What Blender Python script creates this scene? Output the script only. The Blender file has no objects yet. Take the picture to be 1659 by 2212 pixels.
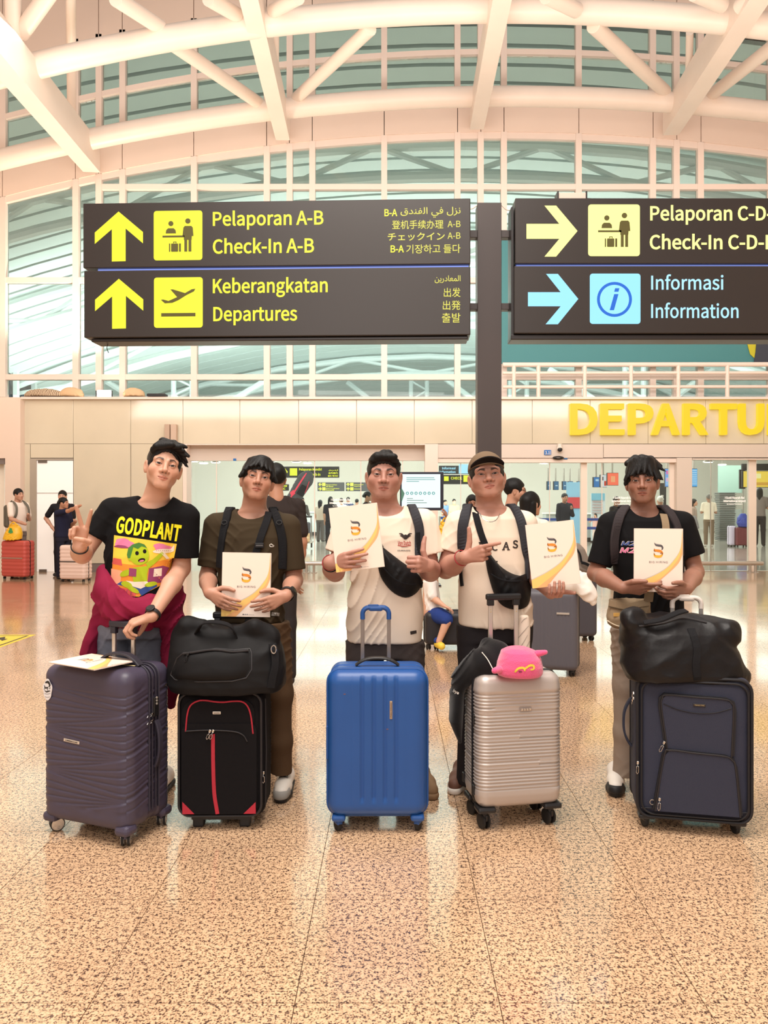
import bpy, bmesh, math, os, random
import numpy as np
from mathutils import Vector, Matrix, Euler
from mathutils.bvhtree import BVHTree
from mathutils.geometry import tessellate_polygon
random.seed(7)
rng = np.random.default_rng(7)
SC = bpy.context.scene
COL = SC.collection
PI = math.pi
# ---------------------------------------------------------------- camera, world, lights, exposure
FPX, CX, CY, CAMZ = 1690.0, 845.0, 1088.0, 1.465      # focal length in pixels, optical axis in the photo, lens height
def P(px, py, d):
 """world point at depth d (metres in front of the lens) seen at photo pixel (px, py)"""
 return Vector(((px - CX) * d / FPX, d, CAMZ - (py - CY) * d / FPX))
cam_data = bpy.data.cameras.new('camera')
cam = bpy.data.objects.new('camera', cam_data)
COL.objects.link(cam)
cam.location = (0, 0, CAMZ)
cam.rotation_euler = (PI / 2, 0, 0)
cam_data.sensor_width = 36.0
cam_data.lens = FPX / 2212.0 * 36.0
cam_data.shift_x = -(CX - 829.5) / 2212.0
cam_data.shift_y = -(1106.0 - CY) / 2212.0
cam_data.clip_end = 300
SC.camera = cam
SC.view_settings.view_transform = 'Standard'
SC.view_settings.look = 'None'
SC.view_settings.gamma = 1.0
SC.view_settings.use_curve_mapping = False
SC.view_settings.exposure = 0.13
world = bpy.data.worlds.new('world')
SC.world = world
world.use_nodes = True
bg = world.node_tree.nodes['Background']
bg.inputs[0].default_value = (1.0, 0.90, 0.82, 1)
bg.inputs[1].default_value = 0.50
def area_light(name, loc, target, sx, sy, power, color):
 ld = bpy.data.lights.new(name, 'AREA')
 ld.shape = 'RECTANGLE'
 ld.size, ld.size_y = sx, sy
 ld.energy = power
 ld.color = color
 o = bpy.data.objects.new(name, ld)
 COL.objects.link(o)
 o.location = loc
 o.rotation_euler = (Vector(target) - Vector(loc)).to_track_quat('-Z', 'Y').to_euler()
 return o
area_light('hall_ceiling_light', (-0.6, 1.0, 9.6), (-0.2, 3.0, 0.0), 6, 5, 1120, (1.0, 0.92, 0.84))
area_light('hall_front_light', (-1.0, -3.5, 5.5), (0, 5.5, 1.0), 7, 3, 200, (1.0, 0.92, 0.86))
area_light('truss_uplight', (0.0, 9.0, 4.6), (0, 14.5, 11.0), 16, 1.5, 640, (1.0, 0.92, 0.85))
area_light('back_hall_uplight', (0.0, 30.0, 4.2), (0.0, 36.0, 11.0), 30, 10, 3000, (0.97, 1.0, 0.99))
area_light('hall_rear_fill', (0.5, 10.5, 8.4), (0.5, 12.5, 0.0), 15, 4, 420, (1.0, 0.93, 0.86))  # added fill, no lamp of the hall: brightens the front wall and floor
area_light('checkin_light_near', (0, 22.0, 3.3), (0, 22.0, 0.0), 26, 5, 1250, (1.0, 0.95, 0.90))
area_light('back_wall_fill', (0, 35.0, 4.1), (0, 46.0, 2.0), 40, 1.0, 900, (1.0, 0.96, 0.90))  # added fill aimed at the far wall to brighten it
area_light('checkin_light_far', (0, 31.0, 3.3), (0, 31.0, 0.0), 28, 8, 1500, (1.0, 0.98, 0.95))
# ---------------------------------------------------------------- helpers
def lin(c):
 if isinstance(c, str):
  c = c.lstrip('#')
  c = tuple(int(c[i:i + 2], 16) for i in (0, 2, 4))
 return tuple(((v / 255.0) / 12.92 if v / 255.0 <= 0.04045 else ((v / 255.0 + 0.055) / 1.055) ** 2.4) for v in c[:3])
MATS = {}
def M(name, color=(200, 200, 200), rough=0.5, metal=0.0, emit=None, estr=0.0, noise=0.0, nscale=20.0, bump=0.0, bscale=60.0,
      spec=0.5, sheen=0.0, coat=0.0, sss=0.0, attr=None, bstretch=None):
 """one procedural principled material, kept by name"""
 if name in MATS:
  return MATS[name]
 m = bpy.data.materials.new(name)
 m.use_nodes = True
 nt = m.node_tree
 b = nt.nodes['Principled BSDF']
 c = lin(color)
 b.inputs['Base Color'].default_value = (*c, 1)
 b.inputs['Roughness'].default_value = rough
 b.inputs['Metallic'].default_value = metal
 b.inputs['Specular IOR Level'].default_value = .18 if rough >= .75 and spec == .5 else spec
 if sheen:
  b.inputs['Sheen Weight'].default_value = sheen
 if coat:
  b.inputs['Coat Weight'].default_value = coat
 if sss:
  b.inputs['Subsurface Weight'].default_value = sss
  b.inputs['Subsurface Radius'].default_value = (0.012, 0.004, 0.002)
  b.inputs['Subsurface Scale'].default_value = 1.0
 if emit is not None:
  b.inputs['Emission Color'].default_value = (*lin(emit), 1)
  b.inputs['Emission Strength'].default_value = estr
 tc = None
 if noise or bump:
  tc = nt.nodes.new('ShaderNodeTexCoord')
 src = None
 if attr:
  a = nt.nodes.new('ShaderNodeAttribute')
  a.attribute_name = attr
  src = a.outputs['Color']
  nt.links.new(src, b.inputs['Base Color'])
 if noise:
  n = nt.nodes.new('ShaderNodeTexNoise')
  n.inputs['Scale'].default_value = nscale
  n.inputs['Detail'].default_value = 4
  nt.links.new(tc.outputs['Object'], n.inputs['Vector'])
  mix = nt.nodes.new('ShaderNodeMix')
  mix.data_type = 'RGBA'
  mix.blend_type = 'MULTIPLY'
  mix.inputs[0].default_value = 1.0
  r = nt.nodes.new('ShaderNodeMapRange')
  r.inputs['From Min'].default_value = 0.3
  r.inputs['From Max'].default_value = 0.7
  r.inputs['To Min'].default_value = 1 - noise
  r.inputs['To Max'].default_value = 1 + noise * 0.6
  nt.links.new(n.outputs['Fac'], r.inputs['Value'])
  if src:
   nt.links.new(src, mix.inputs[6])
  else:
   mix.inputs[6].default_value = (*c, 1)
  nt.links.new(r.outputs['Result'], mix.inputs[7])
  nt.links.new(mix.outputs[2], b.inputs['Base Color'])
 if bump:
  n2 = nt.nodes.new('ShaderNodeTexNoise')
  n2.inputs['Scale'].default_value = bscale
  n2.inputs['Detail'].default_value = 3
  if bstretch:
   mp = nt.nodes.new('ShaderNodeMapping')
   mp.inputs['Scale'].default_value = bstretch
   nt.links.new(tc.outputs['Object'], mp.inputs['Vector'])
   nt.links.new(mp.outputs['Vector'], n2.inputs['Vector'])
  else:
   nt.links.new(tc.outputs['Object'], n2.inputs['Vector'])
  bp = nt.nodes.new('ShaderNodeBump')
  bp.inputs['Strength'].default_value = bump
  bp.inputs['Distance'].default_value = 0.01
  nt.links.new(n2.outputs['Fac'], bp.inputs['Height'])
  nt.links.new(bp.outputs['Normal'], b.inputs['Normal'])
 MATS[name] = m
 return m
def glow(name, color, strength):
 return M(name, (10, 10, 10), 0.4, emit=color, estr=strength)
def glass_mat(name, tint=(235, 245, 240), refl=0.10, milk=0.0):
 if name in MATS:
  return MATS[name]
 m = bpy.data.materials.new(name)
 m.use_nodes = True
 nt = m.node_tree
 nt.nodes.remove(nt.nodes['Principled BSDF'])
 out = nt.nodes['Material Output']
 tr = nt.nodes.new('ShaderNodeBsdfTransparent')
 tr.inputs[0].default_value = (*lin(tint), 1)
 gl = nt.nodes.new('ShaderNodeBsdfGlossy')
 gl.inputs['Roughness'].default_value = 0.02
 mx = nt.nodes.new('ShaderNodeMixShader')
 lw = nt.nodes.new('ShaderNodeFresnel')
 lw.inputs[0].default_value = 1.0 + refl * 4.5
 nt.links.new(lw.outputs[0], mx.inputs[0])
 nt.links.new(tr.outputs[0], mx.inputs[1])
 nt.links.new(gl.outputs[0], mx.inputs[2])
 last = mx
 if milk:
  tl = nt.nodes.new('ShaderNodeBsdfTranslucent')
  tl.inputs[0].default_value = (0.9, 0.9, 0.88, 1)
  m2 = nt.nodes.new('ShaderNodeMixShader')
  m2.inputs[0].default_value = milk
  nt.links.new(mx.outputs[0], m2.inputs[1])
  nt.links.new(tl.outputs[0], m2.inputs[2])
  last = m2
 nt.links.new(last.outputs[0], out.inputs[0])
 MATS[name] = m
 return m
def link(o):
 COL.objects.link(o)
 return o
def thing(name, label, cat, loc=(0, 0, 0), rotz=0.0, group=None):
 o = bpy.data.objects.new(name, None)
 link(o)
 o.empty_display_size = 0.1
 o.location = loc
 o.rotation_euler = (0, 0, rotz)
 o['label'] = label
 o['category'] = cat
 if group:
  o['group'] = group
 return o
def tag(o, label, cat, group=None, kind=None):
 o['label'] = label
 o['category'] = cat
 if group:
  o['group'] = group
 if kind:
  o['kind'] = kind
 return o
def structure(name, loc=(0, 0, 0), label=None):
 o = bpy.data.objects.new(name, None)
 link(o)
 o.location = loc
 o['kind'] = 'structure'
 if label:
  o['label'] = label
 return o
def wm(o):
 """world matrix from the parent chain, without waiting for the depsgraph"""
 m = Matrix.LocRotScale(o.location, o.rotation_euler, o.scale)
 return wm(o.parent) @ m if o.parent else m
def obj(name, verts, faces, mat, parent=None, world=False, smooth=False, colors=None, loc=None, rot=None):
 """links verts/faces as one mesh object; world=True: verts are world coordinates, brought into the parent's frame"""
 me = bpy.data.meshes.new(name)
 v = np.asarray(verts, dtype=np.float64).reshape(-1, 3)
 if world and parent is not None:
  mi = np.array(wm(parent).inverted())
  v = v @ mi[:3, :3].T + mi[:3, 3]
 if isinstance(faces, np.ndarray):
  n = len(faces)
  k = faces.shape[1]
  me.vertices.add(len(v))
  me.vertices.foreach_set('co', v.ravel().astype(np.float32))
  me.loops.add(n * k)
  me.loops.foreach_set('vertex_index', faces.ravel().astype(np.int32))
  me.polygons.add(n)
  me.polygons.foreach_set('loop_start', (np.arange(n) * k).astype(np.int32))
  me.update(calc_edges=True)
 else:
  me.from_pydata([tuple(p) for p in v], [], faces)
  me.update()
 if smooth:
  me.polygons.foreach_set('use_smooth', np.ones(len(me.polygons), dtype=bool))
 if colors is not None:
  ca = me.color_attributes.new('col', 'FLOAT_COLOR', 'POINT')
  c4 = np.ones((len(v), 4), dtype=np.float32)
  c4[:, :3] = colors
  ca.data.foreach_set('color', c4.ravel())
 o = bpy.data.objects.new(name, me)
 for mm in (mat if isinstance(mat, (list, tuple)) else [mat]):
  me.materials.append(mm)
 link(o)
 if parent is not None:
  o.parent = parent
 if loc is not None:
  o.location = loc
 if rot is not None:
  o.rotation_euler = rot
 return o
class MB:
 """collects simple solids for ONE mesh object"""
 def __init__(self):
  self.v, self.f, self.sm = [], [], False
 def add(self, vs, fs):
  n = len(self.v)
  self.v += [tuple(p) for p in vs]
  self.f += [tuple(i + n for i in f) for f in fs]
  return self
 def box(self, c, s, bevel=0.0, mat=None):
  """box centred at c with full sizes s, optional chamfer"""
  hx, hy, hz = s[0] / 2, s[1] / 2, s[2] / 2
  b = min(bevel, hx * .95, hy * .95, hz * .95)
  if b <= 0:
   vs = [(x, y, z) for x in (-hx, hx) for y in (-hy, hy) for z in (-hz, hz)]
   fs = [(0, 1, 3, 2), (4, 6, 7, 5), (0, 4, 5, 1), (2, 3, 7, 6), (0, 2, 6, 4), (1, 5, 7, 3)]
  else:
   bm = bmesh.new()
   bmesh.ops.create_cube(bm, size=1)
   for v in bm.verts:
    v.co = (v.co.x * s[0], v.co.y * s[1], v.co.z * s[2])
   bmesh.ops.bevel(bm, geom=bm.edges[:], offset=b, segments=2, affect='EDGES', profile=0.5)
   bm.verts.index_update()
   vs = [v.co.copy() for v in bm.verts]
   fs = [tuple(v.index for v in f.verts) for f in bm.faces]
   bm.free()
  vs = [Vector(p) for p in vs]
  if mat is not None:
   vs = [mat @ p for p in vs]
  vs = [p + Vector(c) for p in vs]
  return self.add(vs, fs)
 def tube(self, pts, r, n=10, caps=True, closed=False, flat=None, up=None):
  """tube along pts; r a number or list; flat=(a,b) elliptical half sizes scale"""
  pts = [Vector(p) for p in pts]
  m = len(pts)
  rs = r if isinstance(r, (list, tuple)) else [r] * m
  base = len(self.v)
  prev = None
  for i, p in enumerate(pts):
   if closed:
    t = pts[(i + 1) % m] - pts[i - 1]
   else:
    t = pts[min(i + 1, m - 1)] - pts[max(i - 1, 0)]
   t = t.normalized() if t.length > 1e-9 else Vector((0, 0, 1))
   if prev is None:
    a = Vector(up) if up else (Vector((0, 0, 1)) if abs(t.z) < 0.9 else Vector((1, 0, 0)))
    u = (a - t * a.dot(t)).normalized()
   else:
    u = (prev - t * prev.dot(t))
    u = u.normalized() if u.length > 1e-6 else t.orthogonal().normalized()
   prev = u
   w = t.cross(u)
   fa, fb = flat if flat else (1, 1)
   for k in range(n):
    a = 2 * PI * k / n
    self.v.append(tuple(p + u * (math.cos(a) * rs[i] * fa) + w * (math.sin(a) * rs[i] * fb)))
  rings = m if closed else m - 1
  for i in range(rings):
   for k in range(n):
    a = base + i * n + k
    b = base + i * n + (k + 1) % n
    c = base + ((i + 1) % m) * n + (k + 1) % n
    d = base + ((i + 1) % m) * n + k
    self.f.append((a, b, c, d))
  if caps and not closed:
   self.f.append(tuple(base + k for k in reversed(range(n))))
   self.f.append(tuple(base + (m - 1) * n + k for k in range(n)))
  return self
 def cyl(self, a, b, r, r2=None, n=20):
  return self.tube([a, b], [r, r if r2 is None else r2], n)
 def lathe(self, prof, c=(0, 0, 0), axis='z', n=24):
  base = len(self.v)
  for (r, h) in prof:
   for k in range(n):
    a = 2 * PI * k / n
    x, y = r * math.cos(a), r * math.sin(a)
    p = {'z': (x, y, h), 'x': (h, x, y), 'y': (x, h, y)}[axis]
    self.v.append((p[0] + c[0], p[1] + c[1], p[2] + c[2]))
  for i in range(len(prof) - 1):
   for k in range(n):
    self.f.append((base + i * n + k, base + i * n + (k + 1) % n, base + (i + 1) * n + (k + 1) % n, base + (i + 1) * n + k))
  self.f.append(tuple(base + k for k in reversed(range(n))))
  self.f.append(tuple(base + (len(prof) - 1) * n + k for k in range(n)))
  return self
 def prism(self, poly, z0, z1, mat=None, holes=None):
  """polygon in the local xz plane, extruded along y from z0 to z1 (front is z0)"""
  loops = [poly] + (holes or [])
  flat = [p for l in loops for p in l]
  tris = tessellate_polygon([[Vector((p[0], p[1], 0)) for p in l] for l in loops])
  n = len(flat)
  vs = [Vector((p[0], z0, p[1])) for p in flat] + [Vector((p[0], z1, p[1])) for p in flat]
  fs = []
  for t in tris:
   a, b, c = [Vector((flat[i][0], flat[i][1])) for i in t]
   ccw = (b - a).cross(c - a) if hasattr(Vector((0, 0)), 'cross') else 1
   t = t if ccw > 0 else (t[0], t[2], t[1])
   fs.append(tuple(t))
   fs.append(tuple(i + n for i in reversed(t)))
  o = 0
  for l in loops:
   k = len(l)
   for i in range(k):
    j = (i + 1) % k
    fs.append((o + i, o + i + n, o + j + n, o + j))
   o += k
  if mat is not None:
   vs = [mat @ p for p in vs]
  return self.add(vs, fs)
 def ellipsoid(self, c, r, nu=16, nv=10, mat=None):
  base = len(self.v)
  for j in range(nv + 1):
   ph = PI * j / nv
   for i in range(nu):
    th = 2 * PI * i / nu
    p = Vector((r[0] * math.sin(ph) * math.cos(th), r[1] * math.sin(ph) * math.sin(th), r[2] * math.cos(ph)))
    if mat is not None:
     p = mat @ p
    self.v.append(tuple(p + Vector(c)))
  for j in range(nv):
   for i in range(nu):
    self.f.append((base + j * nu + i, base + (j + 1) * nu + i, base + (j + 1) * nu + (i + 1) % nu, base + j * nu + (i + 1) % nu))
  return self
 def build(self, name, mat, parent=None, world=False, smooth=False, loc=None, rot=None):
  o = obj(name, self.v, self.f, mat, parent, world, smooth, loc=loc, rot=rot)
  bm = bmesh.new()
  bm.from_mesh(o.data)
  bmesh.ops.recalc_face_normals(bm, faces=bm.faces[:])
  if smooth:
   for e in bm.edges:
    if len(e.link_faces) == 2 and e.calc_face_angle(0) > 0.7:
     e.smooth = False
  bm.to_mesh(o.data)
  bm.free()
  return o
def dup(o, parent=None, name=None):
 """one copy of o and its children (mesh data shared)"""
 c = o.copy()
 link(c)
 if parent is not None:
  c.parent = parent
 for ch in list(o.children):
  dup(ch, c)
 return c
try:
 SANS = bpy.data.fonts.load(os.path.join(bpy.utils.system_resource('DATAFILES'), 'fonts', 'Noto Sans CJK Regular.woff2'))
except Exception:
 SANS = None
def text_mesh(body, size=1.0, extrude=0.0, bold=0.0, align='LEFT', shear=0.0, space=1.0, xs=1.0, res=4):
 """verts (numpy, xz plane facing -y) and faces of a text"""
 c = bpy.data.curves.new('lettering', 'FONT')
 if SANS and not any(0x600 <= ord(ch) < 0x700 or ord(ch) > 0xfe00 for ch in body):
  c.font = SANS
  size *= 2.857
 c.body = body
 c.size = size
 c.extrude = extrude
 c.offset = bold
 c.align_x = align
 c.shear = shear
 c.space_character = space
 c.resolution_u = res
 o = bpy.data.objects.new('lettering', c)
 me = bpy.data.meshes.new_from_object(o)
 v = np.zeros(len(me.vertices) * 3)
 me.vertices.foreach_get('co', v)
 v = v.reshape(-1, 3)
 f = [tuple(p.vertices) for p in me.polygons]
 bpy.data.objects.remove(o)
 bpy.data.curves.remove(c)
 bpy.data.meshes.remove(me)
 w = np.stack([v[:, 0] * xs, -v[:, 2], v[:, 1]], 1)
 return w, f
def text(name, body, size, mat, parent, loc, rotz=0.0, extrude=0.002, bold=0.0, align='LEFT', width=None, height=None, shear=0.0, space=1.0, res=4, xs=1.0):
 """text as a mesh standing in the xz plane, facing -y, in the parent's frame; width fits it"""
 v, f = text_mesh(body, size, extrude, bold, align, shear, space, xs, res)
 if width and len(v):
  w = v[:, 0].max() - v[:, 0].min()
  v[:, 0] *= width / w
 if height and len(v):
  h = v[:, 2].max() - v[:, 2].min()
  v[:, 2] *= height / h
 return obj(name, v, f, mat, parent, loc=loc, rot=(0, 0, rotz))
# ---------------------------------------------------------------- floor
def granite(name, base, dark, light, rough):
 m = bpy.data.materials.new(name)
 m.use_nodes = True
 nt = m.node_tree
 L = nt.links
 b = nt.nodes['Principled BSDF']
 geo = nt.nodes.new('ShaderNodeNewGeometry')
 n1 = nt.nodes.new('ShaderNodeTexNoise')
 n1.inputs['Scale'].default_value = 62
 n1.inputs['Detail'].default_value = 3
 n1.inputs['Roughness'].default_value = 0.62
 L.new(geo.outputs['Position'], n1.inputs['Vector'])
 r1 = nt.nodes.new('ShaderNodeValToRGB')
 r1.color_ramp.elements[0].position = 0.435
 r1.color_ramp.elements[0].color = (*lin(dark), 1)
 r1.color_ramp.elements[1].position = 0.485
 r1.color_ramp.elements[1].color = (*lin(base), 1)
 e = r1.color_ramp.elements.new(0.60)
 e.color = (*lin(light), 1)
 n3 = nt.nodes.new('ShaderNodeTexNoise')
 n3.inputs['Scale'].default_value = 150
 n3.inputs['Detail'].default_value = 2
 L.new(geo.outputs['Position'], n3.inputs['Vector'])
 add = nt.nodes.new('ShaderNodeMix')
 add.inputs[0].default_value = .5
 L.new(n1.outputs['Fac'], add.inputs[2])
 L.new(n3.outputs['Fac'], add.inputs[3])
 L.new(add.outputs[0], r1.inputs[0])
 n2 = nt.nodes.new('ShaderNodeTexNoise')
 n2.inputs['Scale'].default_value = 2.2
 n2.inputs['Detail'].default_value = 5
 L.new(geo.outputs['Position'], n2.inputs['Vector'])
 mr = nt.nodes.new('ShaderNodeMapRange')
 mr.inputs['From Min'].default_value = 0.35
 mr.inputs['From Max'].default_value = 0.65
 mr.inputs['To Min'].default_value = 0.88
 mr.inputs['To Max'].default_value = 1.05
 L.new(n2.outputs['Fac'], mr.inputs['Value'])
 mx = nt.nodes.new('ShaderNodeMix')
 mx.data_type = 'RGBA'
 mx.blend_type = 'MULTIPLY'
 mx.inputs[0].default_value = 1
 L.new(r1.outputs[0], mx.inputs[6])
 L.new(mr.outputs['Result'], mx.inputs[7])
 L.new(mx.outputs[2], b.inputs['Base Color'])
 b.inputs['Roughness'].default_value = rough
 b.inputs['Specular IOR Level'].default_value = 0.9
 b.inputs['Coat Weight'].default_value = 0.35
 b.inputs['Coat Roughness'].default_value = 0.06
 MATS[name] = m
 return m
GRANITE = granite('tan_granite', (208, 170, 134), (88, 66, 56), (228, 194, 158), 0.14)
GRANITE_IN = granite('grey_granite', (190, 180, 168), (150, 140, 130), (205, 196, 184), 0.12)
JOINT = M('floor_joint', (120, 96, 76), 0.8)
T0X, T0Y, TS = -0.2825, 2.295, 0.6
floor = structure('floor', label='speckled tan granite floor of square tiles in the airport hall')
YN = T0Y + 17 * TS
obj('floor_bed', [(-14, -6, -.012), (14, -6, -.012), (14, 17.0, -.012), (-14, 17.0, -.012)], [(0, 1, 2, 3)], JOINT, floor)
tb = MB()
g = .0013
tb.box((TS / 2, TS / 2, -.006), (TS - 2 * g, TS - 2 * g, .012))
tile0 = None
for j in range(-1, 17):
 y0 = T0Y + j * TS
 hw = (y0 + TS) * 0.52 + 0.15
 for i in range(int(math.floor((-hw - T0X) / TS)), int(math.ceil((hw - T0X) / TS))):
  if tile0 is None:
   tile0 = tb.build('tile', GRANITE, floor, loc=(T0X + i * TS, y0, 0))
  else:
   o = tile0.copy()
   link(o)
   o.location = (T0X + i * TS, y0, 0)
# beyond the tiles that can be told apart, and to the sides: the same stone as a slab
sb = MB()
xw = {}
sb.box((0, (YN + 17.0) / 2, -.006), (28, 17.0 - YN, .012))
sb.box((0, (-6 + T0Y - TS) / 2, -.006), (28, T0Y - TS + 6, .012))
for j in range(-1, 17):
 y0 = T0Y + j * TS
 hw = (y0 + TS) * 0.52 + 0.15
 xa = T0X + int(math.floor((-hw - T0X) / TS)) * TS
 xb = T0X + int(math.ceil((hw - T0X) / TS)) * TS
 sb.box(((-14 + xa) / 2, y0 + TS / 2, -.006), (xa + 14, TS, .012))
 sb.box(((14 + xb) / 2, y0 + TS / 2, -.006), (14 - xb, TS, .012))
sb.build('floor_slab', GRANITE, floor)
obj('inner_floor', [(-26, 17.0, -.001), (26, 17.0, -.001), (26, 46, -.001), (-26, 46, -.001)], [(0, 1, 2, 3)], GRANITE_IN, floor)
# ---------------------------------------------------------------- front wall
D1, D2 = 16.8, 17.25
def wx(px, d=D1):
 return (px - CX) * d / FPX
def wz(py, d=D1):
 return CAMZ - (py - CY) * d / FPX
WALLP = M('glossy_beige_panel', (216, 205, 182), 0.09, noise=.06, nscale=.8, spec=.6)
PINKP = M('pink_beige_cladding', (234, 212, 196), 0.45, noise=.03, nscale=.5)
CREAM = M('cream_frame', (236, 218, 206), 0.42)
HEADER = M('header_metal', (218, 204, 192), 0.4)
STEELW = M('white_steel', (240, 224, 210), 0.42, noise=.04, nscale=1.2)
DARKGAP = M('dark_gap', (60, 50, 44), 0.8)
SKIRT = M('steel_skirting', (128, 116, 112), 0.35)
METAL = M('brushed_metal', (196, 188, 180), 0.3, metal=.8)
wall = structure('wall_front')
def slab(name, x0, x1, y0, y1, d, th, mat, parent, bev=0.0):
 """box covering photo pixels x0..x1, y0..y1 with its face at depth d"""
 b = MB()
 X0, X1, Z0, Z1 = wx(x0, d), wx(x1, d), wz(y1, d), wz(y0, d)
 b.box(((X0 + X1) / 2, d + th / 2, (Z0 + Z1) / 2), (X1 - X0, th, Z1 - Z0), bev)
 return b.build(name, mat, parent, world=True)
joints = [45, 158, 282, 395, 518, 645, 770, 895, 1020, 1150, 1275, 1400, 1525, 1650, 1775]
GPX = 0.6
slab('panel_backing', 45, 1790, 859, 960, D1 + .06, .3, DARKGAP, wall)
for a, b_ in zip(joints[:-1], joints[1:]):
 slab('panel', a + GPX / 2, b_ - GPX / 2, 862, 958.5, D1, .05, WALLP, wall, .004)
slab('panel_backing', 45, 395, 958.5, 1236, D1 + .06, .3, DARKGAP, wall).hide_render = False
for (a, b_, c, d_) in [(45, 65, 959, 1217), (65.5, 158, 959, 989), (158.5, 282, 959, 1217), (282.5, 395, 959, 1217)]:
 slab('panel', a + .3, b_ - .3, c, d_, D1, .05, WALLP, wall, .004)
slab('skirting', 158, 395, 1218, 1236, D1 - .01, .05, SKIRT, wall)
slab('ledge', 45, 1790, 857, 862, D1 - .12, .62, CREAM, wall)
# pink column at the far left, with a dark lintel over the next doorway
slab('column', -60, 44, 864, 990, 16.6, .4, PINKP, wall)
slab('column', 11, 44, 990, 1237, 16.6, .4, PINKP, wall)
slab('lintel', -60, 10, 988, 1002, 16.65, .3, SKIRT, wall)
slab('door_leaf', -60, 9, 1003, 1237, 16.9, .05, M('bright_leaf', (250, 240, 225), .4), wall)
# service door: frosted glass in a steel frame
door = structure('door_1')
FROST = M('frosted_glass', (238, 234, 230), 0.35, emit=(255, 246, 236), estr=0.28)  # weak emission stands in for light coming through the pane
slab('door_frame', 65, 79, 990, 1236, D1 - .01, .12, METAL, door)
slab('door_frame', 79, 158, 990, 994, D1 - .01, .12, METAL, door)
slab('pane', 80, 157.5, 995, 1235, D1 + .01, .02, FROST, door)
slab('hinge', 82, 101, 995, 1000, D1 - .02, .03, M('steel_dark', (120, 112, 106), .4, .7), door)
slab('hinge', 84, 100, 1230, 1236, D1 - .02, .03, MATS['steel_dark'], door)
slab('pane_band', 80, 157.5, 1064, 1066, D1 + .0, .01, M('etched_line', (206, 200, 196), .5), door)
# entrance: recess with glass, columns and headers
slab('header', 395, 918, 960, 995, D1 + .30, .2, HEADER, wall)
slab('soffit', 395, 918, 958.6, 961, D1, .5, CREAM, wall)
slab('jamb', 395, 403, 961, 1236, D1, .45, CREAM, wall)
slab('column', 918, 946, 959, 1236, D1 - .03, .45, CREAM, wall)
slab('header', 946, 1303, 959.5, 989, D1, .45, HEADER, wall)
slab('header', 1304, 1790, 959.5, 988, D1, .45, HEADER, wall)
slab('track', 946, 1462, 990, 999, D1 + .03, .3, CREAM, wall)
slab('track', 1496, 1790, 990, 993, D1 + .03, .3, CREAM, wall)
slab('column', 1462, 1495, 989, 1236, D1 - .01, .45, HEADER, wall)
slab('column', 1790, 1900, 858, 1236, D1, .45, HEADER, wall)
slab('column', -400, -60, 864, 1237, D1, .45, PINKP, wall)
slab('fascia', -400, 45, 858, 960, D1 + .1, .3, PINKP, wall)
CLEAR = glass_mat('clear_glass', (244, 250, 246), .11)
dwin = structure('window_2')
for (a, b_) in [(403, 413), (414, 467), (468, 679), (680, 779), (780, 869), (870, 918)]:
 slab('pane', a, b_ - .4, 995.5, 1233, D1 + .36, .012, CLEAR, dwin)
for x in (467.5, 679.5, 779.5, 869.5):
 slab('joint_strip', x - .8, x + .8, 995.5, 1233, D1 + .34, .03, CREAM, dwin)
for (a, b_) in [(946, 995), (996, 1101), (1102, 1187), (1188, 1254), (1269, 1300), (1301, 1366), (1380, 1446)]:
 slab('pane', a, b_, 999, 1233, D1 + .2, .012, CLEAR, dwin)
for (a, b_) in [(1495.5, 1535), (1536, 1617), (1635, 1700), (1701, 1790)]:
 slab('pane', a, b_, 993, 1233, D1 + .2, .012, CLEAR, dwin)
for (a, b_) in [(1255, 1268), (1367, 1379), (1447, 1461), (1618, 1634)]:
 slab('door_stile', a, b_, 999 if a < 1470 else 993, 1235, D1 + .15, .1, STEELW, dwin)
for x in (995.5, 1187.5, 1300.5):
 slab('joint_strip', x - .6, x + .6, 999, 1233, D1 + .18, .03, CREAM, dwin)
slab('joint_strip', 1535, 1536.2, 993, 1233, D1 + .18, .03, METAL, dwin)
slab('sill', 403, 918, 1233, 1236.5, D1 + .33, .08, METAL, dwin)
slab('sill', 946, 1462, 1233, 1236.5, D1 + .18, .08, METAL, dwin)
slab('sill', 1496, 1790, 1233, 1236.5, D1 + .18, .08, METAL, dwin)
# ---------------------------------------------------------------- curtain wall above the ledge
win = structure('window_1')
def fit(pts, d):
 a = np.array([(wx(x, d), wz(y, d)) for x, y in pts])
 return np.poly1d(np.polyfit(a[:, 0], a[:, 1], 3))
c_band0 = fit([(0, 430), (165, 388), (415, 340), (575, 317), (830, 298), (1080, 286), (1250, 290), (1410, 300), (1659, 327)], D2)
c_band1 = fit([(0, 345), (200, 303), (400, 270), (600, 240), (830, 221), (1080, 213), (1280, 216), (1430, 223), (1655, 244)], D2)
c_mid = fit([(0, 255), (210, 210), (415, 168), (620, 137), (830, 120), (980, 117), (1245, 116), (1410, 125), (1659, 150)], D2)
c_top = fit([(0, 160), (150, 112), (400, 78), (800, 42), (1080, 32), (1330, 39), (1530, 48), (1659, 57)], D2)
mull = [-150, -95, -45, 8, 165, 215, 266, 420, 577, 626, 675, 830, 988, 1038, 1088, 1249, 1409, 1460, 1512, 1665, 1715, 1765]
MW = 0.13
GREEN = glass_mat('tinted_glass', (232, 243, 241), .12)
zl = [wz(858, D2), wz(815, D2), wz(606, D2), wz(405, D2)]
def curve_prism(name, x0, x1, f0, f1, y0, th, mat, parent, n=6):
 xs = np.linspace(x0, x1, n)
 poly = [(x, f0(x)) for x in xs] + [(x, f1(x)) for x in xs[::-1]]
 b = MB()
 b.prism(poly, y0, y0 + th)
 return b.build(name, mat, parent)
def flat_(v):
 return lambda x: v
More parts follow.
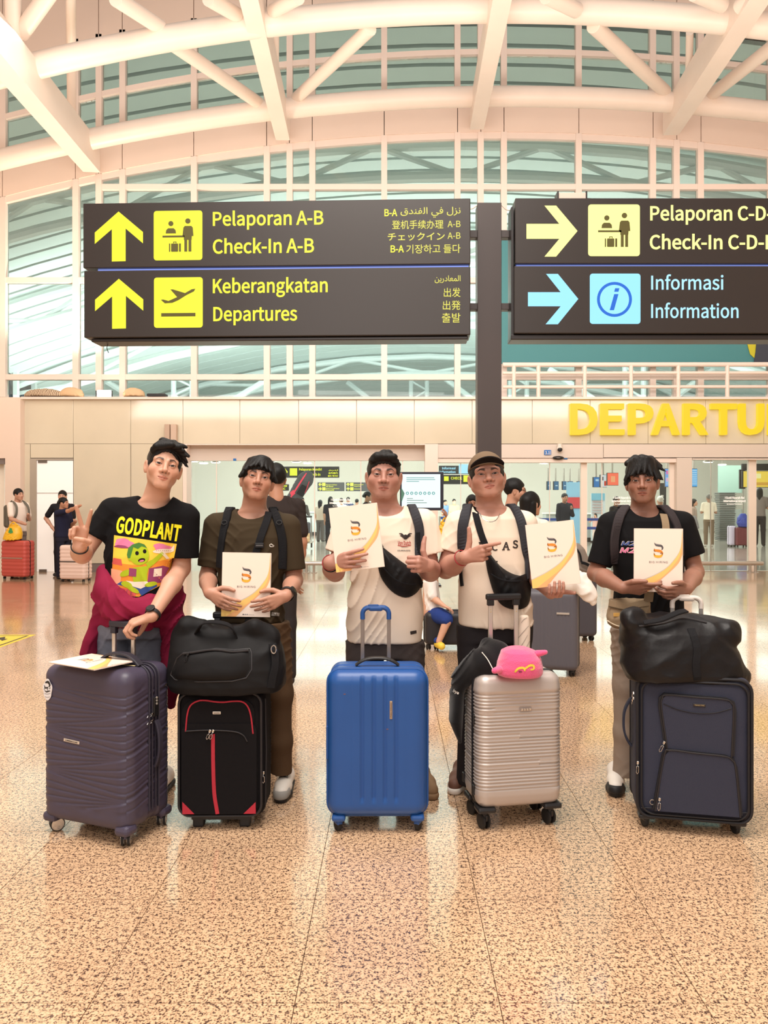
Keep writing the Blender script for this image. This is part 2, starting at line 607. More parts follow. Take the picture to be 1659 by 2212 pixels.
for x in mull:
 X = wx(x, D2)
 if x == -150 or x == 1765:
  continue
 ztop = float(c_band0(X))
 MB().box((X, D2 + .02, (zl[0] + ztop) / 2), (MW, .16, ztop - zl[0])).build('mullion', CREAM, win)
 MB().box((X, D2 + .02, (float(c_band1(X)) + float(c_top(X)) + .3) / 2), (MW, .16, float(c_top(X)) + .3 - float(c_band1(X)))).build('mullion', CREAM, win)
for a, b_ in zip(mull[:-1], mull[1:]):
 X0, X1 = wx(a, D2) + MW / 2, wx(b_, D2) - MW / 2
 rows = list(zl)
 arch = min(float(c_band0(X0)), float(c_band0(X1)))
 rows = [z for z in rows if z < arch - .25]
 for k, z in enumerate(rows):
  if k:
   MB().box(((X0 + X1) / 2, D2 + .02, z), (X1 - X0, .14, .12)).build('transom', CREAM, win)
  zb = z + .06
  if k + 1 < len(rows):
   MB().box(((X0 + X1) / 2, D2 + .05, (zb + rows[k + 1] - .06) / 2), (X1 - X0, .012, rows[k + 1] - .06 - zb)).build('pane', GREEN, win)
  else:
   curve_prism('pane', X0, X1, flat_(zb), lambda x: float(c_band0(x)) - .07, D2 + .05, .012, GREEN, win, 4)
 curve_prism('head_rail', X0, X1, lambda x: float(c_band0(x)) - .14, lambda x: float(c_band0(x)), D2 - .04, .14, CREAM, win, 5)
 curve_prism('pane', X0, X1, lambda x: float(c_band1(x)), lambda x: float(c_mid(x)) - .06, D2 + .05, .012, GREEN, win, 4)
 curve_prism('transom', X0, X1, lambda x: float(c_mid(x)) - .06, lambda x: float(c_mid(x)) + .06, D2 - .04, .14, CREAM, win, 5)
 curve_prism('pane', X0, X1, lambda x: float(c_mid(x)) + .06, lambda x: float(c_top(x)), D2 + .05, .012, GREEN, win, 4)
 # cladding bands: one sheet per bay, dark joint between
 E0, E1 = wx(a, D2) + .008, wx(b_, D2) - .008
 curve_prism('cladding_sheet', E0, E1, lambda x: float(c_band0(x)), lambda x: float(c_band1(x)) + .12, D2 - .06, .1, PINKP, wall, 6)
 curve_prism('cladding_sheet', E0, E1, lambda x: float(c_top(x)), lambda x: 15.0, D2 - .06, .1, PINKP, wall, 6)
curve_prism('cladding_backing', wx(-150, D2), wx(1765, D2), lambda x: float(c_band0(x)) + .02, lambda x: float(c_band1(x)) + .1, D2 + .045, .04, DARKGAP, wall, 30)
curve_prism('cladding_backing', wx(-150, D2), wx(1765, D2), lambda x: float(c_top(x)) + .02, lambda x: 14.9, D2 + .045, .04, DARKGAP, wall, 30)
# side walls of the hall, just outside the picture
for nm_s, X_ in (('wall_left', wx(-150, D2) - .1), ('wall_right_hall', wx(1765, D2) + .1)):
 ws_ = structure(nm_s)
 for i in range(8):
  MB().box((X_, 15.9 - i * 3.0, 1.9), (.2, 2.97, 3.8)).build('panel', WALLP, ws_)
  MB().box((X_, 15.9 - i * 3.0, 9.0), (.2, 2.97, 10.3)).build('cladding_sheet', PINKP, ws_)
# ---------------------------------------------------------------- roof steel in front of the wall
roof = structure('ceiling')
def px_path(pts, d):
 a = np.array(pts, float)
 ks = np.linspace(0, 1, 40)
 t = np.linspace(a[0, 0], a[-1, 0], 40)
 f = np.poly1d(np.polyfit(a[:, 0], a[:, 1], 3))
 return [P(x, f(x), d) for x in t]
DT1, DT2 = 13.2, 16.3
t1 = px_path([(-448, 308), (-140, 207), (0, 165), (150, 112), (400, 75), (800, 37), (1080, 25), (1330, 32), (1530, 42), (1659, 52), (1800, 66), (2048, 128)], DT1)
t2 = px_path([(-202, 402), (-140, 385), (0, 342), (200, 299), (400, 266), (600, 236), (830, 217), (1080, 209), (1280, 212), (1430, 219), (1655, 240), (1800, 262)], DT2)
MB().tube(t1, .205, 20).build('arch_tube', STEELW, roof, smooth=True)
MB().tube(t2, .205, 20).build('arch_tube', STEELW, roof, smooth=True)
def box_beam(p0, p1, w, h):
 """box girder from p0 (near the wall) to p1 (towards the camera), p = centre of its underside"""
 b = MB()
 p0, p1 = Vector(p0), Vector(p1)
 ax = (p1 - p0).normalized()
 r = ax.cross(Vector((0, 0, 1))).normalized()
 up = r.cross(ax).normalized()
 vs = []
 for p in (p0, p1):
  for (a, c) in ((-1, 0), (1, 0), (1, 1), (-1, 1)):
   vs.append(p + r * (a * w / 2) + up * (c * h))
 b.add(vs, [(0, 1, 2, 3), (7, 6, 5, 4), (0, 4, 5, 1), (1, 5, 6, 2), (2, 6, 7, 3), (3, 7, 4, 0)])
 return b.build('box_beam', STEELW, roof)
def beam_px(a, da, b_, db, w, h):
 p0, p1 = P(*a, da), P(*b_, db)
 return box_beam(p0, p0 + (p1 - p0) * 1.9, w, h)
beam_px((198, 372), 16.9, (-22, 120), 11.6, .36, .62)
beam_px((611, 303), 16.9, (536, -5), 12.2, .30, .52)
beam_px((1030, 280), 16.9, (1086, -5), 12.2, .30, .52)
beam_px((1449, 292), 16.9, (1662, -30), 11.8, .34, .60)
def strut(a, da, b_, db, r, name='brace_tube'):
 MB().tube([P(*a, da), P(*b_, db)], r, 14).build(name, STEELW, roof, smooth=True)
strut((558, 222), 16.2, (372, 94), 13.3, .125)
strut((345, 58), 13.1, (250, -4), 12.0, .125)
strut((640, 212), 16.2, (800, 62), 13.3, .115)
strut((1437, 198), 16.2, (1282, 55), 13.3, .125)
strut((1245, 22), 13.0, (1180, -10), 12.3, .125)
strut((1535, 206), 16.2, (1690, 84), 13.6, .125)
strut((590, 24), 13.0, (645, -6), 12.3, .11)
strut((512, 32), 13.0, (450, -4), 12.3, .12)
strut((155, 265), 16.2, (153, -10), 14.0, .09)
strut((596, 225), 16.0, (597, 60), 14.6, .055)
strut((1487, 205), 16.0, (1490, 70), 14.6, .07)
strut((1560, 12), 12.8, (1500, -15), 12.3, .12)
strut((30, 95), 12.8, (28, -20), 12.4, .13)
strut((45, 72), 12.8, (110, -20), 12.2, .13)
strut((1600, 15), 12.6, (1650, -35), 12.0, .13)
# ---------------------------------------------------------------- the hall behind the glass: vaulted deck, lattice trusses
DECK = M('roof_deck', (232, 240, 236), 0.55)
back = structure('ceiling_back_hall')
def roof_z(x, y):
 t = (y - 18.0) / 42.0
 return 12.6 - 5.2 * t - (x - 2.0) ** 2 / 95.0
y = 18.2
k = 0
while y < 62:
 w = 0.55 if y < 30 else 0.8
 xs = np.linspace(-34 if y > 30 else -20, 34 if y > 30 else 20, 26)
 v, f = [], []
 for i, x in enumerate(xs):
  for (yy, dz) in ((y, 0), (y + w, 0), (y + w, .1), (y, .1)):
   v.append((x, yy, roof_z(x, yy) + dz))
  if i:
   o = 4 * (i - 1)
   for q in range(4):
    f.append((o + q, o + (q + 1) % 4, o + 4 + (q + 1) % 4, o + 4 + q))
 obj('roof_plank', v, f, DECK, back)
 y += w + (.13 if y < 30 else .09)
 k += 1
DKROOF = M('roof_void', (70, 74, 72), .8)
obj('roof_void', [(-36, 18, 13.6), (36, 18, 13.6), (36, 64, 8.6), (-36, 64, 8.6)], [(0, 1, 2, 3)], DKROOF, back)
TRUSS = M('truss_white', (240, 244, 242), .45)
def lattice(y, xc, half, h):
 """an arched lattice rib across the back hall at depth y"""
 top = [Vector((x, y, roof_z(x, y) - .25)) for x in np.linspace(xc - half, xc + half, 15)]
 bot = [Vector((p.x, y, p.z - h)) for p in top]
 b = MB()
 b.tube(top, .16, 8).tube(bot, .16, 8)
 b.build('rib_chord', TRUSS, back, smooth=True)
 b = MB()
 for i in range(14):
  b.tube([bot[i], top[i + 1]] if i % 2 else [top[i], bot[i + 1]], .09, 6)
 b.build('rib_lattice', TRUSS, back)
for yy in (22.5, 28.0, 34.5, 42.0, 50.0):
 lattice(yy, 2.0, 17 if yy < 30 else 28, .9)
def lattice_column(px, d, w, z0, spread):
 """tapered lattice column of the back hall that forks into the roof"""
 X = (px - CX) * d / FPX
 zt = roof_z(X, d) - 1.0
 b = MB()
 for s in (-1, 1):
  b.tube([(X + s * w, d, z0), (X + s * w, d, zt)], .13, 8)
  b.tube([(X + s * w, d, z0 + (zt - z0) * .25), (X + s * (w + spread), d + .5, zt)], .16, 8)
 n = 7
 for i in range(n):
  za, zb = z0 + (zt - z0) * i / n, z0 + (zt - z0) * (i + 1) / n
  s = 1 if i % 2 else -1
  b.tube([(X - s * w, d, za), (X + s * w, d, zb)], .06, 6)
 b.build('lattice_column', TRUSS, back)
SLABM = M('mezzanine_white', (226, 224, 216), .6)
for (px, d) in ((395, 38), (640, 46), (905, 44), (1120, 42), (1370, 38), (1560, 46), (150, 44)):
 lattice_column(px, d, .45, 4.6, 3.6)
MB().box((0, 40.6, 4.5), (56, 11.2, .22)).build('mezzanine_slab', SLABM, back)
# glazed side wall of the back hall, seen at the left
sidewall = structure('wall_back_left')
for i in range(11):
 yy = 27 + i * 1.7
 MB().box((-16.2, yy, 5.0), (.18, .22, 7.6)).build('post', TRUSS, sidewall)
for z in (3.4, 5.6, 7.3):
 MB().box((-16.2, 36, z), (.14, 19, .14)).build('rail', TRUSS, sidewall)
obj('dark_pane', [(-16.4, 26, 1.2), (-16.4, 46, 1.2), (-16.4, 46, 9.2), (-16.4, 26, 9.2)], [(0, 1, 2, 3)], M('night_glass', (58, 66, 74), .12), sidewall)
# far wall and side walls of the check-in hall
PALE = M('pale_wall', (236, 232, 222), .5, noise=.04, nscale=.3)
bw = structure('wall_back')
MB().box((0, 46.2, 3.2), (56, .3, 6.4)).build('back_panel', PALE, bw)
sw = structure('wall_right')
MB().box((24, 31, 3.0), (.3, 30, 6.0)).build('side_panel', PALE, sw)
MB().box((-24, 31, 3.0), (.3, 30, 6.0)).build('side_panel', PALE, sw)
# ---------------------------------------------------------------- soft solids: smooth unions of rounded shapes, turned into one quad surface
F32 = np.float32
def V(*a):
 return np.array(a, dtype=np.float64)
def smin(a, b, k):
 if k <= 0:
  return np.minimum(a, b)
 h = np.minimum(np.maximum(.5 + (.5 / k) * (b - a), 0), 1)
 return b + (a - b) * h - k * h * (1 - h)
def smax(a, b, k):
 return -smin(-a, -b, k)
def d_cap(p, a, b, ra, rb):
 a = np.asarray(a, float)
 ba = np.asarray(b, float) - a
 pa = p - a
 h = np.minimum(np.maximum(pa @ (ba / max(ba @ ba, 1e-12)), 0), 1)
 q = pa - h[:, None] * ba
 return np.sqrt(np.einsum('ij,ij->i', q, q)) - (ra + (rb - ra) * h)
def d_ell(p, c, r, R=None):
 q = p - np.asarray(c, float)
 if R is not None:
  q = q @ R
 r = np.asarray(r, float)
 u = q / r
 k0 = np.sqrt(np.einsum('ij,ij->i', u, u))
 u = u / r
 k1 = np.sqrt(np.einsum('ij,ij->i', u, u)) + 1e-9
 return np.where(k0 < .05, -r.min(), k0 * (k0 - 1) / k1)
def d_box(p, c, half, r, R=None):
 q = p - np.asarray(c, float)
 if R is not None:
  q = q @ R
 q = np.abs(q) - (np.asarray(half, float) - r)
 return np.sqrt((np.maximum(q, 0) ** 2).sum(1)) + np.minimum(q.max(1), 0) - r
def rotm(rx=0, ry=0, rz=0):
 return np.array(Euler((rx, ry, rz)).to_matrix())
def wav(p, f, seed=0):
 """cheap smooth noise in -1..1 (sum of warped sines)"""
 s = seed * 1.37
 x, y, z = p[:, 0] * f, p[:, 1] * f, p[:, 2] * f
 a = np.sin(x * 1.0 + 1.9 * np.sin(z * .7 + s) + s)
 b = np.sin(z * 1.1 + 1.7 * np.sin(x * .8 + y * .5 - s) + 2 * s)
 c = np.sin(y * 1.3 + 1.5 * np.sin(z * .9 - x * .6 + s) + 3 * s)
 return (a + b + c) / 3
class Solid:
 def __init__(self):
  self.ops = []
 def add(self, fn, lo, hi, k=0.0, op='u'):
  self.ops.append((op, fn, np.asarray(lo, float), np.asarray(hi, float), k))
  return self
 def cap(self, a, b, ra, rb=None, k=.02, op='u'):
  rb = ra if rb is None else rb
  a, b = np.asarray(a, float), np.asarray(b, float)
  m = max(ra, rb)
  return self.add(lambda p: d_cap(p, a, b, ra, rb), np.minimum(a, b) - m, np.maximum(a, b) + m, k, op)
 def ell(self, c, r, k=.02, op='u', R=None):
  c = np.asarray(c, float)
  m = max(r)
  return self.add(lambda p: d_ell(p, c, r, R), c - m, c + m, k, op)
 def box(self, c, half, r, k=.01, op='u', R=None):
  c = np.asarray(c, float)
  m = float(np.linalg.norm(half))
  return self.add(lambda p: d_box(p, c, half, r, R), c - m, c + m, k, op)
 def path(self, pts, rs, k=.02, op='u'):
  for i in range(len(pts) - 1):
   self.cap(pts[i], pts[i + 1], rs[i], rs[i + 1], k, op)
  return self
 def disp(self, fn, amp):
  """fn(p)->offset added to the distance"""
  self.ops.append(('d', fn, None, None, amp))
  return self
 def ev(self, p, ops=None):
  d = np.full(len(p), 1.0)
  for (op, fn, lo, hi, k) in (self.ops if ops is None else ops):
   if op == 'u':
    d = smin(d, fn(p), k)
   elif op == 's':
    d = smax(d, -fn(p), k)
   elif op == 'i':
    d = smax(d, fn(p), k)
   else:
    d = d + fn(p)
  return d
 def mesh(self, h, B=10):
  us = [o for o in self.ops if o[0] == 'u']
  lo = np.min([o[2] - o[4] for o in us], 0) - 3 * h
  hi = np.max([o[3] + o[4] for o in us], 0) + 3 * h
  nb = np.maximum(1, np.ceil((hi - lo) / (h * B)).astype(int))
  n = nb * B
  ctr = np.stack(np.meshgrid(*[lo[a] + (np.arange(nb[a]) + .5) * B * h - h / 2 for a in range(3)], indexing='ij'), -1).reshape(-1, 3)
  dc = self.ev(ctr)
  rad = B * h * .87
  D = np.repeat(np.repeat(np.repeat(dc.reshape(nb).astype(F32), B, 0), B, 1), B, 2)
  D = D.reshape(n)
  slack = sum(o[4] for o in self.ops if o[0] == 'd')
  loc = np.stack(np.meshgrid(*[np.arange(B) * h] * 3, indexing='ij'), -1).reshape(-1, 3)
  act = np.nonzero(np.abs(dc) < rad * 1.25 + slack + 2 * h)[0]
  bi = np.stack(np.unravel_index(act, nb), -1)
  for (i, j, k) in bi:
   o = lo + np.array([i, j, k]) * B * h
   b0, b1 = o - .001, o + B * h
   ops = []
   for q in self.ops:
    if q[0] == 'd' or q[0] == 'i':
     ops.append(q)
     continue
    m = 2.2 * q[4] + slack + (2.5 * h if q[0] == 'u' else h)
    if np.all(q[2] - m < b1) and np.all(q[3] + m > b0):
     ops.append(q)
   if any(q[0] == 'u' for q in ops):
    D[i * B:(i + 1) * B, j * B:(j + 1) * B, k * B:(k + 1) * B] = self.ev(loc + o, ops).reshape(B, B, B)
   else:
    D[i * B:(i + 1) * B, j * B:(j + 1) * B, k * B:(k + 1) * B] = .05
  return nets(D, lo, h)
def nets(D, lo, h):
 S = (D < 0)
 c = np.zeros(tuple(s - 1 for s in D.shape), np.uint8)
 for a in (0, 1):
  for b in (0, 1):
   for e in (0, 1):
    c += S[a:D.shape[0] - 1 + a, b:D.shape[1] - 1 + b, e:D.shape[2] - 1 + e]
 cells = np.argwhere((c > 0) & (c < 8))
 idx = np.full(c.shape, -1, np.int32)
 idx[cells[:, 0], cells[:, 1], cells[:, 2]] = np.arange(len(cells))
 off = np.array([(a, b, e) for a in (0, 1) for b in (0, 1) for e in (0, 1)])
 val = np.stack([D[cells[:, 0] + o[0], cells[:, 1] + o[1], cells[:, 2] + o[2]] for o in off], 1).astype(float)
 acc = np.zeros((len(cells), 3))
 cnt = np.zeros(len(cells))
 for i in range(8):
  for j in range(i + 1, 8):
   if abs(off[i] - off[j]).sum() != 1:
    continue
   a, b = val[:, i], val[:, j]
   m = (a < 0) != (b < 0)
   t = np.where(m, a / np.where(m, a - b, 1), 0)
   acc += np.where(m[:, None], off[i] + t[:, None] * (off[j] - off[i]), 0)
   cnt += m
 verts = lo + (cells + acc / cnt[:, None]) * h
 faces = []
 for ax in range(3):
  sl0 = [slice(None)] * 3
  sl1 = [slice(None)] * 3
  sl0[ax] = slice(0, -1)
  sl1[ax] = slice(1, None)
  a, b = S[tuple(sl0)], S[tuple(sl1)]
  e = np.argwhere(a != b)
  u, w = [(1, 2), (2, 0), (0, 1)][ax]
  e = e[(e[:, u] > 0) & (e[:, w] > 0)]
  e = e[(e[:, u] < c.shape[u]) & (e[:, w] < c.shape[w])]
  ins = S[e[:, 0], e[:, 1], e[:, 2]]
  def cell(du, dw):
   q = e.copy()
   q[:, u] += du
   q[:, w] += dw
   return idx[q[:, 0], q[:, 1], q[:, 2]]
  q = np.stack([cell(-1, -1), cell(0, -1), cell(0, 0), cell(-1, 0)], 1)
  q[~ins] = q[~ins][:, ::-1]
  faces.append(q)
 f = np.concatenate(faces)
 f = f[(f >= 0).all(1)]
 return verts, f
def project(S, v, it=2, e=.0008):
 for _ in range(it):
  d = S.ev(v)
  g = np.stack([S.ev(v + o) for o in np.eye(3) * e], 1) - d[:, None]
  g /= e
  n2 = np.maximum((g * g).sum(1), .25)
  v = v - np.clip(d / n2, -.004, .004)[:, None] * g
 return v
def refine(S, v, f, mask):
 """splits the quads whose corners are all in mask and lays the new corners on the surface"""
 sel = mask[f].all(1)
 fs, fo = f[sel], f[~sel]
 if not len(fs):
  return v, f
 ed = np.concatenate([fs[:, [i, (i + 1) % 4]] for i in range(4)])
 key = np.sort(ed, 1)
 ku = key[:, 0].astype(np.int64) * len(v) + key[:, 1]
 uq, inv = np.unique(ku, return_inverse=True)
 a, b = uq // len(v), uq % len(v)
 mids = (v[a] + v[b]) / 2
 cen = v[fs].mean(1)
 n0 = len(v)
 nm = len(mids)
 inv = inv.reshape(4, -1)
 ci = n0 + nm + np.arange(len(fs))
 quads = []
 for i in range(4):
  quads.append(np.stack([fs[:, i], n0 + inv[i], ci, n0 + inv[i - 1]], 1))
 nv = np.concatenate([v, mids, cen])
 touched = np.unique(np.concatenate([fs.ravel(), np.arange(n0, len(nv))]))
 nv[touched] = project(S, nv[touched])
 # faces beside the split ones take the new corner in
 look = dict(zip(uq.tolist(), (n0 + np.arange(nm)).tolist()))
 edge_of = np.stack([np.sort(fo[:, [i, (i + 1) % 4]], 1) for i in range(4)], 1)
 k4 = edge_of[:, :, 0].astype(np.int64) * len(v) + edge_of[:, :, 1]
 hit = np.isin(k4, uq)
 plain = fo[~hit.any(1)]
 ng = []
 for q, kk, hh in zip(fo[hit.any(1)], k4[hit.any(1)], hit[hit.any(1)]):
  poly = []
  for i in range(4):
   poly.append(int(q[i]))
   if hh[i]:
    poly.append(look[int(kk[i])])
  ng.append(tuple(poly))
 allq = np.concatenate([plain] + quads)
 return nv, (allq, ng)
def solid_obj(name, S, h, mat, parent, color=None, refine_mask=None, smooth=True, vf=None, extra=0):
 v, f = S.mesh(h) if vf is None else vf
 faces = f
 if refine_mask is not None:
  v, faces = refine(S, v, f, refine_mask(v))
 if isinstance(faces, tuple):
  q, ng = faces
  tris = [(t[0], t[i], t[i + 1]) for t in ng for i in range(1, len(t) - 1)]
  fl = [tuple(x) for x in q.tolist()] + [t for t in ng]
  colr = color(v) if color else None
  return obj(name, v, fl, mat, parent, world=True, smooth=smooth, colors=colr), v
 colr = color(v) if color else None
 return obj(name, v, faces, mat, parent, world=True, smooth=smooth, colors=colr), v
# ---------------------------------------------------------------- people
def cap_l(p, a, b, ra, rb):
 return d_cap(p, a, b, ra, rb)
HEAD = dict(w=1.0, jaw=1.0, nose=1.0, lip=1.0, chin=0.0, eye=.0044, brow=1.0, smile=0.0, ear=1.0, fat=0.0, fl=1.0)
def head_core(p0):
 p = p0.copy()
 p[:, 0] = np.abs(p[:, 0])
 d = d_ell(p, (0, .018, .034), (.073, .093, .080))
 return smin(d, d_ell(p, (0, -.014, -.014), (.064, .072, .078)), .03)
def head_local(p0, g):
 """face looks along -y, eyes at z=0; metres"""
 p = p0.copy()
 p[:, 0] /= g['w']
 low = np.clip(-p[:, 2] / .1, 0, 1)
 p[:, 2] = np.where(p[:, 2] < 0, p[:, 2] / g['fl'], p[:, 2])
 sx = p[:, 0].copy()
 p[:, 0] = np.abs(p[:, 0])
 j = g['jaw']
 d = d_ell(p, (0, .018, .034), (.073, .093, .080))
 d = smin(d, d_ell(p, (0, -.014, -.014), (.064 + g['fat'] * .4, .072, .078)), .03)
 d = smin(d, cap_l(p, (.045 * j + g['fat'], .004, -.050), (.017 * j, -.064, -.095 - g['chin']), .023, .0185), .028)
 d = smin(d, d_ell(p, (0, -.074, -.098 - g['chin']), (.019 * j, .013, .013)), .018)
 d = smin(d, d_ell(p, (.043, -.050, -.027), (.024 + g['fat'] * .5, .026, .023)), .028)
 d = smin(d, cap_l(p, (.012, -.0825, .0185), (.047, -.066, .021), .0085, .0095), .018)
 d = smin(d, d_ell(p, (0, -.0715, -.062), (.032, .021, .025)), .028)
 # sockets, eyelids with an almond slit
 d = smax(d, -d_ell(p, (.0315, -.0985, .001), (.0205, .0165, .0125)), .013)
 E = np.array((.0315, -.0735, 0.0))
 r = np.sqrt(((p - E) ** 2).sum(1))
 d = smin(d, r - .0146, .004)
 dx = p[:, 0] - E[0]
 tilt = dx * .10
 dz = p[:, 2] - tilt + .0006
 hh = g['eye'] * np.clip(1 - (dx / .0150) ** 2, 0, 1) ** .8
 slit = np.maximum((np.abs(dz) - hh) * .8, np.abs(dx) - .0150)
 slit = np.maximum(slit, np.maximum(r - .0185, p[:, 1] + .070))
 d = smax(d, -slit, .0012)
 # nose
 nw = g['nose']
 nb = cap_l(p, (0, -.0835, .012), (0, -.1010, -.027), .0078 * nw, .0098 * nw)
 nb = smin(nb, d_ell(p, (0, -.1035, -.0315), (.0112 * nw, .0105, .0095)), .007)
 nb = smin(nb, d_ell(p, (.0135 * nw, -.0930, -.0350), (.0080 * nw, .0100, .0072)), .006)
 nb = smax(nb, -d_ell(p, (.0070 * nw, -.0975, -.0425), (.0042, .0060, .0035)), .002)
 d = smin(d, nb, .010)
 # mouth
 q = p.copy()
 q[:, 2] -= g['smile'] * (p[:, 0] / .024) ** 2 + g.get('smirk', 0) * sx / .024
 l = g['lip']
 lips = smin(cap_l(q, (.004, -.0922, -.0608), (.0235, -.0815, -.0665), .0048 * l, .0022), cap_l(q, (0, -.0916, -.0710), (.0205, -.0815, -.0682), .0058 * l, .0024), .001)
 d = smin(d, lips, .005)
 d = smax(d, -cap_l(q, (0, -.0990, -.0660), (.0245, -.0870, -.0672), .0017, .0010), .0022)
 # ears
 Re = rotm(0, .10, -.42)
 e = d_ell(p, (.0805, .013, -.012), (.0070, .0175 * g['ear'], .0310 * g['ear']), Re)
 e = smax(e, -d_ell(p, (.0885, .007, -.008), (.0075, .0095, .0185), Re), .004)
 d = smin(d, e, .007)
 return d
def head_paint(q, g, base, lipc, browc, stub=0.0):
 """colours for head-local points q"""
 p = q.copy()
 p[:, 0] /= g['w']
 p[:, 2] = np.where(p[:, 2] < 0, p[:, 2] / g['fl'], p[:, 2])
 sx = p[:, 0].copy()
 ax = np.abs(sx)
 c = np.repeat(base[None, :], len(p), 0)
 front = p[:, 1] < -.045
 def mixc(c, col, a):
  return c + (col[None, :] - c) * np.clip(a, 0, 1)[:, None]
 red = np.exp(-(((ax - .040) / .022) ** 2 + ((p[:, 2] + .032) / .020) ** 2)) * front
 c = mixc(c, base * V(1.02, .86, .82), red * .5)
 nosec = np.exp(-((ax / .014) ** 2 + ((p[:, 2] + .033) / .014) ** 2)) * (p[:, 1] < -.085)
 c = mixc(c, base * V(1.0, .86, .82), nosec * .5)
 if stub:
  m = np.exp(-((ax / .034) ** 2 + ((p[:, 2] + .0525) / .0075) ** 2)) * (p[:, 1] < -.07)
  m2 = np.exp(-((ax / .024) ** 2 + ((p[:, 2] + .088) / .012) ** 2)) * (p[:, 1] < -.06) * .5
  c = mixc(c, base * .42, np.clip(m + m2, 0, 1) * stub)
 zz = p[:, 2] - g['smile'] * (ax / .024) ** 2 - g.get('smirk', 0) * sx / .024
 lipm = 1 - np.clip((np.sqrt((ax / .0245) ** 2 + ((zz + .0660) / .0115) ** 2) - .82) / .2, 0, 1)
 c = mixc(c, lipc, lipm * (p[:, 1] < -.078) * .9)
 line = np.exp(-((zz + .0664) / .0014) ** 2) * (ax < .0235) * (p[:, 1] < -.075)
 c = mixc(c, lipc * .30, line * .9)
 # brows
 bz = .0195 + .006 * g['brow'] * np.clip((ax - .012) / .02, 0, 1) - .016 * np.clip((ax - .034) / .02, 0, 1) ** 1.5
 th = .0058 * np.clip(1.15 - (ax - .012) / .042, .25, 1)
 bm = (1 - np.clip((np.abs(p[:, 2] - bz) - th * .85) / (th * .45), 0, 1)) * np.clip((ax - .010) / .006, 0, 1) * np.clip((.051 - ax) / .006, 0, 1) * (p[:, 1] < -.05)
 bm *= .88 + .12 * np.sin(ax * 2200 + p[:, 2] * 900)
 c = mixc(c, browc, bm)
 # lash line, and shade painted into the fold of the upper lid
 dx = ax - .0315
 dz = p[:, 2] - dx * .10 + .0006
 hh = g['eye'] * np.clip(1 - (dx / .0150) ** 2, 0, 1) ** .8
 ey = (np.abs(dx) < .0165) * front
 lash = np.exp(-((dz - hh - .0008) / .0013) ** 2) * ey
 c = mixc(c, V(.02, .013, .010), lash * .95)
 lash2 = np.exp(-((dz + hh + .0004) / .0012) ** 2) * ey
 c = mixc(c, base * .40, lash2 * .6)
 fold = np.exp(-((dz - hh - .0050) / .0013) ** 2) * ey
 c = mixc(c, base * .55, fold * .6)
 nost_shade = np.exp(-(((ax - .0070 * g['nose']) / .0042) ** 2 + ((p[:, 2] + .0415) / .0026) ** 2)) * (p[:, 1] < -.085)  # shade inside the nostrils, painted into the skin colour
 c = mixc(c, base * .16, nost_shade)
 return c
def hand(S, W, D, N, side, pose, s=1.0, k=.014):
 """adds a hand to solid S: wrist W, direction D of the palm, N the way the palm faces, side +1 right hand / -1 left.
 pose: finger -> (curl1, curl2, curl3, spread) in radians; thumb -> list of three directions in (D, S, N)"""
 D = np.asarray(D, float)
 D = D / np.linalg.norm(D)
 N = np.asarray(N, float)
 N = N - D * (N @ D)
 N /= np.linalg.norm(N)
 T = np.cross(D, N) * side
 W = np.asarray(W, float)
 def L(a, b, c):
  return W + (D * a + T * b + N * c) * s
 prims = []
 palm = [(L(.012, .010, 0), L(.088, .026, -.002), .0165, .0125), (L(.012, .0, 0), L(.094, .008, -.003), .0165, .0130),
   (L(.012, -.008, 0), L(.090, -.011, -.002), .0165, .0125), (L(.012, -.012, 0), L(.080, -.029, .000), .0160, .0115)]
 fing = {'index': ((.090, .027), (.044, .026, .021), .0098), 'middle': ((.095, .008), (.048, .030, .022), .0100),
   'ring': ((.090, -.0115), (.044, .028, .021), .0096), 'pinky': ((.079, -.030), (.034, .021, .018), .0086)}
 chains = []
 tips = {}
 for nm, ((a, b), ln, r) in fing.items():
  c1, c2, c3, sp = pose.get(nm, (.3, .4, .3, 0))
  base = L(a, b, -.002)
  ang = 0
  pts = [base]
  side_dir = D * math.cos(sp) + T * math.sin(sp)
  for c, l in zip((c1, c2, c3), ln):
   ang += c
   pts.append(pts[-1] + (side_dir * math.cos(ang) + N * math.sin(ang)) * l * s)
  chains.append((pts, [r * s, r * .93 * s, r * .86 * s, r * .74 * s]))
  tips[nm] = pts
 tp = pose.get('thumb', [(.72, .62, .3), (.85, .35, .25), (.9, .2, .3)])
 pts = [L(.018, .020, .006)]
 for (a, b, c), l in zip(tp, (.046, .035, .028)):
  v = D * a + T * b + N * c
  v /= np.linalg.norm(v)
  pts.append(pts[-1] + v * l * s)
 tips['thumb'] = pts
 chains.append((pts, [.0150 * s, .0130 * s, .0112 * s, .0090 * s]))
 def fn(p):
  d = None
  for (a, b, ra, rb) in palm:
   q = d_cap(p, a, b, ra * s, rb * s)
   d = q if d is None else smin(d, q, .008)
  for (pts, rs) in chains:
   f = None
   for i in range(3):
    q = d_cap(p, pts[i], pts[i + 1], rs[i], rs[i + 1])
    f = q if f is None else smin(f, q, .002)
   d = smin(d, f, .0035)
  return d
 allp = np.array([q for pts, _ in chains for q in pts] + [W])
 S.add(fn, allp.min(0) - .03, allp.max(0) + .03, k)
 return tips
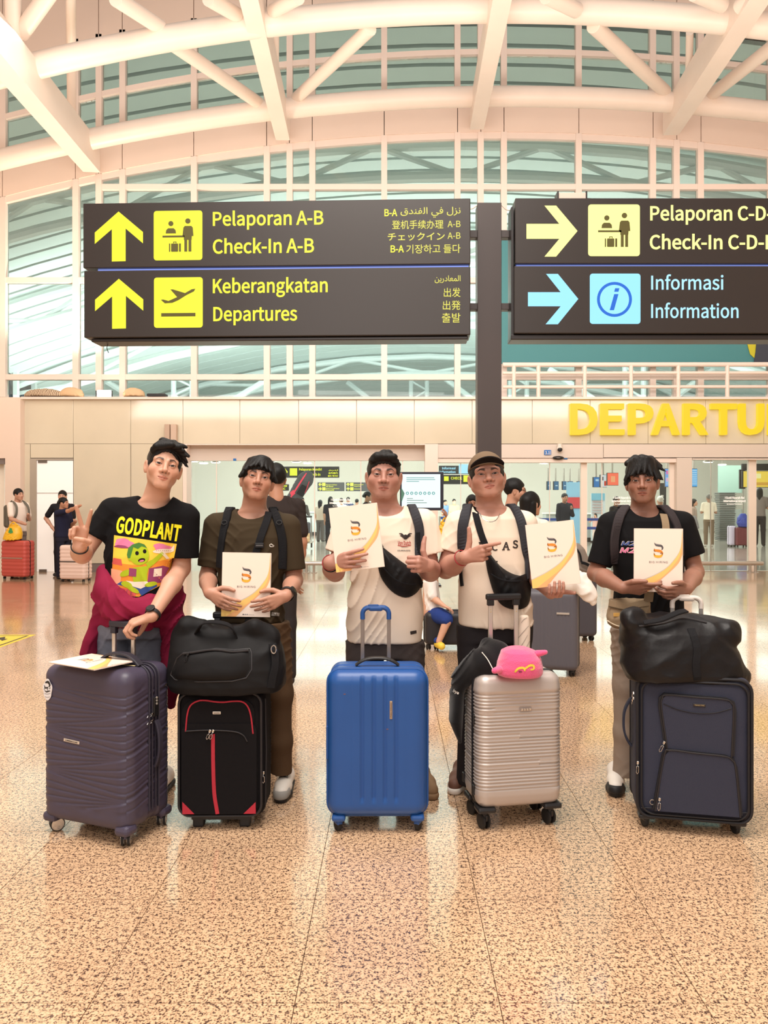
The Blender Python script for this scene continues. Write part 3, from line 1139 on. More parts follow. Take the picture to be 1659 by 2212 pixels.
def prof_fn(rows, n=2.5):
 """rows: (z, cx, cy, half width, half depth) from the top down; a body of superelliptic sections"""
 r = np.array(sorted(rows), float)
 def fn(p):
  z = p[:, 2]
  cx, cy, w, dp = [np.interp(z, r[:, 0], r[:, i]) for i in (1, 2, 3, 4)]
  q = (np.abs((p[:, 0] - cx) / w) ** n + np.abs((p[:, 1] - cy) / dp) ** n) ** (1 / n)
  d = (q - 1) * np.minimum(w, dp)
  return smax(d, np.maximum(z - r[-1, 0], r[0, 0] - z), .012)
 lo = V((r[:, 1] - r[:, 3]).min(), (r[:, 2] - r[:, 4]).min(), r[0, 0])
 hi = V((r[:, 1] + r[:, 3]).max(), (r[:, 2] + r[:, 4]).max(), r[-1, 0])
 return fn, lo, hi
def px_rows(rows, d0):
 """(py, xl, xr, half depth, y offset) in the photo -> metric rows at depth d0"""
 out = []
 for (py, xl, xr, dp, yo) in rows:
  z = CAMZ - (py - CY) * d0 / FPX
  out.append((z, ((xl + xr) / 2 - CX) * d0 / FPX, d0 + yo, (xr - xl) / 2 * d0 / FPX, dp))
 return out
def A(v):
 return np.array(v, float)
def skin_mat(name):
 m = M(name, (180, 130, 100), .46, spec=.4, attr='col', sss=.06, bump=.05, bscale=900)
 return m
SKIN = skin_mat('skin')
HAIR = M('black_hair', (15, 13, 13), .5, spec=.28, bump=.22, bscale=300, bstretch=(1, 1, .12))
EYEW = None
def eye_mat():
 m = bpy.data.materials.new('eye')
 m.use_nodes = True
 nt = m.node_tree
 b = nt.nodes['Principled BSDF']
 tc = nt.nodes.new('ShaderNodeTexCoord')
 vm = nt.nodes.new('ShaderNodeVectorMath')
 vm.operation = 'DISTANCE'
 vm.inputs[1].default_value = (0, -.0128, 0)
 nt.links.new(tc.outputs['Object'], vm.inputs[0])
 r = nt.nodes.new('ShaderNodeValToRGB')
 r.color_ramp.interpolation = 'LINEAR'
 r.color_ramp.elements[0].position = 0.0
 r.color_ramp.elements[0].color = (.004, .003, .003, 1)
 r.color_ramp.elements[1].position = .71
 r.color_ramp.elements[1].color = (.40, .35, .33, 1)
 for pos, col in ((.28, (.004, .003, .003)), (.34, (.030, .014, .008)), (.60, (.018, .009, .006)), (.66, (.010, .007, .006))):
  e = r.color_ramp.elements.new(pos)
  e.color = (*col, 1)
 mul = nt.nodes.new('ShaderNodeMath')
 mul.operation = 'MULTIPLY'
 mul.inputs[1].default_value = 1 / .011
 nt.links.new(vm.outputs['Value'], mul.inputs[0])
 nt.links.new(mul.outputs[0], r.inputs[0])
 nt.links.new(r.outputs[0], b.inputs['Base Color'])
 b.inputs['Roughness'].default_value = .35
 b.inputs['Specular IOR Level'].default_value = .3
 return m
EYE = eye_mat()
class Frame:
 """head frame: origin o, rotation R (columns = local axes in world), scale s"""
 def __init__(self, o, yaw=0, pitch=0, roll=0, s=1.0):
  self.o = A(o)
  yaw = yaw - math.degrees(math.atan2(o[0], o[1])) * .9
  self.M3 = Matrix.Rotation(math.radians(yaw), 3, 'Z') @ Matrix.Rotation(math.radians(roll), 3, 'Y') @ Matrix.Rotation(math.radians(pitch), 3, 'X')
  self.R = np.array(self.M3)
  self.s = s
 def loc(self, p):
  return (p - self.o) @ self.R / self.s
 def w(self, q):
  return self.o + (np.asarray(q, float) * self.s) @ self.R.T
def hair_local(style, seed=1):
 """distance function of the hair in the head frame, with its tufts"""
 rg = np.random.default_rng(seed)
 st = style
 tufts = []
 for (a, b, r0, r1) in st.get('tufts', []):
  tufts.append((A(a), A(b), r0, r1))
  if b[2] > -.1:
   for _ in range(2):
    j = rg.uniform(-1, 1, 3) * V(.011, .004, .006)
    tufts.append((A(a) + j * .6, A(b) + (A(b) - A(a)) * rg.uniform(-.02, .10) + j, r0 * .5, r1 * .55))
 zl = np.array(st['line'])      # (y, zmin) from front to back
 big = st.get('big', (.0815, .1015, .0890))
 cen = st.get('cen', (0, .022, .0375))
 strand = st.get('strand', (0, 1, 0))
 sv = A(strand)
 def fn(p):
  d = smin(d_ell(p, cen, big), head_core(p) - st.get('thick', .0065), .008)
  d = d + .0022 * wav(p, 55, seed) + .0005 * np.sin(p[:, 0] * 640 + 9 * wav(p, 34, seed + 1) + p[:, 2] * 60)
  zm = np.interp(p[:, 1], zl[:, 0], zl[:, 1])
  if 'part' in st:
   zm = zm + st['part'] * p[:, 0] * (p[:, 1] < -.03)
  front = (p[:, 1] < -.03)
  zm = zm + np.where(front, st.get('dome', -3.2) * (np.abs(p[:, 0])) ** 2 * 4, 0)
  zm = zm + .0022 * np.sin(p[:, 0] * 420 + 2 * wav(p, 50, seed + 2))
  d = smax(d, (zm - p[:, 2]) * .75, .007)
  for (a, b, r0, r1) in tufts:
   d = smin(d, d_cap(p, a, b, r0, r1) + .0005 * np.sin(p[:, 0] * 800 + p[:, 2] * 160), .006)
  return d
 return fn
class Person:
 def __init__(self, label, base, cat='person', group=None, vox=.0039):
  self.t = thing('person', label, cat, base, 0, group)
  self.B = Solid()
  self.vox = vox
  self.base = V(.46, .25, .155)
  self.bvh = {}
 def head(self, fr, g, base, lip=None, brow=None, stub=0.0, eyes=True, gaze=(0, 0)):
  self.fr = fr
  self.g = dict(HEAD, **g)
  self.basec = A(lin(base))
  self.lipc = A(lin(lip)) if lip else self.basec * V(.80, .52, .50)
  self.browc = A(lin(brow)) if brow else V(.014, .010, .009)
  self.stub = stub
  gg = self.g
  self.B.add(lambda p: head_local(fr.loc(p), gg) * fr.s * .9, fr.o - .15 * fr.s, fr.o + .15 * fr.s, .012)
  if eyes:
   for sx in (-1, 1):
    c = fr.w((sx * .0315 * gg['w'], -.0735, 0))
    mb = MB()
    mb.ellipsoid((0, 0, 0), (.0134 * fr.s,) * 3, 20, 14)
    # poles along y so that the iris looks out of the face
    mb.v = [(a, -c_, b) for (a, b, c_) in mb.v]
    e = mb.build('eye', EYE, self.t, smooth=True)
    m = Matrix.Translation(Vector(c)) @ (fr.M3 @ Euler((math.radians(gaze[1]), 0, math.radians(gaze[0]))).to_matrix()).to_4x4()
    m = wm(self.t).inverted() @ m
    e.location = m.to_translation()
    e.rotation_euler = m.to_euler()
  return self
 def neck(self, low, r0=.056, r1=.062, k=.03):
  a = self.fr.w((0, .028, -.050))
  self.B.cap(a, A(low), r0, r1, k)
  return self
 def torso(self, rows):
  fn, lo, hi = prof_fn(rows)
  self.B.add(fn, lo, hi, .05)
  return self
 def arm(self, S, E, W, r=(.047, .040, .0385, .0265), k=.03):
  S, E, W = A(S), A(E), A(W)
  self.B.cap(S, E, r[0], r[1], k)
  u = W - E
  self.B.cap(E, E + u * .35, r[1] * .98, r[2] * 1.05, .02)
  self.B.cap(E + u * .35, W, r[2] * 1.05, r[3], .02)
  return self
 def build_body(self, fine=True, extra=None):
  fr, g = self.fr, self.g
  def colr(v):
   q = fr.loc(v)
   near = (np.abs(q) < .16).all(1)
   c = np.repeat(self.basec[None, :], len(v), 0)
   c[near] = head_paint(q[near], g, self.basec, self.lipc, self.browc, self.stub)
   c *= (1 + .05 * wav(v, 45, 3))[:, None]
   if extra:
    c = extra(v, c)
   return np.clip(c, 0, 1)
  def mask(v):
   q = fr.loc(v)
   return (np.abs(q[:, 0]) < .1) & (q[:, 1] < .06) & (q[:, 1] > -.14) & (q[:, 2] > -.14) & (q[:, 2] < .10)
  self.body, self.bv = solid_obj('body', self.B, self.vox, SKIN, self.t, colr, mask if fine else None)
  return self
 def hair(self, style, seed=1, mat=None, vox=None):
  fr = self.fr
  fn = hair_local(style, seed)
  gw = self.g['w']
  H = Solid()
  def f(p):
   q = fr.loc(p)
   q[:, 0] /= gw
   return fn(q) * fr.s * .85
  H.add(f, fr.o - (.34 if any(t_[1][2] < -.1 for t_ in style.get("tufts", [])) else .16) * fr.s, fr.o + .19 * fr.s, .001)
  self.hairo, _ = solid_obj('hair', H, vox or self.vox * .85, mat or HAIR, self.t)
  return self
 def cloth(self, name, S, vox, mat, label=None, color=None):
  o, v = solid_obj(name, S, vox, mat, self.t, color)
  if label:
   o['label'] = label
  self.bvh[name] = (o, v)
  return o
def tree_of(o):
 """BVH of an object in world coordinates"""
 m = wm(o)
 me = o.data
 vs = [m @ v.co for v in me.vertices]
 return BVHTree.FromPolygons(vs, [tuple(p.vertices) for p in me.polygons])
def folds(seed, amp, f=16, dirz=.55):
 """creases of hanging cloth: soft swells and finer ridges"""
 def fn(p):
  q = p.copy()
  q[:, 2] *= dirz
  n1 = wav(q, f, seed)
  wp = wav(q, f * .8, seed + 5)
  r1 = 1 - np.abs(np.sin(q[:, 0] * 38 + q[:, 2] * 46 + 4.2 * wp + seed))
  r2 = 1 - np.abs(np.sin(q[:, 0] * -44 + q[:, 2] * 62 + 4.0 * wav(q, f * .9, seed + 9)))
  m1 = np.clip(wav(q, f * .55, seed + 3) * 1.6, 0, 1)
  m2 = np.clip(wav(q, f * .6, seed + 7) * 1.6, 0, 1)
  return np.clip(-amp * (n1 * .45 + r1 ** 2 * m1 * .95 + r2 ** 2 * m2 * .95 - .25), -amp, amp)
 return fn
# ---------------------------------------------------------------- clothes, straps, prints
CAMP = Vector((0, 0, CAMZ))
def sleeve_fn(a, b, r0, r1, th=.011, deep=.05, fold=None):
 """open-ended sleeve from shoulder a to its hem b"""
 a, b = A(a), A(b)
 ax = (b - a)
 ln = np.linalg.norm(ax)
 ax = ax / ln
 def fn(p):
  ext = b + ax * .08
  d = d_cap(p, a, ext, r0, r1 + (r1 - r0) * .08 / ln)
  t = (p - b) @ ax
  if fold:
   d = d + .5 * fold(p)
  d = np.maximum(d, t)
  inner = d_cap(p, a, ext, r0 - th, r1 + (r1 - r0) * .08 / ln - th)
  inner = np.maximum(inner, -deep - t)
  return np.maximum(d, -inner)
 m = max(r0, r1)
 return fn, np.minimum(a, b) - m, np.maximum(a, b) + m
def shirt_solid(rows, sh_l, sh_r, slv, collar, seed, amp=.006, nk=2.6, r_sh=.054, nb=.060):
 """rows metric; sh_l/sh_r shoulder points; slv list of (a,b,r0,r1); collar (centre, radii)"""
 S = Solid()
 fn, lo, hi = prof_fn(rows, nk)
 fold = folds(seed, amp) if amp else (lambda p: 0)
 S.add(lambda p: fn(p) + fold(p), lo - amp, hi + amp, .03)
 c = A(collar[0])
 for s in (sh_l, sh_r):
  s = A(s)
  sgn = np.sign(s[0] - c[0])
  S.cap(c + V(sgn * nb, .015, -.036), s - V(0, 0, .010), r_sh * .80, r_sh, .035)
 for (a, b, r0, r1) in slv:
  f, l, h = sleeve_fn(a, b, r0, r1, fold=fold)
  S.add(f, l, h, .025)
 S.ell(c, collar[1], .006, 's')
 return S
def cast(bvh, px, py, dflt=None):
 d = (P(px, py, 1.0) - CAMP).normalized()
 h = bvh.ray_cast(CAMP, d)
 if h[0] is None:
  return None
 n = h[1] if h[1].dot(d) < 0 else -h[1]
 return h[0], n
def resample(pts, step):
 pts = [np.asarray(p, float) for p in pts]
 out = [pts[0]]
 for a, b in zip(pts[:-1], pts[1:]):
  n = max(1, int(np.ceil(np.linalg.norm(b - a) / step)))
  for i in range(1, n + 1):
   out.append(a + (b - a) * i / n)
 return out
def smooth_path(pts, n=40):
 """Catmull-Rom through the points"""
 p = [np.asarray(q, float) for q in pts]
 p = [2 * p[0] - p[1]] + p + [2 * p[-1] - p[-2]]
 out = []
 m = len(p) - 3
 for i in range(m):
  k = max(2, n // m)
  for j in range(k):
   t = j / k
   a, b, c, d = p[i:i + 4]
   out.append(.5 * ((2 * b) + (-a + c) * t + (2 * a - 5 * b + 4 * c - d) * t * t + (-a + 3 * b - 3 * c + d) * t ** 3))
 out.append(p[-2])
 return out
def ribbon(name, pts, nors, width, th, mat, parent, world=True, rnd=True):
 """flat band through pts with surface normals nors"""
 n = len(pts)
 w = width if isinstance(width, (list, tuple, np.ndarray)) else [width] * n
 v, f = [], []
 prof = [(-.5, 0), (-.5, .6), (-.42, 1), (.42, 1), (.5, .6), (.5, 0)]
 k = len(prof)
 for i in range(n):
  t = Vector(pts[min(i + 1, n - 1)]) - Vector(pts[max(i - 1, 0)])
  t.normalize()
  nn = Vector(nors[i])
  nn = (nn - t * nn.dot(t)).normalized()
  s = t.cross(nn)
  for (a, b) in prof:
   v.append(Vector(pts[i]) + s * (a * w[i]) + nn * (b * th))
  if i:
   o = (i - 1) * k
   for q in range(k):
    f.append((o + q, o + (q + 1) % k, o + k + (q + 1) % k, o + k + q))
 f.append(tuple(range(k))[::-1])
 f.append(tuple((n - 1) * k + q for q in range(k)))
 return obj(name, v, f, mat, parent, world=world, smooth=False)
def strap_on(name, bvh, pix, width, th, mat, parent, step=7, pre=None, post=None, off=.0005):
 """a strap that lies on the clothes along photo pixels pix; pre/post: extra (point, normal) lists beyond the visible run"""
 pl = resample([(a, b) for a, b in pix], step)
 pts, nors = [], []
 for q in pl:
  h = cast(bvh, q[0], q[1])
  if h:
   pts.append(h[0])
   nors.append(h[1])
 if len(pts) < 3:
  return None
 # even out depth and normals so the band does not follow each crease
 Pn = np.array([list(p) for p in pts])
 Nn = np.array([list(p) for p in nors])
 for _ in range(4):
  Pn[1:-1] = (Pn[:-2] + Pn[2:]) / 4 + Pn[1:-1] / 2
  Nn[1:-1] = (Nn[:-2] + Nn[2:]) / 4 + Nn[1:-1] / 2
 Pn = Pn + Nn * (off + .003)
 P_ = list(Pn)
 N_ = list(Nn)
 if pre:
  P_ = [A(p) for p, _ in pre] + P_
  N_ = [A(n) for _, n in pre] + N_
 if post:
  P_ = P_ + [A(p) for p, _ in post]
  N_ = N_ + [A(n) for _, n in post]
 return ribbon(name, P_, N_, width, th, mat, parent)
def subdivide_2d(v, f, step):
 bm = bmesh.new()
 vs = [bm.verts.new((p[0], p[1], 0)) for p in v]
 for q in f:
  try:
   bm.faces.new([vs[i] for i in q])
  except ValueError:
   pass
 bmesh.ops.triangulate(bm, faces=bm.faces[:])
 for _ in range(5):
  es = [e for e in bm.edges if e.calc_length() > step]
  if not es:
   break
  bmesh.ops.subdivide_edges(bm, edges=es, cuts=1)
  bmesh.ops.triangulate(bm, faces=[q for q in bm.faces if len(q.verts) > 3])
 bm.verts.index_update()
 V_ = [(p.co.x, p.co.y) for p in bm.verts]
 F_ = [tuple(p.index for p in q.verts) for q in bm.faces]
 bm.free()
 return V_, F_
def decal(name, bvh, v2, f, mat, parent, off=.002, step=6):
 """flat print in photo pixels, laid on the cloth"""
 V2, F2 = subdivide_2d(v2, f, step)
 out, ok = [], []
 for (x, y) in V2:
  h = cast(bvh, x, y)
  if h is None:
   out.append(Vector((0, 0, 0)))
   ok.append(False)
  else:
   out.append(h[0] - (h[0] - CAMP).normalized() * off)
   ok.append(True)
 F3 = [q for q in F2 if all(ok[i] for i in q)]
 if not F3:
  return None
 used = sorted({i for q in F3 for i in q})
 mp = {i: k for k, i in enumerate(used)}
 return obj(name, [out[i] for i in used], [tuple(mp[i] for i in q) for q in F3], mat, parent, world=True)
def poly2(pts):
 """one polygon -> (verts, faces)"""
 t = tessellate_polygon([[Vector((p[0], p[1], 0)) for p in pts]])
 return list(pts), [tuple(q) for q in t]
def text2(body, x0, y0, w, h, tilt=0.0, bold=0.0, slant=0.0, align='LEFT', space=1.0):
 """text in photo pixels: left end of the baseline at x0,y0, size w x h, tilt = rise of y per x"""
 v, f = text_mesh(body, 1.0, 0, bold, 'LEFT', 0, space)
 X = (v[:, 0] - v[:, 0].min()) / (v[:, 0].max() - v[:, 0].min()) * w
 Y = (v[:, 2] - v[:, 2].min()) / (v[:, 2].max() - v[:, 2].min()) * h
 return [(x0 + a + b * tilt * .9 + b * slant, y0 - b + a * tilt) for a, b in zip(X, Y)], f
def blob2(cx, cy, rx, ry, n=14, wob=0.0, seed=0, rot=0.0):
 pts = []
 for i in range(n):
  a = 2 * PI * i / n
  r = 1 + wob * math.sin(3 * a + seed) + wob * .6 * math.sin(5 * a + 2 * seed)
  x, y = rx * r * math.cos(a), ry * r * math.sin(a)
  pts.append((cx + x * math.cos(rot) - y * math.sin(rot), cy + x * math.sin(rot) + y * math.cos(rot)))
 return pts
def band2(pts, ws, n=24):
 """outline of a stroke through 2-D points with widths ws"""
 sp = smooth_path([(p[0], p[1], 0) for p in pts], n)
 wsx = np.interp(np.linspace(0, 1, len(sp)), np.linspace(0, 1, len(ws)), ws)
 L_, R_ = [], []
 for i, p in enumerate(sp):
  t = sp[min(i + 1, len(sp) - 1)] - sp[max(i - 1, 0)]
  t = t / (np.linalg.norm(t) + 1e-9)
  nrm = (-t[1], t[0])
  L_.append((p[0] + nrm[0] * wsx[i] / 2, p[1] + nrm[1] * wsx[i] / 2))
  R_.append((p[0] - nrm[0] * wsx[i] / 2, p[1] - nrm[1] * wsx[i] / 2))
 m = len(L_)
 return L_ + R_, [(i, i + 1, m + i + 1, m + i) for i in range(m - 1)]
def join2(parts):
 v, f = [], []
 for (a, b) in parts:
  n = len(v)
  v += list(a)
  f += [tuple(i + n for i in q) for q in b]
 return v, f
def inset(rows, dw=.028, dd=.03, top=None):
 return [(z, cx, cy, max(w - dw, .05), max(dp - dd, .05)) for (z, cx, cy, w, dp) in rows if top is None or z < top]
def shoe(name, parent, toe, heel, mat_up, mat_sole, mat_toe=None, w=.050, h=.085):
 """sneaker from heel to toe on the floor; sole and upper as two meshes"""
 toe, heel = A(toe), A(heel)
 d = toe - heel
 U = Solid()
 m = heel + d * .25
 U.cap(heel + V(0, 0, .055) + d * .12, m + V(0, 0, .075), .038, .042, .02)
 U.cap(m + V(0, 0, .062), heel + d * .62 + V(0, 0, .052), .042, .040, .02)
 U.cap(heel + d * .62 + V(0, 0, .046), heel + d * .88 + V(0, 0, .042), .041, .034, .02)
 cut = V(0, 0, .018)
 U.add(lambda p: .018 - p[:, 2], V(-9, -9, -9), V(9, 9, 9), .004, 'i')
 o, v = solid_obj(name, U, .005, mat_up, parent)
 S = Solid()
 S.path([heel + d * .10 + V(0, 0, .02), heel + d * .45 + V(0, 0, .02), heel + d * .68 + V(0, 0, .02), heel + d * .90 + V(0, 0, .02)], [.041, .040, .045, .036], .02)
 S.add(lambda p: np.abs(p[:, 2] - .016) - .015, V(-9, -9, -9), V(9, 9, 9), .006, 'i')
 so, _ = solid_obj('sole', S, .005, mat_sole, o)
 if mat_toe:
  T = Solid()
  T.cap(heel + d * .80 + V(0, 0, .036), heel + d * .93 + V(0, 0, .032), .044, .037, .01)
  T.add(lambda p: np.maximum(.02 - p[:, 2], p[:, 2] - .058), V(-9, -9, -9), V(9, 9, 9), .006, 'i')
  solid_obj('toe_cap', T, .005, mat_toe, o)
 return o
def hips_of(rows, d0, py_hem, drop=34, dw=.014, dd=.016):
 """hip rows that sit inside the hem of a shirt"""
 r = np.array(sorted(rows))
 zh = CAMZ - (py_hem - CY) * d0 / FPX
 out = []
 for z in (zh + .04, zh, zh - drop * d0 / FPX):
  q = [float(np.interp(z, r[:, 0], r[:, i])) for i in (1, 2, 3, 4)]
  out.append((z, q[0], q[1], q[2] - dw, q[3] - dd))
 return out
def pants_solid(hip_rows, legs, seed, amp=.006, top=None):
 """hip rows metric; legs: list of [(point, radius), ...] from hip to hem"""
 S = Solid()
 fn, lo, hi = prof_fn(hip_rows, 2.4)
 S.add(fn, lo, hi, .03)
 for lg in legs:
  pts = [A(p) for p, _ in lg]
  rs = [r for _, r in lg]
  ax = pts[-1] - pts[-2]
  ax = ax / np.linalg.norm(ax)
  end = pts[-1]
  def fn2(p, pts=pts, rs=rs, ax=ax, end=end):
   d = None
   for i in range(len(pts) - 1):
    b_ = pts[i + 1] + (ax * .06 if i == len(pts) - 2 else 0)
    q = d_cap(p, pts[i], b_, rs[i], rs[i + 1])
    d = q if d is None else smin(d, q, .03)
   return np.maximum(d, (p - end) @ ax)
  al = np.array(pts)
  m = max(rs)
  S.add(fn2, al.min(0) - m, al.max(0) + m, .02)
 if amp:
  S.disp(folds(seed, amp, 14, .9), amp)
 zt = hip_rows[1][0] + .004
 S.add(lambda p: p[:, 2] - zt, V(-9, -9, -9), V(9, 9, 9), .004, 'i')
 return S
def watch(parent, c, axis, r, face_dir, mat, dial, name='watch'):
 """strap ring round the wrist with a round case"""
 c = Vector(c)
 ax = Vector(axis).normalized()
 fd = Vector(face_dir)
 fd = (fd - ax * fd.dot(ax)).normalized()
 s = ax.cross(fd)
 pts = [c + (fd * math.cos(2 * PI * i / 24) + s * math.sin(2 * PI * i / 24)) * r for i in range(24)]
 b = MB()
 b.tube(pts, .0030, 8, closed=True, flat=(1, 3.2), up=tuple(pts[0] - c))
 o = b.build(name, mat, parent, world=True, smooth=True)
 rot = fd.to_track_quat('Z', 'Y').to_matrix()
 b = MB()
 b.lathe([(.0, 0), (.0195, 0), (.021, .003), (.021, .008), (.0185, .010), (0, .010)], n=28)
 b.v = [tuple(rot @ Vector(p) + c + fd * (r - .002)) for p in b.v]
 b.build('watch_case', mat, o, world=True, smooth=True)
 b = MB()
 b.lathe([(0, 0), (.0165, 0), (.0165, .0008), (0, .0008)], n=28)
 b.v = [tuple(rot @ Vector(p) + c + fd * (r + .0084)) for p in b.v]
 b.build('dial', dial, o, world=True)
 return o
def bracelet(parent, c, axis, r, mat, th=.0028, name='bracelet', tilt=(0, 0, 0)):
 c = Vector(c)
 ax = (Vector(axis).normalized() + Vector(tilt)).normalized()
 u = ax.orthogonal().normalized()
 s = ax.cross(u)
 pts = [c + (u * math.cos(2 * PI * i / 28) + s * math.sin(2 * PI * i / 28)) * r for i in range(28)]
 return MB().tube(pts, th, 8, closed=True).build(name, mat, parent, world=True, smooth=True)
# ---------------------------------------------------------------- the five travellers
BLACKT = M('black_cotton', (15, 14, 16), .85, bump=.05, bscale=350)
OLIVE = M('olive_cotton', (60, 49, 34), .85, bump=.05, bscale=350)
WHITET = M('cream_cotton', (230, 214, 196), .8, bump=.05, bscale=350)
WHITET2 = M('white_cotton', (228, 211, 192), .8, bump=.06, bscale=300)
MAROON = M('maroon_fleece', (136, 30, 62), .85, bump=.12, bscale=300)
DENIM = M('faded_denim', (128, 132, 146), .85, noise=.25, nscale=12, bump=.25, bscale=500)
BROWN = M('brown_canvas', (92, 70, 50), .85, bump=.25, bscale=400)
CHAR = M('charcoal_twill', (72, 64, 62), .85, bump=.25, bscale=400)
BLACKP = M('black_denim', (40, 36, 38), .85, bump=.25, bscale=400)
STONE = M('stone_twill', (158, 142, 128), .85, bump=.25, bscale=400)
STRAP = M('black_webbing', (26, 26, 29), .75, bump=.4, bscale=500)
STRAPB = M('navy_black_padding', (34, 34, 42), .7, bump=.3, bscale=400)
NYLON = M('black_nylon', (13, 13, 16), .62, spec=.25, bump=.06, bscale=400)
KHAKI = M('khaki_canvas', (150, 130, 104), .85, bump=.3, bscale=380)
RUBBER = M('black_rubber', (22, 21, 22), .6)
WHITEL = M('white_leather', (232, 224, 214), .5)
GREYL = M('grey_mesh', (150, 146, 140), .7)
DIAL = M('watch_glass', (30, 32, 34), .08, spec=.8)
STEELM = M('steel_link', (200, 196, 190), .25, metal=1)
REDCORD = M('red_cord', (150, 40, 44), .7)
OLIVEP = M('olive_padding', (58, 52, 40), .8, bump=.3, bscale=300)
def Q(px, py, d):
 return np.array(P(px, py, d))
CURL0 = {'index': (.25, .35, .25, .05), 'middle': (.3, .4, .3, 0), 'ring': (.35, .45, .3, -.04), 'pinky': (.4, .5, .3, -.1)}
# ---- 1: black printed T-shirt, maroon jacket round the waist, victory sign ----------------------
d0 = 3.80
p1 = Person('young man in black printed T-shirt, maroon jacket round his waist, making a V sign', (P(300, 1700, d0).x, d0, 0))
fr = Frame(Q(354, 1009, d0 - .04), 6, -6, 12, 1.03)
p1.head(fr, dict(w=.98, jaw=.92, smile=.0035, smirk=-.001, nose=1.08, eye=.0034, lip=1.0, brow=1.0), (204, 156, 132), gaze=(-4, 0))
p1.neck(Q(330, 1100, d0 + .03), .055, .064)
sr1 = px_rows([(1086, 268, 372, .085, .03), (1110, 252, 386, .112, .02), (1150, 236, 382, .124, .01), (1200, 228, 374, .124, 0), (1250, 232, 368, .122, 0), (1300, 226, 366, .125, 0), (1328, 222, 362, .12, 0)], d0)
p1.torso(inset(sr1))
SR, ER, WR = Q(243, 1105, d0 + .01), Q(178, 1198, d0 - .06), Q(172, 1184, d0 - .30)
p1.arm(SR, ER, WR, (.044, .041, .043, .029))
SL, EL, WL = Q(402, 1118, d0 + .01), Q(392, 1228, d0 + .02), Q(328, 1331, d0 - .27)
p1.arm(SL, EL, WL, (.044, .041, .042, .028))
hand(p1.B, WR, V(.12, -.25, .95), V(.05, -1, -.25), 1, {
 'index': (.02, .03, .02, .22), 'middle': (.05, .03, .02, -.26), 'ring': (1.25, 1.5, .7, 0), 'pinky': (1.3, 1.5, .7, -.02),
 'thumb': [(.55, .60, .55), (.45, -.55, .75), (.25, -.9, .35)]}, 1.02)
hand(p1.B, WL, V(-.93, -.14, -.33), V(-.35, .12, -.93), -1, {
 'index': (.55, 1.05, .6, .06), 'middle': (.6, 1.1, .6, .0), 'ring': (.65, 1.1, .6, -.03), 'pinky': (.7, 1.1, .6, -.08),
 'thumb': [(.6, .5, .6), (.7, .1, .7), (.8, -.1, .6)]}, 1.0)
p1.build_body()
p1.hair(dict(line=[(-.13, .064), (-.07, .060), (-.045, .012), (-.02, -.012), (0, .014), (.03, .020), (.05, -.03), (.12, -.045)], big=(.081, .103, .087), cen=(0, .020, .038), dome=-2.0, tufts=[
 ((-.050, -.066, .078), (.010, -.098, .092), .020, .012), ((-.040, -.060, .088), (.040, -.094, .092), .022, .012), ((-.020, -.055, .098), (.066, -.084, .080), .024, .009), ((.005, -.055, .100), (.082, -.072, .062), .024, .007), ((.030, -.050, .095), (.092, -.062, .040), .022, .005),
 ((.045, -.040, .085), (.094, -.052, .018), .020, .004), ((.02, -.03, .11), (.094, -.040, .068), .022, .006), ((-.064, -.050, .060), (-.058, -.070, .074), .018, .014), ((-.03, -.03, .11), (.06, -.05, .105), .022, .012)]), 3)
slv = [(SR, Q(206, 1160, d0 - .02), .068, .068), (SL, Q(399, 1205, d0 + .01), .068, .069)]
S = shirt_solid(sr1, Q(245, 1098, d0 + .02), Q(398, 1112, d0 + .02), slv, (Q(334, 1072, d0 - .01), (.084, .10, .074)), 11, .007)
s1 = p1.cloth('shirt', S, .005, BLACKT)
legs = [[(Q(246, 1345, d0 + .02), .096), (Q(240, 1510, d0 + .09), .076), (Q(238, 1680, d0 + .13), .068)], [(Q(322, 1345, d0 + .02), .096), (Q(322, 1510, d0 + .07), .078), (Q(326, 1680, d0 + .11), .068)]]
hips = hips_of(sr1, d0, 1316, 60)
p1.cloth('jeans', pants_solid(hips, legs, 5), .007, DENIM)
for sx, n in ((236, 0), (328, 1)):
 shoe('shoe', p1.t, Q(sx - 6, 1731, d0) * V(1, 1, 0) + V(0, .02, 0), Q(sx, 1731, d0) * V(1, 1, 0) + V(0, .30, 0), WHITEL, RUBBER)
# jacket tied by its sleeves
J = Solid()
dj = d0 - .125
fnj, lo, hi = prof_fn(px_rows([(1238, 226, 372, .135, .05), (1270, 216, 378, .145, .04), (1300, 208, 384, .150, .03), (1350, 200, 392, .150, .03)], d0), 2.3)
J.add(fnj, lo, hi, .02)
J.path([Q(382, 1290, dj + .15), Q(352, 1302, dj + .05), Q(318, 1302, dj - .030), Q(292, 1306, dj - .060)], [.036, .048, .046, .040], .02)
J.path([Q(224, 1236, dj + .07), Q(226, 1275, dj - .0), Q(252, 1298, dj - .04), Q(282, 1306, dj - .060)], [.042, .052, .046, .040], .02)
J.path([Q(226, 1290, dj + .02), Q(240, 1318, dj - .02), Q(276, 1322, dj - .05)], [.05, .045, .038], .02)
J.ell(Q(286, 1308, dj - .065), (.058, .035, .046), .012)
J.ell(Q(288, 1334, dj - .02), (.07, .035, .05), .02)
J.path([Q(296, 1316, dj - .07), Q(322, 1318, dj - .055), Q(312, 1345, dj - .035)], [.04, .044, .04], .015)
J.path([Q(270, 1316, dj - .06), Q(262, 1336, dj - .04)], [.04, .04], .015)
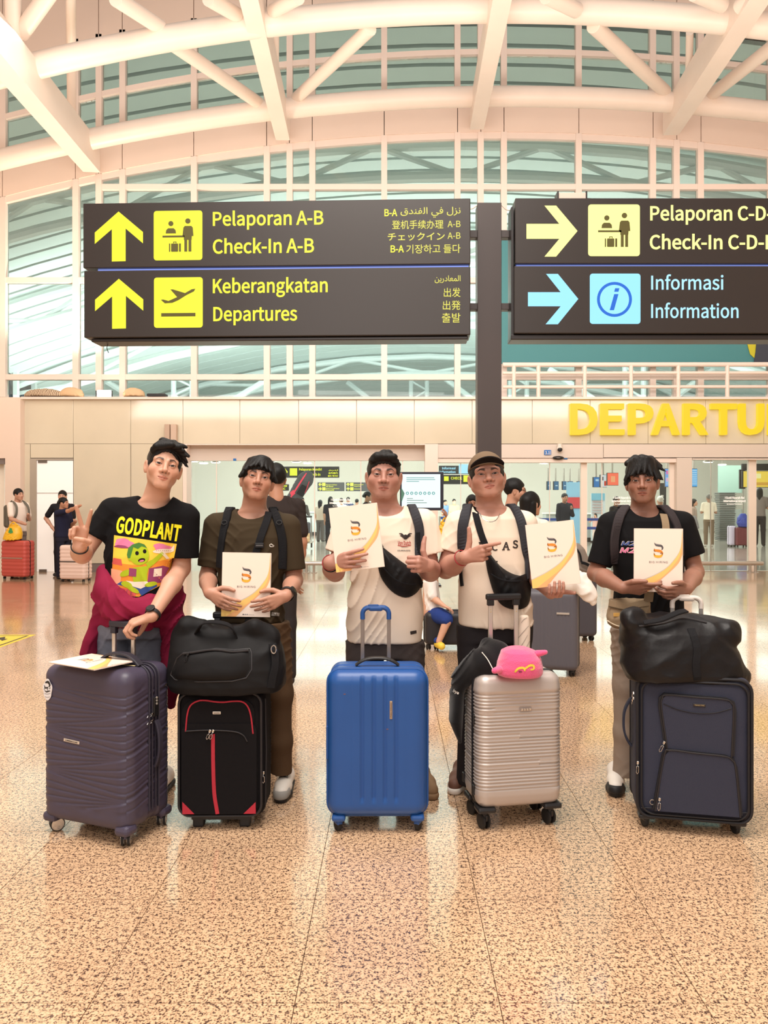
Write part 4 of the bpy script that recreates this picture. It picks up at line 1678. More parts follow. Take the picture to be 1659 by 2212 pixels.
# hanging skirt of the jacket, left and right of the legs
for rows_, dd in (([(1296, 206, 244, .05, .03), (1345, 196, 228, .045, .0), (1380, 183, 218, .04, -.02), (1416, 171, 212, .03, -.02)], d0 - .02),
                  ([(1262, 352, 386, .06, .02), (1300, 346, 391, .07, .0), (1345, 344, 397, .06, -.01), (1400, 349, 402, .05, -.01), (1450, 352, 394, .045, 0), (1500, 357, 385, .035, 0), (1532, 364, 377, .025, 0)], d0 - .01)):
 f_, l_, h_ = prof_fn(px_rows(rows_, dd), 2.2)
 J.add(f_, l_, h_, .025)
J.add(lambda p: d_ell(p, Q(289, 1212, dj - .07), (.150, .13, .175)), V(-9, -9, -9), V(9, 9, 9), .012, 's')
J.disp(folds(21, .014, 26, .45), .014)
j1 = p1.cloth('jacket', J, .006, MAROON, 'maroon jacket tied round the waist by its sleeves')
bv1 = tree_of(s1)
YEL = M('yellow_print', (238, 226, 40), .75)
PRT = {n: M('print_' + n, c, .75) for n, c in dict(sky=(246, 206, 74), orange=(238, 150, 60), pink=(226, 128, 168), mauve=(150, 70, 110), green=(176, 196, 40), darkgreen=(74, 128, 60), blue=(60, 86, 150), white=(240, 226, 206), red=(214, 96, 88), black=(26, 22, 24), peach=(244, 176, 140)).items()}
decal('lettering', bv1, *text2('GODPLANT', 249, 1151, 138, 37, .145, .042, .03, space=1.02), YEL, s1)
def pic(name, pts, m, off):
 o = decal('print_' + name, bv1, *poly2(pts), PRT[m], s1, off, 5)
 return o
# the printed picture: sunset city, clouds, aeroplane and a green child
pic('sky', [(246.5, 1156), (382, 1175), (370, 1235), (352, 1262), (300, 1289), (252, 1286), (241, 1258)], 'sky', .0022)
pic('glow', [(243, 1215), (300, 1222), (374, 1205), (368, 1240), (350, 1262), (300, 1288), (252, 1286), (241, 1258)], 'orange', .0026)
pic('cloud', blob2(268, 1173, 21, 9.5, 16, .12, 1, .12), 'pink', .003)
pic('cloud', blob2(352, 1183, 22, 8, 16, .12, 2, .15), 'pink', .003)
pic('cloud_edge', blob2(262, 1181, 16, 3.2, 12, .1, 0, .1), 'mauve', .0034)
pic('tower', [(245, 1205), (262, 1208), (264, 1222), (242, 1218)], 'red', .003)
pic('tower', [(240, 1228), (264, 1233), (258, 1268), (252, 1280), (240, 1255)], 'peach', .003)
pic('tower', [(322, 1228), (352, 1222), (366, 1226), (350, 1258), (318, 1262)], 'mauve', .003)
pic('tower', [(333, 1229), (350, 1227), (349, 1244), (331, 1246)], 'white', .0034)
pic('roof', [(252, 1268), (296, 1276), (292, 1289), (252, 1286)], 'red', .0034)
for i in range(4):
 pic('wall_line', [(256 + i * 9, 1271 + i * 1.6), (257.4 + i * 9, 1271 + i * 1.6), (256 + i * 9, 1286), (254.6 + i * 9, 1286)], 'mauve', .0037)
pic('water', [(252, 1262), (262, 1256), (300, 1262), (334, 1258), (340, 1266), (306, 1287), (296, 1274)], 'blue', .0037)
pic('plane', blob2(353, 1190.5, 23, 4.8, 16, 0, 0, -.05), 'white', .0037)
pic('plane_tail', [(368, 1187), (377, 1176), (376, 1190)], 'white', .004)
pic('plane_wing', [(346, 1193), (354, 1192), (366, 1206), (360, 1208)], 'white', .0041)
for i in range(8):
 pic('plane_window', blob2(338 + i * 4.4, 1189.4, .9, .9, 6), 'mauve', .0043)
pic('arm', band2([(318, 1222), (333, 1212), (346, 1200), (352, 1194)], [13, 10, 8, 7])[0][:25] + band2([(318, 1222), (333, 1212), (346, 1200), (352, 1194)], [13, 10, 8, 7])[0][:24:-1], 'green', .0042)
pic('torso', [(288, 1226), (322, 1222), (318, 1240), (318, 1256), (306, 1262), (288, 1258), (286, 1240)], 'green', .0040)
pic('nappy', [(272, 1254), (290, 1257), (318, 1256), (324, 1262), (304, 1272), (284, 1266)], 'white', .0043)
pic('leg', blob2(274, 1263, 13, 6.5, 14, .03, 0, .35), 'green', .0045)
pic('leg', blob2(288, 1274, 14, 5.2, 14, .03, 0, .45), 'green', .0045)
pic('leg', blob2(326, 1262, 14, 5.2, 14, .03, 0, -.2), 'green', .0045)
pic('arm', blob2(272, 1238, 14, 6.5, 14, .03, 0, -.35), 'green', .0045)
pic('toy', [(279, 1227), (295, 1229), (294, 1246), (278, 1244)], 'mauve', .0047)
pic('face', blob2(301, 1198, 21.5, 23, 22, .02, 0, .1), 'green', .0047)
pic('ear', blob2(281, 1204, 5, 7.5, 12, 0), 'green', .0049)
pic('hair', [(274, 1198), (277, 1184), (286, 1176), (300, 1172), (312, 1176), (318, 1184), (306, 1180), (298, 1186), (288, 1182), (284, 1196), (281, 1206), (276, 1206)], 'darkgreen', .0050)
pic('eye', blob2(296, 1195, 4, 4.6, 12), 'black', .0051)
pic('eye', blob2(312.5, 1191, 4, 4.6, 12), 'black', .0051)
pic('mouth', blob2(306, 1210, 8, 4.2, 12, 0, 0, -.2), 'black', .0051)
pic('tongue', blob2(306, 1211.5, 5.5, 2.0, 10, 0, 0, -.2), 'pink', .0053)
w = watch(p1.t, WL + (WL - EL) / np.linalg.norm(WL - EL) * -.012, WL - EL, .034, (-.25, -1, .45), RUBBER, DIAL)
bracelet(p1.t, WR + V(0, .0, .004), WR - ER + V(.06, 0, .16), .036, RUBBER, .003)
# ---- 2: olive T-shirt, holds a folder ----------------------------------------------------------
d0 = 3.95
p2 = Person('young man in dark olive T-shirt holding a white folder at his waist', (P(548, 1700, d0).x, d0, 0))
fr = Frame(Q(556.5, 1036, d0 - .01), 3, -9, 9, 1.0)
p2.head(fr, dict(w=.98, jaw=.95, lip=1.1, nose=1.05, eye=.0031, ear=1.1, brow=.8), (182, 134, 112), gaze=(0, 0), stub=.1)
p2.neck(Q(546, 1120, d0 + .05), .056, .066)
sr2 = px_rows([(1108, 492, 600, .085, .04), (1130, 484, 608, .112, .02), (1160, 474, 616, .125, .01), (1210, 472, 614, .125, 0), (1264, 474, 610, .124, 0), (1310, 468, 612, .125, 0), (1343, 466, 614, .125, 0)], d0)
p2.torso(inset(sr2))
SR, ER, WR = Q(468, 1136, d0), Q(449, 1246, d0 + .0), Q(452, 1280, d0 - .268)
SL, EL, WL = Q(622, 1138, d0), Q(636, 1254, d0 + .0), Q(618, 1287, d0 - .268)
p2.arm(SR, ER, WR, (.048, .040, .039, .027))
p2.arm(SL, EL, WL, (.048, .040, .039, .027))
df2 = d0 - .275
grip = {'index': (.25, .35, .25, .10), 'middle': (.3, .38, .25, .03), 'ring': (.35, .4, .25, -.05), 'pinky': (.4, .45, .3, -.14), 'thumb': [(.6, .6, .5), (.85, .3, .35), (.95, .1, .2)]}
hand(p2.B, WR, V(.78, -.42, -.40), V(.40, .90, -.0), 1, grip, .92)
hand(p2.B, WL, V(-.84, -.42, -.34), V(-.40, .90, -.0), -1, grip, .92)
p2.build_body()
p2.hair(dict(line=[(-.13, .034), (-.07, .034), (-.050, .012), (-.03, -.010), (-.005, .012), (.03, .018), (.05, -.045), (.12, -.055)], big=(.0865, .106, .088), cen=(0, .018, .036), dome=-2.2, tufts=[
 ((-.03, -.055, .080), (-.070, -.082, .024), .026, .006), ((-.01, -.062, .086), (-.046, -.097, .040), .026, .005), ((.0, -.065, .088), (-.024, -.103, .046), .026, .005), ((.01, -.065, .088), (.004, -.105, .043), .026, .005), ((.02, -.062, .086), (.030, -.101, .044), .026, .005),
 ((.03, -.058, .084), (.054, -.092, .034), .026, .005), ((.045, -.045, .075), (.078, -.068, .014), .026, .006), ((-.045, -.04, .075), (-.082, -.058, .006), .026, .007), ((.05, -.02, .06), (.088, -.030, .0), .026, .010), ((-.05, -.02, .06), (-.088, -.026, .0), .026, .010)]), 5)
slv = [(SR, Q(453, 1225, d0 - .01), .066, .062), (SL, Q(634, 1232, d0 - .01), .066, .062)]
S = shirt_solid(sr2, Q(470, 1132, d0 + .01), Q(620, 1134, d0 + .01), slv, (Q(548, 1100, d0 + .01), (.082, .10, .075)), 31, .007)
s2 = p2.cloth('shirt', S, .005, OLIVE)
legs = [[(Q(508, 1345, d0), .096), (Q(506, 1510, d0), .080), (Q(508, 1680, d0 + .04), .070)], [(Q(588, 1345, d0 - .02), .092), (Q(604, 1500, d0 - .04), .066), (Q(606, 1600, d0 - .02), .060), (Q(606, 1668, d0 - .0), .056)]]
hips = hips_of(sr2, d0, 1343)
p2.cloth('trousers', pants_solid(hips, legs, 7, .009), .006, BROWN)
hf = Q(606, 1735, 3.83) * V(1, 1, 0)
sh = shoe('shoe', p2.t, hf + V(.0, -.01, 0), hf + V(.0, .27, 0), WHITEL, RUBBER, GREYL)
lb = MB()
for i in range(5):
 y = hf[1] + .075 + i * .018
 z = .062 + i * .0075
 for s in (-1, 1):
  lb.tube([(hf[0] - s * .022, y, z + .018), (hf[0], y + .004, z + .026), (hf[0] + s * .022, y + .012, z + .020)], .0028, 6)
lb.build('laces', RUBBER, sh, world=True)
hf = Q(508, 1735, 3.87) * V(1, 1, 0)
shoe('shoe', p2.t, hf, hf + V(0, .28, 0), WHITEL, RUBBER, GREYL)
bv2 = tree_of(s2)
w = watch(p2.t, WL - (WL - EL) * .10, WL - EL, .035, (.75, -1, .3), RUBBER, DIAL)
tg = decal('emblem', bv2, *join2([band2([(582.5, 1176), (583.5, 1180.5), (588.5, 1181), (592, 1180)], [1, 1.4, 1.4, .8], 10), band2([(583, 1176.5), (586, 1175), (589, 1177.5), (592.5, 1178.5)], [1, 1.5, 1.5, 1], 10)]), WHITEL, s2)
decal('hem_label', bv2, [(587, 1322), (604, 1324), (603, 1331), (586, 1330)], [(0, 1, 2, 3)], GREYL, s2, .003)
# ---- 3: cream T-shirt, folder held out, thumbs up ------------------------------------------------
d0 = 3.95
p3 = Person('man in cream T-shirt with winged chest print, giving a thumbs up', (P(833, 1700, d0).x, d0, 0))
fr = Frame(Q(829, 1028, d0 - .01), 0, -3, 1, 1.03)
p3.head(fr, dict(w=1.03, jaw=1.15, fat=.004, nose=1.12, eye=.0033, lip=1.12, brow=1.1, fl=1.02), (178, 130, 114), stub=.45)
p3.neck(Q(833, 1118, d0 + .04), .063, .070)
sr3 = px_rows([(1098, 785, 880, .09, .04), (1118, 774, 894, .118, .02), (1155, 764, 904, .135, .01), (1210, 760, 910, .138, 0), (1265, 758, 912, .138, 0), (1310, 751, 914, .14, 0), (1350, 748, 914, .14, 0), (1384, 749, 911, .138, 0)], d0)
p3.torso(inset(sr3))
SR, ER, WR = Q(752, 1134, d0), Q(724, 1236, d0 - .04), Q(712, 1215, d0 - .26)
SL, EL, WL = Q(914, 1130, d0), Q(930, 1236, d0 - .02), Q(926, 1222, d0 - .24)
p3.arm(SR, ER, WR, (.047, .045, .047, .031))
p3.arm(SL, EL, WL, (.047, .045, .047, .031))
hand(p3.B, WR, V(.86, -.42, .16), V(.30, .95, 0), 1, {'index': (.12, .2, .15, .12), 'middle': (.15, .22, .15, .04), 'ring': (.2, .25, .2, -.06), 'pinky': (.25, .3, .2, -.16), 'thumb': [(.6, .6, .6), (.85, .4, .5), (.9, .3, .3)]}, 1.0)
hand(p3.B, WL, V(-.55, -.80, .15), V(-.75, .55, -.05), -1, {'index': (1.25, 1.6, .9, 0), 'middle': (1.3, 1.6, .9, 0), 'ring': (1.3, 1.6, .9, 0), 'pinky': (1.35, 1.6, .9, 0), 'thumb': [(.35, .85, .1), (-.08, 1, .0), (-.22, 1, -.05)]}, 1.06)
p3.build_body()
p3.hair(dict(line=[(-.13, .056), (-.07, .052), (-.050, .015), (-.02, -.004), (0, .020), (.03, .024), (.05, -.03), (.12, -.045)], big=(.0775, .100, .087), cen=(0, .020, .036), dome=-1.2, tufts=[
 ((-.03, -.065, .085), (.045, -.092, .085), .026, .016), ((.0, -.060, .095), (.058, -.078, .066), .028, .013), ((-.045, -.06, .08), (.0, -.094, .085), .02, .014), ((.02, -.05, .1), (.070, -.060, .05), .024, .010), ((-.055, -.05, .07), (-.050, -.07, .07), .018, .014)]), 8)
slv = [(SR, Q(728, 1196, d0 - .02), .070, .066), (SL, Q(931, 1198, d0 - .01), .074, .076)]
S = shirt_solid(sr3, Q(752, 1128, d0 + .01), Q(914, 1124, d0 + .01), slv, (Q(834, 1094, d0 - .01), (.088, .10, .073)), 41, .009)
s3 = p3.cloth('shirt', S, .005, WHITET)
legs = [[(Q(790, 1370, d0), .104), (Q(788, 1500, d0), .088), (Q(785, 1690, d0 + .04), .075)], [(Q(872, 1370, d0), .104), (Q(880, 1500, d0), .088), (Q(892, 1690, d0 + .04), .075)]]
hips = hips_of(sr3, d0, 1384)
p3.cloth('trousers', pants_solid(hips, legs, 9, .007), .007, CHAR)
TAN = M('tan_suede', (140, 112, 84), .8)
for sx, tx in ((785, -.03), (906, .07)):
 hf = Q(sx, 1735, 3.86) * V(1, 1, 0)
 shoe('shoe', p3.t, hf + V(tx, 0, 0), hf + V(0, .27, 0), TAN, TAN)
bv3 = tree_of(s3)
DKP = M('dark_print', (58, 50, 48), .8)
RDP = M('red_print', (176, 44, 44), .8)
wing = [band2([(876 - s * 3, 1160), (876 - s * 8, 1154), (876 - s * 14, 1152.5)], [4, 4, 1], 10) for s in (-1, 1)] + [band2([(876 - s * 3, 1162), (876 - s * 8, 1158), (876 - s * 12, 1157)], [3, 3, 1], 10) for s in (-1, 1)]
decal('winged_emblem', bv3, *join2(wing + [poly2(blob2(876, 1160, 5, 5.5, 14))]), DKP, s3)
decal('lettering', bv3, *text2('Von Dutch', 859.5, 1177.5, 28, 9.5, 0, .02), RDP, s3)
decal('underline', bv3, *band2([(859, 1178), (872, 1180), (888, 1178)], [1.2, 1.6, 1.2], 10), RDP, s3)
decal('lettering', bv3, *text2('ORIGINALS', 867, 1183, 15, 1.8), DKP, s3)
decal('lettering', bv3, *text2('LOS ANGELES/CA', 858.5, 1191.5, 28, 4, 0, .02), DKP, s3)
decal('hem_label', bv3, [(886, 1364), (899.5, 1361.5), (900, 1368), (887, 1371)], [(0, 1, 2, 3)], DKP, s3, .003)
bracelet(p3.t, WR + V(.0, .02, -.002), WR - ER + V(-.03, 0, 0), .037, REDCORD, .0026)
bracelet(p3.t, WR + V(.004, .035, -.010), WR - ER, .038, RUBBER, .003)
# ---- 4: cap, white T-shirt, points at his folder ------------------------------------------------
d0 = 3.95
p4 = Person('man in dark cap and white T-shirt, pointing one finger at his folder', (P(1066, 1700, d0).x, d0, 0))
fr = Frame(Q(1052, 1031, d0 - .0), 4, -10, -5, 1.03)
p4.head(fr, dict(w=1.06, jaw=1.12, fat=.003, nose=1.2, eye=.0029, lip=.92, smirk=.003, brow=.8, fl=.98), (180, 132, 114), stub=.25)
p4.neck(Q(1060, 1122, d0 + .05), .062, .072)
sr4 = px_rows([(1100, 1012, 1108, .09, .04), (1120, 1002, 1120, .118, .02), (1160, 996, 1128, .135, .01), (1215, 992, 1136, .138, 0), (1265, 990, 1140, .138, 0), (1310, 990, 1150, .138, 0), (1350, 991, 1153, .136, 0)], d0)
p4.torso(inset(sr4))
SR, ER, WR = Q(990, 1134, d0), Q(963, 1230, d0 - .02), Q(1004, 1204, d0 - .25)
SL, EL, WL = Q(1132, 1134, d0), Q(1150, 1235, d0 - .02), Q(1190, 1281, d0 - .155)
p4.arm(SR, ER, WR, (.046, .045, .048, .031))
p4.arm(SL, EL, WL, (.052, .044, .044, .030))
hand(p4.B, WR, V(.84, -.46, .26), V(.45, .86, .05), 1, {'index': (.02, .06, .04, -.05), 'middle': (1.15, 1.5, .8, 0), 'ring': (1.2, 1.5, .8, 0), 'pinky': (1.25, 1.5, .8, 0), 'thumb': [(.45, .9, .05), (.30, 1, 0), (.18, 1, 0)]}, 1.04)
hand(p4.B, WL, V(.03, -.96, .0), V(0, .05, 1), -1, {'index': (.55, .75, .35, .08), 'middle': (.55, .75, .35, .02), 'ring': (.55, .75, .35, -.04), 'pinky': (.6, .75, .35, -.12), 'thumb': [(.5, .8, .1), (.7, .6, .0), (.8, .5, .0)]}, .95)
p4.build_body()
p4.hair(dict(line=[(-.13, .09), (-.07, .06), (-.045, .02), (-.02, -.010), (0, .012), (.03, .014), (.05, -.04), (.12, -.05)], big=(.0765, .098, .084), cen=(0, .020, .034)), 9)
# cap
CAPT = M('tan_cap_cloth', (120, 100, 80), .85, bump=.3, bscale=400)
CAPD = M('black_cap_cloth', (22, 20, 22), .85)
C = Solid()
gw = p4.g['w']
def capfn(q, fr=fr, gw=gw):
 p = fr.loc(q)
 p[:, 0] /= gw
 d = d_ell(p, (0, .016, .040), (.0845, .106, .092))
 d = smax(d, (.040 - .10 * (p[:, 1] + .02) - p[:, 2]) * .9, .004)
 return d * fr.s * .9
C.add(capfn, fr.o - .16, fr.o + .2, .001)
solid_obj('cap', C, .004, CAPT, p4.t)
vis = []
nb = 22
for k in range(2):
 for i in range(nb):
  a = -1.25 + 2.5 * i / (nb - 1)
  for r_, dz in ((.0, .0), (.55, .014), (1.0, .012)):
   x = math.sin(a) * .080
   y = -.052 - math.cos(a) * .040 - r_ * .072 * max(0, math.cos(a * 1.02)) ** .6
   z = .052 + dz * math.cos(a) - .018 * (math.sin(a) ** 2) + k * .004
   vis.append(fr.w((x * gw, y, z)))
fs = []
for k in range(2):
 for i in range(nb - 1):
  for j in range(2):
   o = k * nb * 3 + i * 3 + j
   fs.append((o, o + 1, o + 4, o + 3))
for i in range(nb - 1):
 a = i * 3 + 2
 fs.append((a, a + 3, a + 3 + nb * 3, a + nb * 3))
obj('cap_visor', vis, fs, [CAPD], p4.t, world=True, smooth=True)
slv = [(SR, Q(972, 1192, d0 - .01), .070, .066), (SL, Q(1146, 1190, d0 - .01), .068, .064)]
S = shirt_solid(sr4, Q(990, 1126, d0 + .01), Q(1132, 1124, d0 + .01), slv, (Q(1058, 1094, d0 - .01), (.084, .10, .073)), 51, .010)
s4 = p4.cloth('shirt', S, .005, WHITET2)
legs = [[(Q(1028, 1345, d0), .100), (Q(1026, 1500, d0), .084), (Q(1018, 1690, d0 + .02), .075)], [(Q(1108, 1345, d0), .100), (Q(1110, 1500, d0), .084), (Q(1112, 1690, d0 + .04), .075)]]
hips = hips_of(sr4, d0, 1350)
p4.cloth('trousers', pants_solid(hips, legs, 19, .007), .007, BLACKP)
BRL = M('brown_leather', (110, 74, 60), .6)
for sx, tx in ((1000, -.05), (1112, .03)):
 hf = Q(sx, 1715, 3.95) * V(1, 1, 0)
 shoe('shoe', p4.t, hf + V(tx, -.02, 0), hf + V(.03, .25, 0), BRL, WHITEL)
bv4 = tree_of(s4)
for ch, x, y, w_, h_ in (('U', 1035, 1186, 14, 14), ('C', 1062, 1189.5, 13, 15), ('A', 1085.5, 1187.5, 15, 17), ('S', 1107, 1184.5, 12, 18)):
 decal('lettering', bv4, *text2(ch, x, y, w_, h_, .04, .03), DKP, s4)
 if ch in 'UA':
  for xx in (x - 1, x + w_ - 5):
   yy = y - (h_ if ch == 'U' else 0)
   decal('serif', bv4, *poly2([(xx, yy - 1), (xx + 6, yy - 1.2), (xx + 6, yy + 1), (xx, yy + 1.2)]), DKP, s4)
for i, (x, y) in enumerate(((1068, 1211), (1073, 1213))):
 decal('print_mark', bv4, *poly2(blob2(x, y, 2.4, 1.6, 8, .1)), DKP, s4)
b = MB()
arc = [Q(1036, 1108, d0 - .09), Q(1042, 1119, d0 - .125), Q(1052, 1125.5, d0 - .14), Q(1063, 1127, d0 - .14), Q(1073, 1122, d0 - .13), Q(1080, 1110, d0 - .09)]
b.tube(smooth_path(arc, 30), .0022, 6).build('chain_necklace', STEELM, p4.t, world=True, smooth=True)
bracelet(p4.t, WR + V(-.012, .02, -.004), WR - ER, .037, REDCORD, .0028)
# ---- 5: black T-shirt, folder in both hands -----------------------------------------------------
d0 = 4.02
p5 = Person('young man in plain black T-shirt with shaggy fringe, folder held in both hands', (P(1400, 1700, d0).x, d0, 0))
fr = Frame(Q(1387, 1040, d0 - .01), -2, -2, -2, 1.0)
p5.head(fr, dict(w=.97, jaw=.95, nose=1.08, eye=.0035, lip=1.0, ear=1.05, brow=.5), (152, 108, 90), stub=.5)
p5.neck(Q(1391, 1118, d0 + .05), .056, .066)
sr5 = px_rows([(1104, 1338, 1446, .085, .04), (1124, 1330, 1460, .112, .02), (1160, 1324, 1470, .124, .01), (1218, 1326, 1474, .122, 0), (1262, 1330, 1472, .118, 0), (1310, 1326, 1474, .118, 0), (1356, 1324, 1476, .118, 0)], d0)
p5.torso(inset(sr5))
SR, ER, WR = Q(1318, 1134, d0), Q(1287, 1238, d0 + .0), Q(1344, 1270, d0 - .27)
SL, EL, WL = Q(1474, 1132, d0), Q(1502, 1236, d0 + .0), Q(1484, 1272, d0 - .26)
p5.arm(SR, ER, WR, (.048, .041, .041, .028))
p5.arm(SL, EL, WL, (.048, .041, .041, .028))
hand(p5.B, WR, V(.90, -.36, .02), V(.30, .80, .52), -1 * -1, {'index': (.02, .05, .05, -.02), 'middle': (.25, .4, .3, .0), 'ring': (.5, .7, .4, 0), 'pinky': (.6, .8, .4, -.05), 'thumb': [(.75, .55, -.30), (.95, .15, -.12), (.98, .0, 0)]}, .98)
hand(p5.B, WL, V(-.74, -.40, -.14), V(-.25, .80, .35), -1, {'index': (.35, .7, .5, .06), 'middle': (.4, .75, .5, .0), 'ring': (.45, .8, .5, -.04), 'pinky': (.5, .8, .5, -.1), 'thumb': [(.7, .55, -.2), (.9, .25, .0), (.95, .1, .1)]}, .98)
p5.build_body()
p5.hair(dict(line=[(-.13, .030), (-.07, .030), (-.055, .015), (-.03, -.015), (-.005, .0), (.03, .006), (.05, -.045), (.12, -.055)], big=(.085, .108, .093), cen=(0, .016, .040), dome=-2.0, tufts=[
 ((-.02, -.060, .100), (-.066, -.086, .022), .028, .006), ((.0, -.065, .105), (-.045, -.099, .030), .028, .006), ((.005, -.065, .105), (-.018, -.104, .034), .028, .006), ((.02, -.065, .10), (.015, -.104, .036), .028, .006),
 ((.03, -.06, .10), (.046, -.096, .026), .026, .006), ((.04, -.05, .095), (.074, -.076, .010), .026, .006), ((-.04, -.05, .09), (-.082, -.060, .004), .026, .007), ((.05, -.03, .085), (.092, -.040, .006), .026, .006), ((-.05, -.03, .08), (-.086, -.030, -.008), .022, .008),
 ((.05, -.02, .1), (.108, -.030, .050), .024, .004), ((.045, -.01, .105), (.100, .0, .075), .026, .006), ((-.03, 0, .11), (-.07, -.02, .095), .03, .016)]), 12)
slv = [(SR, Q(1294, 1220, d0 - .01), .064, .060), (SL, Q(1498, 1200, d0 - .01), .064, .060)]
S = shirt_solid(sr5, Q(1320, 1128, d0 + .01), Q(1472, 1126, d0 + .01), slv, (Q(1392, 1094, d0 - .01), (.078, .10, .070)), 61, .006)
s5 = p5.cloth('shirt', S, .005, BLACKT)
legs = [[(Q(1358, 1360, d0 - .02), .092), (Q(1356, 1480, d0 - .03), .072), (Q(1352, 1580, d0 - .02), .064), (Q(1350, 1672, d0), .060)], [(Q(1440, 1360, d0), .094), (Q(1444, 1500, d0), .076), (Q(1446, 1680, d0 + .02), .066)]]
hips = hips_of(sr5, d0, 1356)
p5.cloth('trousers', pants_solid(hips, legs, 23, .008), .006, STONE)
hf = Q(1336, 1723, 3.90) * V(1, 1, 0)
shoe('shoe', p5.t, hf + V(-.015, 0, 0), hf + V(.06, .26, 0), WHITEL, RUBBER, RUBBER)
hf = Q(1448, 1723, 3.95) * V(1, 1, 0)
shoe('shoe', p5.t, hf, hf + V(0, .27, 0), WHITEL, RUBBER, RUBBER)
bv5 = tree_of(s5)
for (dx, dy, mt, of) in ((0, 0, 'white', .002), (.8, .6, 'blue', .0026)):
 decal('lettering', bv5, *text2('M2', 1341 + dx, 1178 + dy, 30, 9.5, .02, .03, .35), PRT[mt], s5, of)
 decal('lettering', bv5, *text2('M2', 1338 + dx, 1194 + dy, 32, 12, .02, .03, .35), PRT['pink' if mt == 'blue' else mt], s5, of)
# ---------------------------------------------------------------- luggage
def rbox(w, d, h, r, n, disp=None, z0=0.0, taper=0.0):
 """rounded box standing on z0, as verts and quads; disp(face, P, N)->offset along the normal. n = spacing"""
 half = np.array((w / 2, d / 2, h / 2))
 vs, fs = [], []
 def ticks(L):
  e = r * 1.6
  k = max(3, int(round((L - 2 * e) / n)))
  a = np.linspace(-L / 2, -L / 2 + e, 7)[:-1]
  b = np.linspace(-L / 2 + e, L / 2 - e, k + 1)
  c = np.linspace(L / 2 - e, L / 2, 7)[1:]
  return np.concatenate([a, b, c])
 T = [ticks(L) for L in (w, d, h)]
 base = 0
 for ax, sg, nm in ((1, -1, 'front'), (1, 1, 'back'), (0, -1, 'left'), (0, 1, 'right'), (2, 1, 'top'), (2, -1, 'bottom')):
  u, v = [i for i in range(3) if i != ax]
  A_, B_ = np.meshgrid(T[u], T[v], indexing='ij')
  p = np.zeros(A_.shape + (3,))
  p[..., u], p[..., v], p[..., ax] = A_, B_, sg * half[ax]
  p = p.reshape(-1, 3)
  q = np.clip(p, -half + r, half - r)
  nn = p - q
  nn /= np.linalg.norm(nn, axis=1)[:, None]
  pos = q + nn * r
  if disp is not None:
   o = disp(nm, pos + np.array((0, 0, h / 2)), nn)
   pos = pos + nn * o[:, None]
  na, nb = len(T[u]), len(T[v])
  i, j = np.meshgrid(np.arange(na - 1), np.arange(nb - 1), indexing='ij')
  a = (i * nb + j).ravel()
  f = np.stack([a, a + nb, a + nb + 1, a + 1], 1)
  flip = (ax == 1) != (sg > 0)
  flip = {('front'): False, 'back': True, 'left': True, 'right': False, 'top': False, 'bottom': True}[nm]
  if flip:
   f = f[:, ::-1]
  vs.append(pos)
  fs.append(f + base)
  base += len(pos)
 v = np.concatenate(vs) + np.array((0, 0, h / 2 + z0))
 f = np.concatenate(fs)
 # weld the seams
 key = np.round(v * 20000).astype(np.int64)
 _, first, inv = np.unique(key, axis=0, return_index=True, return_inverse=True)
 inv = np.asarray(inv).ravel()
 v2 = v[first]
 f2 = inv[f]
 ok = (f2[:, 0] != f2[:, 2]) & (f2[:, 1] != f2[:, 3]) & (f2[:, 0] != f2[:, 1]) & (f2[:, 1] != f2[:, 2]) & (f2[:, 2] != f2[:, 3]) & (f2[:, 3] != f2[:, 0])
 return v2, f2[ok]
def gs(x, s):
 return np.exp(-(x / s) ** 2)
def caster(parent, x, y, r, mat_w, mat_f, twin=True, ring=None, yaw=0.0, top=.07):
 """swivel caster: fork and wheel(s)"""
 R = Matrix.Rotation(yaw, 4, 'Z')
 off = .012
 b = MB()
 b.cyl((0, off * 0, top), (0, 0, r * 1.5), .014, .016, 14)
 b.box((0, .006, r * 1.55), (.026 if not twin else .016, r * 1.5, r * .9), .006)
 b.v = [tuple(R @ Vector(p) + Vector((x, y, 0))) for p in b.v]
 f = b.build('caster_fork', mat_f, parent)
 for s in ((-1, 1) if twin else (0,)):
  w = .012 if twin else .018
  b = MB()
  cx = s * .013
  b.lathe([(r * .45, -w / 2), (r * .9, -w / 2), (r, -w / 3), (r, w / 3), (r * .9, w / 2), (r * .45, w / 2)], (cx, off, r), 'x', 24)
  b.v = [tuple(R @ Vector(p) + Vector((x, y, 0))) for p in b.v]
  wo = b.build('wheel', mat_w, parent, smooth=True)
  if ring is not None:
   b = MB()
   b.lathe([(r * .70, -w / 2 - .001), (r * .86, -w / 2 - .001), (r * .86, w / 2 + .001), (r * .70, w / 2 + .001)], (cx, off, r), 'x', 24)
   b.v = [tuple(R @ Vector(p) + Vector((x, y, 0))) for p in b.v]
   b.build('hub_ring', ring, wo, smooth=True)
 return f
